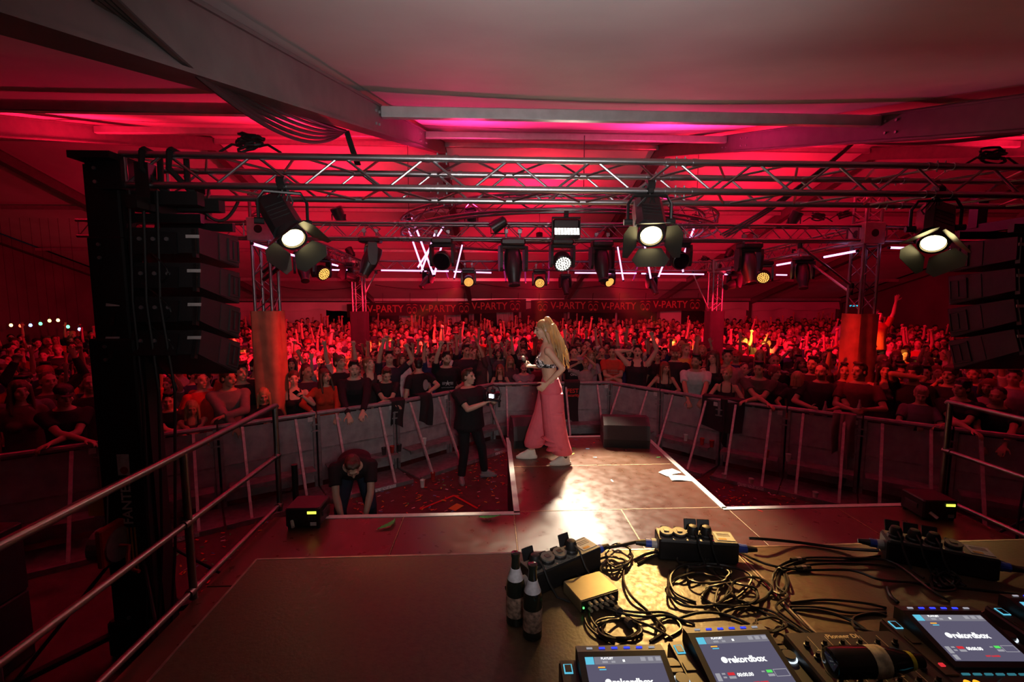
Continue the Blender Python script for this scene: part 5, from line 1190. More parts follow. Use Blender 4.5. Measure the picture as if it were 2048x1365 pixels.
# stagehand bending down
HAND = Body(sex='m', lean=74, side=0, hy=6, hp=-26, voxel=.0085, dec=.5, top='tee', bulk=1.06, loose=1.2, head_fwd=.01,
            Rt=(-.10, -.62, .50), hr='grip', er=(-.9, .2, .2), nr=(.9, -.1, 0), L=(.10, -.60, .46), hl='grip', el=(.9, .2, .2), nl=(-.9, -.1, 0), pelvis=(0, .12, -.02),
            legs={1: ((.17, -.10, .48), (.17, .1, .085)), -1: ((-.17, -.10, .48), (-.17, .1, .085))})
MESH = run_jobs()
HAIR = {}
for k, j in HJ.items(): HAIR[k] = MESH[j]; HAIR[k].materials.append(M['hair'])
for k, b in T_.items(): b.finish(MESH, 'body_'+k)
for i, b in enumerate(CB): b.finish(MESH, 'body_front_%d' % i)
for b in (SING, OPER, HAND): b.finish(MESH, 'body')
def use(j, m): MESH[j].materials.append(m); return MESH[j]
# ---- singer
M['pink'] = mat('pink_cotton', (.74, .13, .17), .8, noise=.08, nscale=14, bump=.3, bscale=20, spec=.3)
def animal_print():
    m = mat('black_white_animal_print', (.8, .8, .8), .6); nt = m.node_tree; tc = nt.nodes.new('ShaderNodeTexCoord')
    nz = nt.nodes.new('ShaderNodeTexNoise'); nz.inputs['Scale'].default_value = 34; nz.inputs['Distortion'].default_value = 1.2; nt.links.new(tc.outputs['Object'], nz.inputs['Vector'])
    cr = nt.nodes.new('ShaderNodeValToRGB'); cr.color_ramp.interpolation = 'CONSTANT'; cr.color_ramp.elements[0].color = (.01, .01, .012, 1); cr.color_ramp.elements[1].position = .52; cr.color_ramp.elements[1].color = (.75, .74, .74, 1)
    nt.links.new(nz.outputs[0], cr.inputs[0]); nt.links.new(cr.outputs[0], nt.nodes['Principled BSDF'].inputs['Base Color']); return m
M['print'] = animal_print()
M['blonde_long'] = translucent(mat('long_blonde_hair', (.62, .42, .20), .42, noise=.3, nscale=30, bump=.6, bscale=60, spec=.5, stretch=(1, 1, .12)), .45)
M['shoe'] = mat('cream_sneaker', (.72, .66, .55), .6, noise=.06, nscale=20)
sg = link('person', SING.m_body, None, (.70, 5.33, DECK+.012), (0, 0, R(-90)), (.985,)*3)
tag(sg, 'singer with waist-long blonde hair in pink cargo trousers holding a microphone on the runway', 'person'); sg.color = (.62, .37, .25, 1)
link('cargo_trousers', use(J_PANT, M['pink']), sg); link('bikini_top', use(J_BRA, M['print']), sg)
Hm = Matrix([list(r) for r in SING.Hm]).to_4x4(); Hm.translation = Vector(SING.Hp)
link('hair', use(J_SHAIR, M['blonde_long']), sg, mw=Hm)
for an, tz in ((SING.ankle_l, R(6)), (SING.ankle_r, R(-3))): link('sneaker', use(J_SHOE, M['shoe']) if not MESH[J_SHOE].materials else MESH[J_SHOE], sg, mw=Matrix.Translation((an[0], an[1]-.055, -.012)) @ Matrix.Rotation(tz, 4, 'Z'))
MB().tube((.082, .012, -.012), (.088, .012, -.012), .01, n=8).build('ear_monitor', M['sticker'], sg, mw=Hm)
# microphone in her right hand
w, d, n_ = SING.hr; wp = sg.matrix_basis @ Vector(w)
ax = (sg.matrix_basis.to_3x3() @ Vector((.2, -.35, .75))).normalized()
mc = thing('microphone', 'black handheld microphone in the right hand of the singer', 'microphone', wp); mc.rotation_euler = frame(ax).to_euler()
MB().lathe([(.012, -.12), (.014, -.06), (.017, .05), (.019, .075)], 14).build('handle', M['black'], mc, smooth=True)
MB().lathe([(.019, .075), (.025, .09), (.0265, .11), (.02, .13), (.006, .138)], 16).build('grille', mat('microphone_grille', (.5, .42, .34), .4, .8, bump=.5, bscale=300), mc, smooth=True)
# ---- camera operator
op = place(OPER, 'camera operator in black T-shirt and yellow lanyard filming in the pit left of the runway', Vector((-.36, 7.12, 0)), R(28), 1.03, (.012, .012, .013), (.014, .014, .016), 'short', 'brown', (.56, .34, .25), None)

for an, q in ((OPER.ankle_l, 1), (OPER.ankle_r, -1)):
    c = link('shoe', MESH[J_SHOE].copy() if q > 0 else bpy.data.meshes['shoe_grey'], op, mw=Matrix.Translation((an[0]+(.05 if q > 0 else -.015), an[1]-.04, 0)) @ Matrix.Rotation(R(62) if q > 0 else R(-16), 4, 'Z'))
    if q > 0: c.data.name = 'shoe_grey'; c.data.materials.clear(); c.data.materials.append(mat('grey_sneaker', (.22, .2, .2), .7))
M['lanyard'] = mat('yellow_lanyard', (.72, .42, .04), .7); M['badge'] = mat('red_badge', (.55, .03, .03), .5)
bd = OPER.bend; s1 = [bd(V(-.075, .03, 1.47)), bd(V(-.09, -.07, 1.43)), bd(V(-.06, -.135, 1.33)), bd(V(.0, -.155, 1.15))]; s2 = [bd(V(.075, .03, 1.47)), bd(V(.085, -.07, 1.43)), bd(V(.06, -.138, 1.33)), bd(V(.0, -.155, 1.15))]
ln = MB().path([Vector(p) for p in s1+s2[::-1]], .010, 4).build('lanyard', M['lanyard'], op); MB().box((0, 0, 0), (.06, .006, .085)).build('badge', M['badge'], ln, loc=tuple(bd(V(.01, -.17, 1.09))))
# his camera rig with a small lit panel and a curved handle
cp = op.matrix_basis @ Vector((.19, -.44, 1.40))
cr_ = thing('video_camera', 'black video camera rig with a glowing white panel held by the operator', 'camera', cp, (0, 0, R(150)))
MB().box((0, 0, 0), (.12, .1, .09), bev=.01).build('body', M['black'], cr_); MB().tube((0, -.05, 0), (0, -.16, 0), .035, .042, 14).build('lens', M['black'], cr_, smooth=True)
MB().box((0, .065, .0), (.07, .012, .055)).build('screen', glow('camera_screen', (.85, .93, 1), 7), cr_)
MB().path([(-.1, .0, -.07), (-.13, 0, .03), (-.09, 0, .13), (0, 0, .16), (.09, 0, .13), (.13, 0, .03), (.1, 0, -.07)], .010, 6).build('cage_handle', M['black_metal'], cr_)
MB().box((0, 0, -.075), (.24, .05, .025)).tube((-.1, 0, -.08), (-.1, 0, -.17), .018, n=8).tube((.1, 0, -.08), (.1, 0, -.17), .018, n=8).build('grip', M['black'], cr_)
MB().box((.0, .0, .075), (.05, .06, .05)).build('microphone_block', M['black'], cr_)
# ---- stagehand
sh_ = place(HAND, 'stagehand in a black T-shirt and jeans bending down in the pit by the stage edge', Vector((-1.62, 5.28, 0)), R(14), 1.0, (.018, .012, .013), (.02, .03, .05), 'short', 'brown', (.5, .3, .22), None)
w, d, n_ = HAND.hr; wp = sh_.matrix_basis @ Vector(w)
bt = thing('bottle', 'dark bottle held in the hand of the bending stagehand', 'bottle', wp, (R(24), R(14), 0)); M['darkglass'] = mat('dark_bottle_glass', (.012, .014, .01), .1, spec=.7)
MB().lathe([(.03, -.11), (.034, -.1), (.034, .02), (.014, .09), (.013, .14)], 14).build('glass', M['darkglass'], bt, smooth=True)
MB().lathe([(.0345, -.07), (.0348, -.0)], 14).build('label', M['sticker'], bt, smooth=True)
# ------------------------------------------------------------------ front rows
def bearing(px): r = at(px, 700, y=10.); return Vector((r.x, r.y, 0)).normalized()
def on_barrier(px, off):
    d = bearing(px); best = None
    for a, b in BARS:
        e = (b-a).normalized(); n = Vector((-e.y, e.x, 0));  p = a+n*off
        den = d.x*e.y-d.y*e.x
        if abs(den) < 1e-6: continue
        s = (p.x*e.y-p.y*e.x)/den; q = d*s; u = (q-p).dot(e)
        if -.5 <= u <= (b-a).length+.5 and s > 0 and (best is None or s < best.length): best = q
    if best is None: best = d*7.
    return best
PLACED = []
AIM = Vector((.8, 5.0, 0))
for c, b in zip(CAST, CB):
    px, py, off, turn, bs, ps, lab = c
    p = on_barrier(px, off+.16); zt_ = at(px, py, y=p.y).z; hz = float(b.Hp[2]); hx = Vector(b.Hp)
    yaw = math.atan2(0-p.y, .3-p.x)+R(90)+(R(-turn) if abs(turn) > 45 else 0)
    sc = min(1.1, max(.86, zt_/hz)); hx.z = 0
    p = p-(Matrix.Rotation(yaw, 3, 'Z') @ hx)*sc*.55
    place(b, lab, p, yaw, sc, leg=rng.choice(((.02, .025, .04), (.015, .015, .016), (.05, .05, .06))), group='people at the barrier', **ps); PLACED.append((p.x, p.y, .3))
PLACED += [(TWL, MT_Y, .42), (TWR, MT_Y, .42), (TWL, BK_Y, .42), (TWR, BK_Y, .42), (-2.98, 3.75, 1.2), (5.3, 3.85, 1.2)]
# ------------------------------------------------------------------ the crowd behind them
def inside(x, y):
    """behind the barrier line and clear of the stage"""
    pts = [q for k in ('left', 'centre', 'right') for q in LINE[k]]
    if x < pts[0][0]: return y > pts[0][1]-.4
    if x > pts[-1][0]: return y > pts[-1][1]-.2
    for (x0, y0), (x1, y1) in zip(pts[:-1], pts[1:]):
        if x0 <= x <= x1 and x1 > x0: return y > y0+(y1-y0)*(x-x0)/(x1-x0)+.75
    return False
grid = {}
def free(x, y, r):
    cx, cy = int(x//1), int(y//1)
    for i in (-1, 0, 1):
        for j in (-1, 0, 1):
            for (a, b_, q) in grid.get((cx+i, cy+j), ()):
                if (a-x)**2+(b_-y)**2 < max(r, q)**2: return False
    return True
def occupy(x, y, r): grid.setdefault((int(x//1), int(y//1)), []).append((x, y, r))
for q in PLACED: occupy(*q)
cand = []
crng = random.Random(21)
for _ in range(26000):
    y = crng.uniform(5, 23.3); x = crng.uniform(-14.5, 17.5)
    if not inside(x, y) or abs(x-.05*y) > 1.2*y+.8: continue
    cand.append((x, y))
cand.sort(key=lambda q: q[1])
spots = []
for x, y in cand:
    r = .50 if y < 13 else .56
    if free(x, y, r): occupy(x, y, r); spots.append((x, y))
spots.sort(key=lambda q: q[0]**2+q[1]**2)
N_IND = 300-len(CAST)-5
KEYS_M = ['idle_m', 'idle_m', 'idle_m2', 'raiseR_m', 'raiseL_m', 'both_m', 'fwd_m', 'phone_m']; KEYS_F = ['idle_f', 'idle_f', 'idle_f2', 'raiseR_f', 'both_f', 'chest_f']
TOPS = [('black', (.012, .012, .013)), ('black', (.02, .018, .018)), ('dark grey', (.06, .06, .065)), ('white', (.62, .6, .58)), ('grey', (.25, .25, .26)), ('red', (.45, .04, .03)), ('navy', (.02, .03, .09)), ('pale', (.5, .38, .36))]
HAIRS_M = ['short', 'short', 'crop', 'curly', 'cap']; HAIRS_F = ['long', 'long', 'bob', 'ponytail', 'bun']
HN = dict(short='short', crop='cropped', curly='curly', cap='capped', long='long', bob='bobbed', ponytail='ponytailed', bun='bunned', beanie='capped')
def zone(x, y):
    px = 1024+CAM_F*(x-.045*y)/(y+.05*x); 
    for lim, nm in ((170, 'at the far left'), (330, 'behind the left mast'), (480, 'left of the left tower'), (620, 'right of the left tower'), (740, 'by the left rear tower'), (860, 'below the banner start'), (980, 'left of the singer'), (1100, 'behind the singer'),
                    (1220, 'right of the singer'), (1330, 'below the right banner half'), (1440, 'by the right rear tower'), (1560, 'right of the right rear tower'), (1690, 'left of the right tower'), (1800, 'right of the right tower'), (1920, 'beside the right line array'), (9999, 'at the far right')):
        if px < lim: return nm
seen = {}
def spawn(x, y, k=None, z=0, lab=None):
    fem = crng.random() < .36; key = k or crng.choice(KEYS_F if fem else KEYS_M); b = T_[key]; fem = b.sex == 'f'
    yaw = math.atan2(-1-y, .5-x)+R(90)+R(crng.uniform(-22, 22)); dist = math.hypot(x, y); row = 'front' if dist < 10.2 else 'middle'; given = lab
    for _ in range(30):          # pick an outfit that no neighbour of the same description wears
        hair = crng.choice(HAIRS_F if fem else HAIRS_M); hc = crng.choice(['dark', 'dark', 'brown', 'brown', 'blonde', 'fair', 'red'] if fem else ['dark', 'dark', 'dark', 'brown', 'brown', 'fair']); tn, tc = crng.choice(TOPS)
        lab = given or '%s %s in %s %s, %s rows %s' % (HN[hair]+' '+hc+'-haired', 'woman' if fem else 'man', tn, STY[key], row, zone(x, y))
        if lab not in seen: break
    seen[lab] = 1
    o = place(b, lab, (x, y, z), yaw, crng.uniform(.93, 1.06), tc, crng.choice(((.02, .025, .05), (.015, .015, .016))), hair, hc, crng.choice(SKIN), 'crowd in the '+row+' rows', hatcol=crng.choice(((.015, .015, .015), (.4, .38, .36), (.3, .03, .03))))
    return o
for x, y in spots[:N_IND]: spawn(x, y)
for px, py, yy, k, lab in ((1757, 632, 10.2, 'raiseL_m', 'man in black sitting high on shoulders right of the right tower'), (1688, 640, 13.5, 'idle_m', 'person in red sitting high on shoulders left of the right tower')):
    p = at(px, py, y=yy); o = spawn(p.x, p.y, k, p.z-1.64, lab)
# ------------------------------------------------------------------ the many hundreds farther back: one uncountable mass
far = spots[N_IND:]
def coarse():
    JOBS.clear(); out = []
    for key in ('idle_m', 'idle_f', 'idle_m2', 'raiseR_m', 'raiseL_m', 'both_m', 'both_f', 'raiseR_f'):
        so, sh, pa = T_[key].soups; hs = Soup(); b = T_[key]
        def put(c, r): hs.ell(b.Hp+b.Hm @ V(*c), r, b.Hm)
        put((0, .024, .042), (.085, .1, .09))
        if b.sex == 'f': put((0, .05, -.1), (.095, .06, .15))
        out.append((b, job(so, .02, 1, .36), job(sh, .026, 1, .3), job(hs, .024, 1, .6)))
    ms = run_jobs(); res = []
    for b, a, c, h in out:
        parts = []
        for j, kind in ((a, 0), (c, 1), (h, 2)):
            me = ms[j]; v = np.empty(len(me.vertices)*3); me.vertices.foreach_get('co', v); v = v.reshape(-1, 3)
            me.calc_loop_triangles(); t = np.empty(len(me.loop_triangles)*3, np.int64); me.loop_triangles.foreach_get('vertices', t); t = t.reshape(-1, 3)
            keep = v[t].mean(1)[:, 2] > .8; t = t[keep]; u, inv = np.unique(t, return_inverse=True); v = v[u]; t = inv.reshape(-1, 3)
            tint = np.ones(len(v))
            if kind == 0:
                hh = (v-b.Hp) @ b.Hm
                for q in (-1, 1): tint[((hh[:, 0]-q*.033)/.022)**2+((hh[:, 1]+.09)/.03)**2+((hh[:, 2]-.012)/.016)**2 < 1] = .3
                tint[(hh[:, 0]/.024)**2+((hh[:, 1]+.095)/.03)**2+((hh[:, 2]+.066)/.013)**2 < 1] = .45
            parts.append((v, t, kind, tint))
        res.append(parts)
        for j in (a, c, h): bpy.data.meshes.remove(ms[j])
    return res
CO = coarse(); VV, TT, CCc, off = [], [], [], 0
for x, y in far:
    parts = crng.choice(CO) if crng.random() < .22 else crng.choice(CO[:3]); a = math.atan2(-1-y, .5-x)+R(90)+R(crng.uniform(-20, 20)); s_ = crng.uniform(.92, 1.07); Rm = rz(a)*s_
    cols = (crng.choice(SKIN), crng.choice(TOPS)[1], HAIRCOL[crng.choice(['dark', 'dark', 'brown', 'brown', 'blonde'])])
    for v, t, kind, tint in parts:
        VV.append(v @ Rm.T+V(x, y, 0)); TT.append(t+off); off += len(v); c = np.ones((len(v), 4)); c[:, :3] = np.array(cols[kind])*tint[:, None]; CCc.append(c)
vv = np.concatenate(VV); tt = np.concatenate(TT).astype(np.int32); me = bpy.data.meshes.new('far_crowd')
me.vertices.add(len(vv)); me.vertices.foreach_set('co', vv.ravel()); me.loops.add(tt.size); me.loops.foreach_set('vertex_index', tt.ravel()); me.polygons.add(len(tt))
me.polygons.foreach_set('loop_start', np.arange(0, tt.size, 3, dtype=np.int32)); me.polygons.foreach_set('use_smooth', [True]*len(tt)); me.update(calc_edges=True)
at_ = me.attributes.new('tint', 'FLOAT_COLOR', 'POINT'); at_.data.foreach_set('color', np.concatenate(CCc).ravel())
me.materials.append(mat('far_crowd', (.3, .2, .2), .7, attr='tint', spec=.25))
o = link('crowd', me); o['kind'] = 'stuff'; tag(o, 'dense mass of people filling the back of the tent below the banner', 'crowd')
# ================================================================== DJ table
t = thing('dj_table', 'wide DJ table made of two stage decks in the right foreground', 'table', (0, 0, DECK))
TX = (-.966, 1.022, 3.02)
for a, b in zip(TX[:-1], TX[1:]):
    top = MB().box((0, 0, -.03), (b-a-.006, 1.0, .06), bev=.003).build('table_top', M['deck_dark'], t, loc=((a+b)/2, 1.31, TABLE-DECK))
    for sx in (-1, 1): MB().box((sx*((b-a)/2-.006), 0, .0006), (.008, .99, .0012)).build('edge_strip', M['deck_edge'], top)
    MB().box((0, .494, .0006), (b-a-.01, .01, .0012)).build('edge_strip', M['deck_edge'], top)
    MB().box((0, .49, -.1), (b-a-.02, .03, .1)).build('apron', M['deck_edge'], top)
    for sx in (-1, 1):
        for y in (-.44, .44): MB().tube((sx*((b-a)/2-.08), y, -(TABLE-DECK)+.0), (sx*((b-a)/2-.08), y, -.06), .024, n=10).build('leg', M['alu_dull'], top)
GS = dict(screen=glow('player_screen', (.105, .095, .15), 1.), white=glow('screen_white', (1, 1, 1), 1.1), bar=glow('screen_bar', (.2, .19, .23), 1.), cyan=glow('cyan_led', (.12, .55, .75), 1.), blue=glow('blue_led', (.04, .06, 1), 1.3),
          red=glow('screen_red', (.75, .03, .04), .9), green=glow('screen_green', (.1, .8, .12), 1.), orange=glow('orange_button', (1, .36, .02), 1.6), grey=glow('screen_grey', (.35, .34, .38), 1.), dimc=glow('dim_cyan_button', (.03, .16, .2), 1.))
M['gear'] = mat('black_gear_shell', (.010, .009, .009), .42, noise=.15, nscale=25)
M['gear_gold'] = mat('brown_gear_panel', (.05, .04, .026), .42, .3, noise=.1, nscale=25)
def rect(p, x, y, w, h, m, name, z=.0008): return MB().box((x, y, z), (w, h, .0006)).build(name, m, p)
LOGO = textmesh('rekordbox', .0235, GS['white'], .0002, .0009); TIME = textmesh('00:00.00', .0125, GS['white'], .0002, .0004); HEAD = textmesh('PLAYLIST', .008, GS['white'], .0002, .0003); SUB = textmesh('NOT LOADED', .006, GS['red'], .0002, .0003)
def player(label, back, yaw, buttons=True):
    """a large club media player: low deck, raised tilted screen, jog wheel"""
    t = thing('media_player', label, 'media player', (back[0], back[1], TABLE), (0, 0, yaw), 'media players on the table')
    MB().box((0, -.2265, .042), (.329, .453, .066), bev=.008).build('deck', M['gear'], t)
    for sx in (-.13, .13):
        for sy in (-.04, -.41): MB().tube((sx, sy, 0), (sx, sy, .012), .016, n=8).build('foot', M['rubber'], t)
    W2 = .118
    hd = MB().prism([(0.0, .07), (0, .112), (-.028, .118), (-.20, .082), (-.20, .07)], 2*W2, Matrix(((0, 0, 1, -W2+.0), (1, 0, 0, 0), (0, 1, 0, 0), (0, 0, 0, 1)))).build('screen_housing', M['gear'], t)
    sl = math.atan2(.036, .172); S = Matrix.Translation((0, -.114, .1008)) @ Matrix.Rotation(sl, 4, 'X')
    scr = MB().box((0, 0, 0), (.203, .142, .001)).build('screen', GS['screen'], t, mw=S)
    rect(scr, .012, .061, .178, .02, GS['bar'], 'header_bar'); rect(scr, -.09, .061, .022, .02, GS['cyan'], 'source_tile', .001)
    link('lettering', HEAD, scr, (-.043, .066, .0014)); rect(scr, -.05, .0565, .014, .005, GS['grey'], 'header_field', .0014); rect(scr, -.028, .0565, .01, .005, GS['grey'], 'header_field', .0014); rect(scr, .0, .059, .006, .006, GS['white'], 'header_field', .0014)
    for i in range(3): rect(scr, .052+.02*i, .0625, .013, .010, GS['grey'], 'header_button', .0014)
    rect(scr, -.062, .043, .018, .0025, GS['orange'], 'status_line'); rect(scr, -.06, .037, .018, .0025, GS['cyan'], 'status_line')
    link('logo_lettering', LOGO, scr, (.008, .003, .0012))
    MB().tube((-.053, .004, .001), (-.053, .004, .0016), .0085, n=14).build('logo_dot', GS['white'], scr)
    link('time_lettering', TIME, scr, (-.018, -.037, .0012)); rect(scr, -.054, -.033, .018, .007, GS['red'], 'field'); rect(scr, -.054, -.042, .018, .006, GS['grey'], 'field')
    for yy in (-.032, -.041): rect(scr, -.074, yy, .009, .004, GS['grey'], 'field')
    rect(scr, .05, -.031, .015, .007, GS['green'], 'field'); rect(scr, .05, -.041, .017, .006, GS['grey'], 'field'); rect(scr, .033, -.031, .008, .003, GS['grey'], 'field')
    for dx, dy, w, h in ((0, .009, .036, .0012), (0, -.009, .036, .0012), (-.018, 0, .0012, .018), (.018, 0, .0012, .018)): rect(scr, .08+dx, -.036+dy, w, h, GS['grey'], 'map_frame')
    link('status_lettering', SUB, scr, (.012, -.058, .0012)); rect(scr, -.09, -.04, .012, .02, GS['grey'], 'side_tab'); rect(scr, -.09, -.061, .012, .014, GS['grey'], 'side_tab')
    for i in range(6):
        m = GS['blue'] if 0 < i < 5 else GS['grey']
        MB().box((-.083+.034*i, -.016, .1175), (.016, .005, .002)).build('source_button', m, t)
    # right: rotary selector with lit ring, small buttons
    MB().tube((.145, -.085, .07), (.145, -.085, .088), .017, n=20).build('rotary_knob', M['gear'], t)
    MB().lathe([(.0175, .0765), (.0215, .0765), (.0215, .0785), (.0175, .0785)], 20, Matrix.Translation((.145, -.085, 0))).build('knob_ring', glow('knob_ring', (.8, .9, 1), 1.1) if 'knob_ring' not in bpy.data.materials else bpy.data.materials['knob_ring'], t)
    for yy in (-.03, -.05): MB().box((.145, yy, .077), (.03, .013, .004)).build('button', M['gear_gold'], t)
    # left: USB strip
    MB().box((-.144, -.115, .0765), (.036, .21, .004)).build('side_panel', M['gear_gold'], t)
    MB().box((-.144, -.04, .0795), (.023, .03, .002)).build('usb_light', GS['cyan'], t); MB().box((-.144, -.04, .081), (.017, .023, .002)).build('usb_slot', M['black'], t)
    MB().box((-.144, -.1, .08), (.026, .028, .004)).build('button', M['gear_gold'], t); MB().box((-.144, -.19, .08), (.012, .01, .004)).build('button', GS['red'], t)
    for i in range(8): MB().box((-.105+.03*i, -.216, .0765), (.02, .005, .003)).build('hot_cue_button', GS['dimc'], t)
    for i in range(2): MB().tube((-.128+.024*i, -.245, .074), (-.128+.024*i, -.245, .079), .009, n=14).build('loop_button', GS['orange'], t)
    MB().lathe([(.103, .072), (.106, .08), (.1, .09), (.07, .092), (.02, .092), (.001, .092)], 32, Matrix.Translation((.0, -.335, 0))).build('jog_wheel', M['gear'], t, smooth=True)
    MB().box((.143, -.31, .078), (.012, .12, .004)).box((.143, -.3, .086), (.022, .012, .016)).build('tempo_slider', M['gear_gold'], t)
    return t
player('leftmost media player with lit screen at the bottom of the picture', (.345, 1.150), R(-1))
player('media player with lit screen left of the mixer', (.668, 1.208), R(1))
player('media player with lit screen right of the mixer', (1.362, 1.262), R(-3))
player('media player cut off by the right edge of the picture', (1.75, 1.30), R(-4))
# mixer
t = thing('dj_mixer', 'black DJ mixer with rows of knobs between two media players', 'mixer', (.995, 1.185, TABLE), (0, 0, R(-1)))
MB().box((0, -.205, .055), (.318, .41, .096), bev=.006).build('case', M['gear'], t)
for sx in (-.13, .13):
    for sy in (-.03, -.38): MB().tube((sx, sy, 0), (sx, sy, .01), .014, n=8).build('foot', M['rubber'], t)
M['print_gold'] = mat('gear_lettering', (.55, .45, .3), .5)
link('lettering', textmesh('Pioneer DJ', .021, M['print_gold'], .0003, .0004), t, (.0, -.022, .1036))
kn = MB().lathe([(.0085, 0), (.0085, .006), (.0055, .007), (.005, .018), (.001, .018)], 12).mesh('knob', M['gear'], True)
for i in range(6):
    for j in range(7): link('knob', kn, t, (-.125+.05*i, -.055-.042*j, .103))
for i in range(5): MB().box((-.10+.05*i, -.2, .1034), (.0012, .36, .0008)).build('channel_line', M['print_gold'], t)
for i in range(4):
    for j in range(9): MB().box((-.1+.05*i, -.07-.03*j, .1036), (.014, .002, .0006)).build('print_line', M['print_gold'], t)
MB().box((.115, -.25, .1040), (.04, .03, .001)).build('display', GS['dimc'], t)
# bottle lying on the mixer
b0, b1 = at(1655, 1326, z=2.035), at(1842, 1322, z=2.035); d = (b1-b0)
t = thing('bottle', 'black bottle with pale label and yellow band lying across the mixer', 'bottle', b0); Fm = frame(d).to_4x4(); L = d.length
MB().lathe([(.02, 0), (.033, .006), (.036, .02), (.036, L*.55), (.03, L*.72), (.018, L*.9), (.016, L), (.004, L)], 18).build('glass', M['darkglass'], t, mw=Fm, smooth=True)
MB().lathe([(.0365, L*.42), (.0368, L*.54), (.0355, L*.585)], 18).build('label', mat('cream_label', (.6, .5, .3), .6, noise=.5, nscale=60), t, mw=Fm, smooth=True)
MB().lathe([(.0225, L*.84), (.0205, L*.89)], 18).build('yellow_band', mat('yellow_tape', (.62, .55, .03), .6), t, mw=Fm, smooth=True)
# two bottles standing beside the left power box
def beer(p, lab, tilt=0):
    t = thing('bottle', lab, 'bottle', (p[0], p[1], TABLE), group='bottles on the table')
    MB().lathe([(.024, 0), (.0305, .004), (.0305, .13), (.027, .15), (.015, .185), (.0125, .225), (.0145, .227), (.0145, .24), (.004, .242)], 18).build('glass', M['darkglass'], t, smooth=True)
    MB().lathe([(.0308, .03), (.0309, .10)], 18).build('label', M['blabel'], t, smooth=True); MB().lathe([(.0268, .1525), (.0175, .18), (.0155, .19)], 18).build('neck_label', M['nlabel'], t, smooth=True)
M['blabel'] = mat('bottle_label', (.35, .22, .16), .6, noise=.8, nscale=70); M['nlabel'] = mat('bottle_neck_label', (.5, .47, .5), .5, noise=.2, nscale=80)
beer((.125, 1.335), 'dark beer bottle with a pale neck label, nearer of the two'); beer((.075, 1.40), 'dark beer bottle partly hidden behind the nearer bottle')
# power boxes
M['lid'] = mat('grey_socket_lid', (.16, .15, .13), .5); M['blue_plug'] = mat('blue_connector', (.03, .07, .45), .4)
def power_box(label, c, yaw, L, plugs):
    t = thing('power_box', label, 'power distributor', (c[0], c[1], TABLE), (0, 0, yaw), 'power boxes on the table')
    MB().box((0, 0, .045), (L, .10, .085), bev=.006).build('case', M['black_metal'], t); MB().box((0, 0, .0885), (L-.012, .09, .003)).build('cover_plate', M['lid'], t)
    pl = MB().box((L/2-.045, 0, .0915), (.07, .065, .002)).build('rating_plate', M['sticker'], t); MB().box((L/2-.057, -.022, .0932), (.03, .012, .0008)).build('yellow_field', M['yellow'], pl)
    for i in range(3): MB().box((L/2-.045, .02-.009*i, .0932), (.05, .002, .0008)).build('print_line', M['black'], pl)
    n = 4; stp = (L-.10)/n
    for i in range(n):
        x = -L/2+.035+stp*i
        s = MB().lathe([(.027, .088), (.027, .1), (.024, .104)], 18, Matrix.Translation((x, -.008, 0))).build('socket', M['black'], t)
        if i in plugs:
            p = MB().lathe([(.021, .1), (.022, .118), (.016, .135), (.008, .138)], 14, Matrix.Translation((x, -.008, 0))).build('plug', M['rubber'], t, smooth=True)
            MB().box((0, 0, 0), (.05, .006, .045), bev=.002).build('open_lid', M['black'], t, loc=(x, .036, .118), rot=(R(-20), 0, 0))
            MB().path([(x, -.02, .125), (x+.005, -.05, .11), (x+.012, -.075, .06), (x+.03, -.10, .012), (x+.055, -.14, .008)], .004, 6).build('plug_cable', M['rubber'], t)
        else:
            l = MB().prism([(.026*math.cos(a), .026*math.sin(a)) for a in [k*math.pi/9 for k in range(18)]]+[(.026, -.012)], .006, Matrix.Translation((x, -.008, .104)) @ Matrix.Rotation(R(8), 4, 'X')).build('lid', M['lid'], t)
            MB().box((x, -.008, .112), (.02, .02, .0015)).build('lid_window', M['red_paint'] if False else M['black'], l); MB().tube((x-.015, .026, .104), (x+.015, .026, .104), .006, n=8).build('hinge', M['black'], l)
        for sx in (-.02, .02): MB().tube((x+sx, -.04, .089), (x+sx, -.04, .092), .004, n=6).build('screw', M['alu'], t)
    for s in (-1, 1):
        MB().tube((s*L/2, 0, .045), (s*(L/2+.022), 0, .045), .019, n=14).build('inlet', M['sticker'] if s < 0 else M['blue_plug'], t)
        MB().tube((s*(L/2+.022), 0, .045), (s*(L/2+.045), 0, .045), .017, n=14).build('connector', M['blue_plug'], t); MB().tube((s*(L/2+.045), 0, .045), (s*(L/2+.085), 0, .044), .015, .009, n=12).build('cable_boot', M['rubber'], t)
power_box('black power box with grey lids at the left, beside the bottles', (.262, 1.635), R(31), .33, (0, 3))
power_box('black power box standing at the far table edge in the middle', (.835, 1.745), R(-9), .31, (2, 3))
power_box('black power box with upright plugs at the right', (1.765, 1.64), R(-27), .34, (0, 1, 2))
# signal box
t = thing('signal_box', 'flat metal box with a row of audio plugs and a green light', 'interface box', (.348, 1.510, TABLE), (0, 0, R(21)))
MB().box((0, 0, .024), (.155, .118, .044), bev=.003).build('case', mat('gold_lit_box_metal', (.30, .24, .13), .45, .4, noise=.1, nscale=20), t)  # warm gold of the spotlight is put into the case colour
MB().box((0, -.06, .024), (.15, .002, .038)).build('rear_panel', M['black'], t); MB().box((-.068, -.0625, .02), (.005, .003, .005)).build('green_light', glow('green_dot', (.1, 1, .15), 3), t)
for i in range(5):
    for zz in (.012, .032): MB().tube((-.045+.022*i, -.061, zz), (-.045+.022*i, -.078, zz), .0055, n=8).build('plug', M['print_gold'], t)
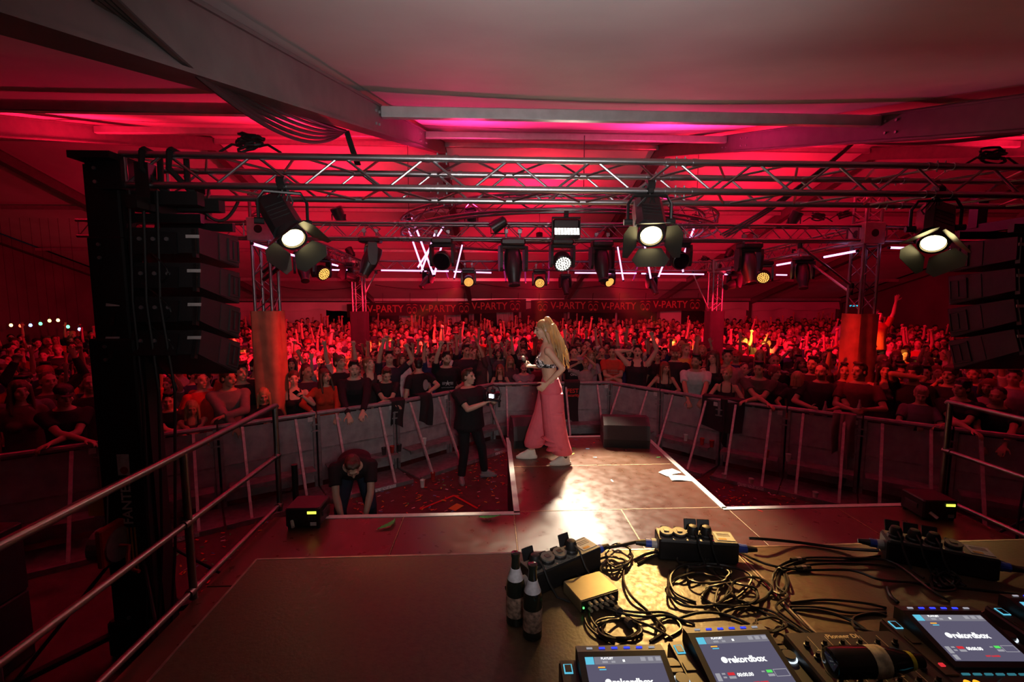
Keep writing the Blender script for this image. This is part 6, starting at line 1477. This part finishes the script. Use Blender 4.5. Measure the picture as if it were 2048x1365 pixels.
# ------------------------------------------------------------------ cables on the table
def catmull(P, n=8):
    P = [P[0]]+P+[P[-1]]; out = []
    for i in range(1, len(P)-2):
        a, b, c, d = P[i-1:i+3]
        for k in range(n):
            s = k/n; out.append(.5*((2*b)+(c-a)*s+(2*a-5*b+4*c-d)*s*s+(3*b-a-3*c+d)*s**3))
    return out+[P[-2]]
crg = random.Random(11)
def tcable(px, lab, r=.0042, z=0., lift=.012, ends=None):
    r *= 1.0; P = []
    for i, q in enumerate(px):
        zz = q[2] if len(q) > 2 else TABLE+r+z+(crg.random()*lift if 0 < i < len(px)-1 else 0)
        P.append(at(q[0], q[1], z=zz))
    o = MB().path(catmull(P, 6), r, 6).build('cable', M['cable'], smooth=True)
    tag(o, lab, 'cable', 'cables on the table'); 
    return o
M['cable'] = mat('black_cable_sheath', (.022, .019, .016), .38)
def loop(cx, cy, rx, ry, n=14, a0=0, turns=1.0, wob=.12): return [(cx+rx*math.cos(a0+2*math.pi*turns*i/n)*(1+crg.uniform(-wob, wob)), cy+ry*math.sin(a0+2*math.pi*turns*i/n)*(1+crg.uniform(-wob, wob))) for i in range(n+1)]
Zp = TABLE+.045
for px, lab, r in (
 ([(1207, 1097, Zp), (1240, 1092, Zp), (1275, 1084, Zp), (1287, 1082, Zp)], 'thick black power cable linking the left and the middle power box', .0065),
 ([(1498, 1077, Zp), (1530, 1079, Zp), (1600, 1086), (1690, 1098), (1758, 1102, Zp)], 'thick black power cable linking the middle and the right power box', .0065),
 ([(2000, 1124, Zp), (2030, 1134), (2070, 1140)], 'thick black power cable leaving the right power box to the right', .0065),
 ([(1270, 1120), (1300, 1107), (1345, 1103), (1400, 1110), (1440, 1120)], 'dark cable running along the table below the middle power box', .0055),
 ([(1276, 1128), (1310, 1112), (1350, 1109), (1410, 1120)], 'second dark cable running below the middle power box', .0055),
 ([(1250, 1128), (1247, 1160), (1262, 1192), (1294, 1222), (1322, 1250), (1328, 1264), (1300, 1284)], 'cable running from the left coil down between the two left media players', .0048),
 ([(1180, 1200), (1225, 1218), (1280, 1226), (1330, 1226), (1372, 1246)], 'cable curving from the metal box to the second media player', .004),
 ([(1186, 1206), (1230, 1224), (1285, 1234), (1335, 1232), (1390, 1250)], 'cable lying just below the one curving from the metal box', .004),
 ([(1178, 1208), (1182, 1238), (1203, 1262), (1245, 1280), (1282, 1267), (1272, 1246), (1232, 1236), (1196, 1242), (1190, 1262), (1215, 1285)], 'cable coiled below the metal box', .004),
 ([(1172, 1208), (1170, 1240), (1188, 1266), (1230, 1288)], 'cable dropping from the left plug of the metal box', .004),
 ([(1195, 1202), (1228, 1212), (1262, 1238), (1298, 1252), (1345, 1278)], 'cable crossing the coil below the metal box', .004),
 ([(1340, 1142), (1337, 1180), (1362, 1210), (1420, 1212), (1478, 1192), (1502, 1152), (1442, 1130), (1372, 1130), (1342, 1152), (1350, 1185), (1392, 1205)], 'cable lying in a wide oval loop in the middle of the table', .0045),
 ([(1430, 1092), (1442, 1115), (1430, 1140), (1452, 1160), (1436, 1180), (1430, 1210), (1440, 1228)], 'cable falling from the middle power box to the mixer side', .004),
 ([(1465, 1098), (1530, 1128), (1600, 1140), (1700, 1141), (1762, 1160), (1850, 1168), (2060, 1192)], 'long cable sweeping right below the right power box', .0048),
 ([(1552, 1136), (1600, 1117), (1700, 1117), (1782, 1124), (1862, 1180), (1900, 1204)], 'straight cable running to the media player right of the mixer', .0045),
 ([(1556, 1140), (1610, 1122), (1690, 1122), (1760, 1112)], 'cable bundled with two metal plugs right of the loops', .005),
 ([(1558, 1146), (1620, 1130), (1720, 1128), (1790, 1135)], 'cable just under the bundle with metal plugs', .005),
 ([(1500, 1212), (1560, 1240), (1622, 1270), (1672, 1284)], 'cable slanting down into the back of the mixer', .004),
 ([(1560, 1142), (1554, 1172), (1576, 1192), (1552, 1216), (1602, 1256), (1648, 1282)], 'twisted cable falling to the left back of the mixer', .004),
 ([(1566, 1142), (1572, 1170), (1556, 1196), (1580, 1225), (1622, 1262), (1660, 1284)], 'cable beside the twisted one falling to the mixer', .004),
 ([(1582, 1206), (1650, 1200), (1722, 1206), (1772, 1216)], 'cable arching to the left side of the right media player', .0045),
 ([(1580, 1214), (1640, 1216), (1700, 1226), (1772, 1226)], 'cable lying flat to the left side of the right media player', .0045),
 ([(1585, 1220), (1640, 1222), (1702, 1242), (1748, 1274)], 'thick cable running to the right back of the mixer', .0055),
 ([(1762, 1268), (1712, 1256), (1708, 1236), (1746, 1226), (1772, 1232)], 'grey cable bent round the corner of the right media player', .0042),
 ([(1775, 1176), (1781, 1192), (1796, 1206)], 'short plug cable behind the right media player', .006),
 ([(1880, 1100), (1872, 1130), (1884, 1165), (1905, 1172), (1920, 1160), (1900, 1142), (1882, 1150)], 'knotted cable hanging from the right power box', .0045),
 ([(1860, 1092), (1866, 1128), (1880, 1150), (1912, 1178), (1870, 1180), (1864, 1150), (1900, 1140)], 'second knotted cable hanging from the right power box', .0045),
 ([(1440, 1230), (1480, 1216), (1540, 1222), (1600, 1262), (1630, 1282)], 'cable passing under the loops to the mixer', .004),
 ([(1350, 1240), (1400, 1226), (1450, 1230), (1500, 1250)], 'cable lying behind the second media player', .0045),
 ([(1310, 1270), (1318, 1244), (1345, 1236), (1362, 1258), (1330, 1278)], 'small loop of cable between the two left media players', .004),
 ([(1960, 1230), (1990, 1215), (2020, 1225), (2060, 1228)], 'cable behind the player at the right edge', .0045)):
    tcable(px, lab, r)
for k, (cx, cy, rx_, ry_, tn, lab) in enumerate(((1238, 1112, 26, 22, 1.9, 'coil of cable right of the left power box'), (1222, 1128, 30, 13, 1.8, 'flat coil of cable below the left power box'), (1175, 1138, 28, 16, 1.8, 'dark coil of cable lying against the left power box'),
        (1385, 1118, 30, 15, 1.8, 'coil of cable tied below the middle power box'), (1415, 1150, 45, 18, 1.9, 'flat coil of cable under the middle power box'), (1460, 1190, 55, 24, 1.9, 'wide coil of cable left of the mixer'), (1400, 1180, 62, 32, 1.6, 'largest oval coil of cable in the middle'),
        (1500, 1180, 40, 26, 1.8, 'coil of cable overlapping the table joint'), (1240, 1258, 40, 20, 1.9, 'coil of cable in front of the leftmost player'), (1560, 1165, 16, 26, 1.8, 'narrow upright coil of cable right of the loops'), (1890, 1160, 20, 14, 1.8, 'knot of cable below the right power box'), (1540, 1250, 30, 14, 1.7, 'coil of cable behind the second player'))):
    tcable(loop(cx, cy, rx_, ry_, int(14*tn), crg.random()*6, tn), lab, .0042, lift=.02)
M['velcro'] = mat('grey_cable_tie', (.08, .07, .07), .9)
for k, (px, py, lab) in enumerate(((1236, 1222, 'upper grey cable tie by the metal box'), (1258, 1246, 'lower grey cable tie by the metal box'), (1412, 1118, 'grey cable tie below the middle power box'))):
    tag(MB().lathe([(.012, -.01), (.014, -.01), (.014, .01), (.012, .01)], 12, Matrix.Rotation(R(80), 4, 'X') @ Matrix.Rotation(R(20), 4, 'Y')).build('cable_tie', M['velcro'], loc=at(px, py, z=TABLE+.014)), lab, 'cable tie', 'cable ties on the table')
for k, (px, py, lab) in enumerate(((1596, 1120, 'upper metal audio plug in the cable bundle'), (1606, 1137, 'lower metal audio plug in the cable bundle'))):
    t = thing('audio_plug', lab, 'plug', at(px, py, z=TABLE+.012), (0, 0, R(5)), 'audio plugs on the table')
    MB().tube((-.03, 0, 0), (.03, 0, 0), .009, n=10).build('boot', M['rubber'], t); MB().tube((-.006, 0, 0), (.012, 0, 0), .0098, n=10).build('metal_ring', M['alu'], t)
# ================================================================== litter and other small things
srng = random.Random(5)
CONF = {k: mat('confetti_'+k, c, .6) for k, c in dict(red=(.7, .04, .03), green=(.05, .6, .12), orange=(.75, .28, .04), white=(.8, .8, .78), blue=(.1, .35, .6), yellow=(.7, .55, .05)).items()}
cm = {k: MB().box((0, 0, 0), (.05, .017, .0012)).mesh('confetti_'+k, m) for k, m in CONF.items()}
def conf(p, k, lab, rz_=None, s=1.):
    o = link('confetti', cm[k], None, p, (srng.uniform(-.15, .15), srng.uniform(-.12, .12), srng.uniform(0, 3.1) if rz_ is None else rz_), (s, s, s)); tag(o, lab, 'confetti', 'confetti'); return o
# counted pieces on the runway
for px, py, k, lab in ((1152, 880, 'blue', 'blue confetti strip left of the right monitor'), (1148, 897, 'green', 'green confetti strip behind the singer'), (1175, 898, 'blue', 'blue confetti strip right behind the singer'), (1190, 915, 'white', 'white confetti strip right of the singer'),
                       (1224, 962, 'white', 'white confetti strip in the middle of the runway'), (1232, 892, 'orange', 'orange confetti strip near the right monitor'), (1250, 893, 'green', 'green confetti strip right under the right monitor'), (1036, 895, 'green', 'green confetti strip by the left monitor'),
                       (1317, 915, 'green', 'green confetti strip on the right edge tape'), (1146, 908, 'yellow', 'yellow confetti strip by the heel of the singer'), (1188, 886, 'red', 'red confetti strip behind the singer'), (1520, 1022, 'red', 'dark red confetti strip on the right part of the stage')):
    conf(at(px, py, z=DECK+.0025), k, lab)
# uncountable litter in the pit: one mass
b = {k: MB() for k in CONF}
def scatter(n, poly, dens=None):
    out = []
    while len(out) < n:
        x, y = srng.uniform(-3.6, 6.2), srng.uniform(4.15, 9.0)
        if .1 < x < 2.35 and y < 6.45: continue
        pts = [q for k in ('left', 'centre', 'right') for q in LINE[k]]
        for (x0, y0), (x1, y1) in zip(pts[:-1], pts[1:]):
            if x0 <= x <= x1 and y < y0+(y1-y0)*(x-x0)/(x1-x0)-.05: out.append((x, y)); break
    return out
lit = MB(); cols = []
for x, y in scatter(1500, None):
    a = srng.uniform(0, 3.14); m = Matrix.Rotation(a, 3, 'Z') @ Matrix.Rotation(srng.uniform(-.3, .3), 3, 'X'); lit.box((x, y, .012), (.05, .016, .001), m); cols.append(srng.choice(['red', 'red', 'red', 'orange', 'orange', 'green', 'blue', 'white', 'yellow']))
me = lit.mesh('litter'); keys = list(CONF)
for k in keys: me.materials.append(CONF[k])
me.polygons.foreach_set('material_index', [keys.index(cols[i//6]) for i in range(len(me.polygons))])
o = link('confetti_litter', me); o['kind'] = 'stuff'; tag(o, 'paper confetti scattered over the floor of the pit', 'confetti')
# green feathers on the stage front
def feather(p, rot, lab, s=1.):
    t = thing('feather', lab, 'feather', p, (0, 0, rot), 'green feathers'); n = 10
    def fn(u, v):
        x = (u-.5)*.22*s; w = .028*s*math.sin(math.pi*min(1, u*1.05)**.7)*(1+.15*math.sin(u*40)); c = .05*s*(u-.5)**2*4
        return (x, c+(v-.5)*2*w, .006+.012*abs(v-.5)+.01*math.sin(u*3))
    MB().grid(fn, 24, 4).build('vane', M['feather'], t, smooth=True); MB().path([(-.12*s, .055*s, .006), (0, 0, .012), (.11*s, .05*s, .012)], .0018, 4).build('quill', M['feather'], t)
M['feather'] = mat('green_feather', (.04, .55, .10), .6, noise=.2, nscale=50, bump=.4, bscale=90)
feather(at(782, 1052, z=DECK+.003), R(60), 'curled green feather on the stage left of centre'); feather(at(981, 1039, z=DECK+.003), R(8), 'flat green feather near the left corner of the runway', .9)
# sheets of paper
for px, py, r, lab in ((1340, 945, 30, 'upper white paper sheet at the right edge of the runway'), (1362, 957, -4, 'lower white paper sheet lying over the right edge tape')):
    p = at(px, py, z=DECK+.008)
    def fn(u, v): return ((u-.5)*.24, (v-.5)*.13, .006*math.sin(u*5)+.004*v)
    tag(MB().grid(fn, 8, 4).build('paper_sheet', M['white'], loc=p, rot=(0, 0, R(r)), smooth=True), lab, 'paper', 'papers on the runway')
# floor tapes and a card in the pit
M['redtape'] = mat('red_floor_tape', (.65, .02, .015), .5)
a, b2, c = at(840, 1020, z=.002), at(908, 992, z=.002), at(955, 1018, z=.002)
t = thing('floor_tape', 'red tape angle stuck to the floor of the pit', 'tape', (0, 0, 0))
for p, q in ((a, b2), (b2, c)): MB().box((0, 0, 0), ((q-p).length, .035, .003)).build('tape_strip', M['redtape'], t, loc=(p+q)/2+Vector((0, 0, .004)), rot=(0, 0, math.atan2(q.y-p.y, q.x-p.x)))
tag(MB().box((0, 0, 0), (.13, .19, .003)).build('card', CONF['orange'], loc=at(912, 1015, z=.006), rot=(0, 0, R(-35))), 'orange printed card on the floor of the pit', 'card')
# cups standing on the steps of the barriers
M['cup'] = mat('dark_plastic_cup', (.05, .03, .03), .2, spec=.6); M['cup_red'] = mat('red_drink_cup', (.45, .03, .02), .25); M['cup_white'] = mat('white_cup', (.7, .66, .62), .4)
cup = {k: MB().lathe([(.028, 0), (.038, .11), (.0405, .113), (.0395, .117), (.036, .112), (.027, .012), (.001, .012)], 14).mesh('cup', M[k], True) for k in ('cup', 'cup_red', 'cup_white')}
def on_step(px, off): 
    d = bearing(px); best = None
    for a, b in BARS:
        e = (b-a).normalized(); n = Vector((-e.y, e.x, 0)); p = a-n*off; den = d.x*e.y-d.y*e.x
        s = (p.x*e.y-p.y*e.x)/den; q = d*s; u = (q-p).dot(e)
        if 0 <= u <= (b-a).length and s > 0: best = q
    return best
for px, k, lab in ((762, 'cup', 'dark cup on the barrier step left of the red cup'), (779, 'cup_red', 'red cup on the left barrier step'), (794, 'cup', 'tall dark cup right of the red cup on the left barrier step'), (845, 'cup_white', 'white cup on the barrier step behind the camera operator'),
                   (1378, 'cup_white', 'white cup on the right barrier step'), (1412, 'cup_red', 'red cup on the right barrier step'), (1432, 'cup_red', 'taller red cup on the right barrier step'), (1545, 'cup_red', 'red cup on the right barrier step below the olive T-shirt'), (1590, 'cup_white', 'crushed pale cup on the right barrier step')):
    p = on_step(px, .2)
    if p: tag(link('cup', cup[k], None, (p.x, p.y, .372), (0, 0, px)), lab, 'cup', 'cups on the barrier steps')
for px, py, k, lab in ((845, 975, 'cup_white', 'white cup on the pit floor near the camera operator'), (1448, 962, 'cup_white', 'white cup on the pit floor under the right barrier'), (1502, 972, 'cup_white', 'pale cup on the pit floor right of the papers'), (1630, 1000, 'cup_white', 'pale cup at the foot of the right barrier'), (866, 960, 'cup_red', 'red cup on the pit floor by the left barrier foot')):
    p = at(px, py, z=.0); tag(link('cup', cup[k], None, (p.x, p.y, .0), (0, 0, 0)), lab, 'cup', 'cups on the pit floor')
# cloths hung over the barrier
def drape(px0, px1, drop, m, lab, hollow=0., name='hung_cloth', text=None, wob=.03):
    a, b = on_step(px0, .06), on_step(px1, .06); d = b-a; L = d.length; e = d/L; n = Vector((-e.y, e.x, 0)); rr = random.Random(px0)
    ph = [rr.uniform(0, 6) for _ in range(4)]
    def fn(u, v):
        s = v*(drop+.35); base = a+e*(L*u)
        if s < .3: q = base+n*(.06+.26-s); z = 1.215-.6*max(0, .12-s)
        else: q = base-n*(.0+wob*math.sin(u*9+ph[0]+v*2)*min(1, (s-.3)*4)); z = 1.21-(s-.3)*(1-.12*math.sin(u*3.1+ph[1]))
        return (q.x+e.x*.02*math.sin(v*6+ph[2]), q.y, z)
    o = MB().grid(fn, 22, 22).build(name, m, smooth=True); tag(o, lab, 'cloth', 'cloths hung over the barriers'); return o, a, e, n, L
M['cloth_black'] = mat('black_hung_cloth', (.010, .010, .010), .9, bump=.3, bscale=20); M['cloth_grey'] = mat('grey_brown_hung_jacket', (.20, .155, .14), .9, noise=.2, nscale=9, bump=.4, bscale=14)
drape(1407, 1494, .48, M['cloth_black'], 'black cloth with a pale round print hung over the right barrier', wob=.015)
drape(1448, 1462, .8, M['cloth_black'], 'narrow end of black cloth hanging down the right barrier')
drape(1676, 1724, .62, M['cloth_grey'], 'grey brown jacket hung over the right barrier below the right tower', name='hung_jacket', wob=.05)
drape(1692, 1712, 1.0, M['cloth_grey'], 'sleeve of grey brown cloth reaching down to the floor', wob=.03)
drape(778, 806, .42, M['cloth_black'], 'black jacket hung over the left barrier below the young man in the polo shirt', name='hung_jacket')
drape(838, 862, .46, M['cloth_black'], 'black jacket hung over the left barrier below the man turning his back', name='hung_jacket')
o, a, e, n, L = drape(1128, 1160, .85, M['cloth_black'], 'black jacket with red lettering hung over the centre barrier behind the singer', name='hung_jacket', wob=.01)
red_txt = mat('red_jacket_print', (.75, .03, .02), .7)
mid = a+e*(L*.55)-n*.02
for s_, z_, sz in (('FEST', 1.02, .12), ('Security', .93, .085)):
    link('lettering', textmesh(s_, sz, red_txt, .001, .002), o, (mid.x-n.x*.03, mid.y-n.y*.03, z_), (R(90), 0, math.atan2(e.y, e.x)))
# pale prints on shirts and cloths in the front row
pr_w = mat('white_shirt_print', (.62, .6, .6), .8); pr_d = mat('dim_shirt_print', (.3, .26, .25), .8)
def star(h):
    b = MB(); 
    for k in range(5): 
        a0 = R(90+72*k); p = [(.16*h*math.cos(a0+R(36)), .16*h*math.sin(a0+R(36))), (.5*h*math.cos(a0), .5*h*math.sin(a0)), (.16*h*math.cos(a0-R(36)), .16*h*math.sin(a0-R(36))), (0, 0)]; b.add([(x, y, 0) for x, y in p], [(3, 2, 1, 0)])
    for s in (-1, 1):
        for j in range(3): b.box((s*.55*h, .16*h-.16*h*j, 0), (.42*h, .07*h, .001))
    return b.mesh('emblem', pr_w)
def oval(rx_, ry_, m):
    return MB().lathe([(1, -.0005), (1.12, -.0005), (1.12, .0005), (1, .0005)], 20, Matrix.Diagonal((rx_, ry_, 1, 1))).mesh('oval_print', m)
def on_shirt(label_part, mesh, x, z, name='print', dy=.0, back=False, yaw_=0):
    for ob in bpy.data.objects:
        if ob.get('label', '').startswith(label_part):
            i = [c[6] for c in CAST].index(ob['label']); b = CB[i]; s = 1 if back else -1
            p = b.bend(V(x, 0, z)); up = nrm(b.bend(V(x, 0, z+.01))-p); rt_ = nrm(b.bend(V(x+.01, 0, z))-p); nn = np.cross(rt_, up)*(1 if not back else -1)
            sh = [c for c in ob.children if c.data is b.m_top][0]; hit = sh.data
            # lay it on the cloth: push out to the farthest cloth vertex nearby
            co = np.empty(len(hit.vertices)*3); hit.vertices.foreach_get('co', co); co = co.reshape(-1, 3); dd = co-p; near = (np.abs(dd @ rt_) < .09) & (np.abs(dd @ up) < .07); out = (dd[near] @ nn)
            off_ = np.percentile(out[out > 0], 96) if (out > 0).any() else .15
            q = p+nn*(off_+.006); Rm = Matrix([[ (rt_ if not back else -rt_)[k], up[k], nn[k]] for k in range(3)]).to_4x4(); Rm.translation = Vector(q)
            link(name, mesh, sh, mw=Rm); return
on_shirt('man in a black T-shirt with a white star', star(.13), .02, 1.22, 'star_emblem'); on_shirt('man in a black T-shirt with a white star', textmesh('ALPHA INDUSTRIES', .026, pr_w, .0005), .02, 1.13, 'lettering')
on_shirt('man in a red printed', textmesh('LOS ANGELES', .05, pr_d, .0005, .0005), 0, 1.27, 'lettering'); on_shirt('man in a red printed', textmesh('CALIFORNIA', .04, pr_d, .0005), 0, 1.22, 'lettering'); on_shirt('man in a red printed', textmesh('19    71', .05, pr_d, .0005, .0005), 0, 1.165, 'lettering')
on_shirt('man in a black lettered', textmesh('ROCK&', .07, pr_w, .0005, .001), 0, 1.25, 'lettering'); on_shirt('man in a black lettered', textmesh('ONE', .07, pr_w, .0005, .001), 0, 1.18, 'lettering')
on_shirt('man in a black printed', oval(.05, .09, pr_d), -.06, 1.25, 'oval_print', back=True); on_shirt('blonde woman with tied hair and a necklace', oval(.07, .05, pr_d), .06, 1.02, 'round_print')
# things in people's hands
M['phone'] = mat('dark_phone', (.015, .015, .016), .2, spec=.6)
def give(label_part, which, builder):
    for ob in list(bpy.data.objects):
        if ob.get('label', '').startswith(label_part) and ob.get('category') == 'person':
            b = CB[[c[6] for c in CAST].index(ob['label'])]; w, d, n = getattr(b, which); M4 = ob.matrix_basis; builder(M4 @ Vector(w), M4.to_3x3() @ Vector(d), M4.to_3x3() @ Vector(n)); return
def phone(lab):
    def f(p, d, n):
        t = thing('phone', lab, 'phone', p+n.normalized()*.02); t.rotation_euler = (frame(d, n.cross(d))).to_euler()
        MB().box((0, 0, .02), (.075, .009, .15), bev=.003).build('body', M['phone'], t); MB().box((0, .005, .02), (.069, .001, .14)).build('screen', M['lens_off'], t); MB().box((.02, -.0055, .075), (.022, .002, .022)).build('camera_block', M['alu_dull'], t)
    return f
def bottle(lab, m='darkglass'):
    def f(p, d, n):
        t = thing('bottle', lab, 'bottle', p+n.normalized()*.03-Vector((0, 0, .09))); 
        MB().lathe([(.026, 0), (.032, .004), (.032, .13), (.014, .19), (.013, .24), (.004, .242)], 14).build('glass', M[m], t, smooth=True); MB().lathe([(.0323, .03), (.0324, .1)], 14).build('label', M['nlabel'], t, smooth=True)
    return f
give('woman in a black top holding up a phone', 'hl', phone('phone held up by the woman in black at the left barrier'))
give('small blonde girl', 'hl', phone('phone in the hands of the small blonde girl'))
give('person with a pale cloth', 'hl', phone('phone held by the person with a cloth on the head'))
M['clearglass'] = mat('pale_bottle_glass', (.4, .3, .3), .1, spec=.7)
give('bearded man in a dark T-shirt', 'hl', bottle('pale bottle held by the bearded man at the right barrier', 'clearglass')); give('man in a dark red T-shirt', 'hl', bottle('pale bottle held by the man in the dark red T-shirt', 'clearglass'))
# coloured bulbs strung beyond the crowd on the left
for k, (px, py, c) in enumerate(((22, 651, (1, .85, .3)), (41, 652, (1, .12, .05)), (61, 651, (.3, .4, 1)), (81, 648, (.15, 1, .35)), (99, 642, (1, .75, .25)), (116, 641, (1, .7, .3)), (136, 654, (.15, 1, .4)), (159, 659, (.4, .5, 1)))):
    nm = ('first', 'second', 'third', 'fourth', 'fifth', 'sixth', 'seventh', 'eighth')[k]; colr = ('yellow', 'red', 'blue', 'green', 'warm yellow', 'warm yellow', 'green', 'blue')[k]
    t = thing('light_bulb', '%s coloured bulb strung beyond the crowd, %s from the left' % (colr, nm), 'light bulb', at(px, py, y=14.6), group='coloured bulbs')
    MB().lathe([(.01, .06), (.03, .04), (.045, 0), (.03, -.04), (.004, -.05)], 12).build('bulb', glow('bulb_%d' % k, c, 3.), t, smooth=True); MB().tube((0, 0, .05), (0, 0, .12), .02, n=8).build('socket', M['black'], t)
    MB().tube((0, 0, .12), (0, 0, roof_z(14.6)-t.location.z), .004, n=4).build('cord', M['black'], t)
# ================================================================== thin stage haze under the rear truss
hz = bpy.data.materials.new('stage_haze'); hz.use_nodes = True; nt = hz.node_tree; nt.nodes.clear()
vs_ = nt.nodes.new('ShaderNodeVolumeScatter'); vs_.inputs['Density'].default_value = .011; vs_.inputs['Anisotropy'].default_value = .25; vs_.inputs['Color'].default_value = (1, 1, 1, 1)
ot = nt.nodes.new('ShaderNodeOutputMaterial'); nt.links.new(vs_.outputs[0], ot.inputs['Volume'])
o = MB().box((1.3, 13.4, 2.85), (9.0, 5.6, 1.5)).build('haze', hz); o['kind'] = 'stuff'; tag(o, 'thin haze glowing red under the lamps of the rear truss', 'haze')
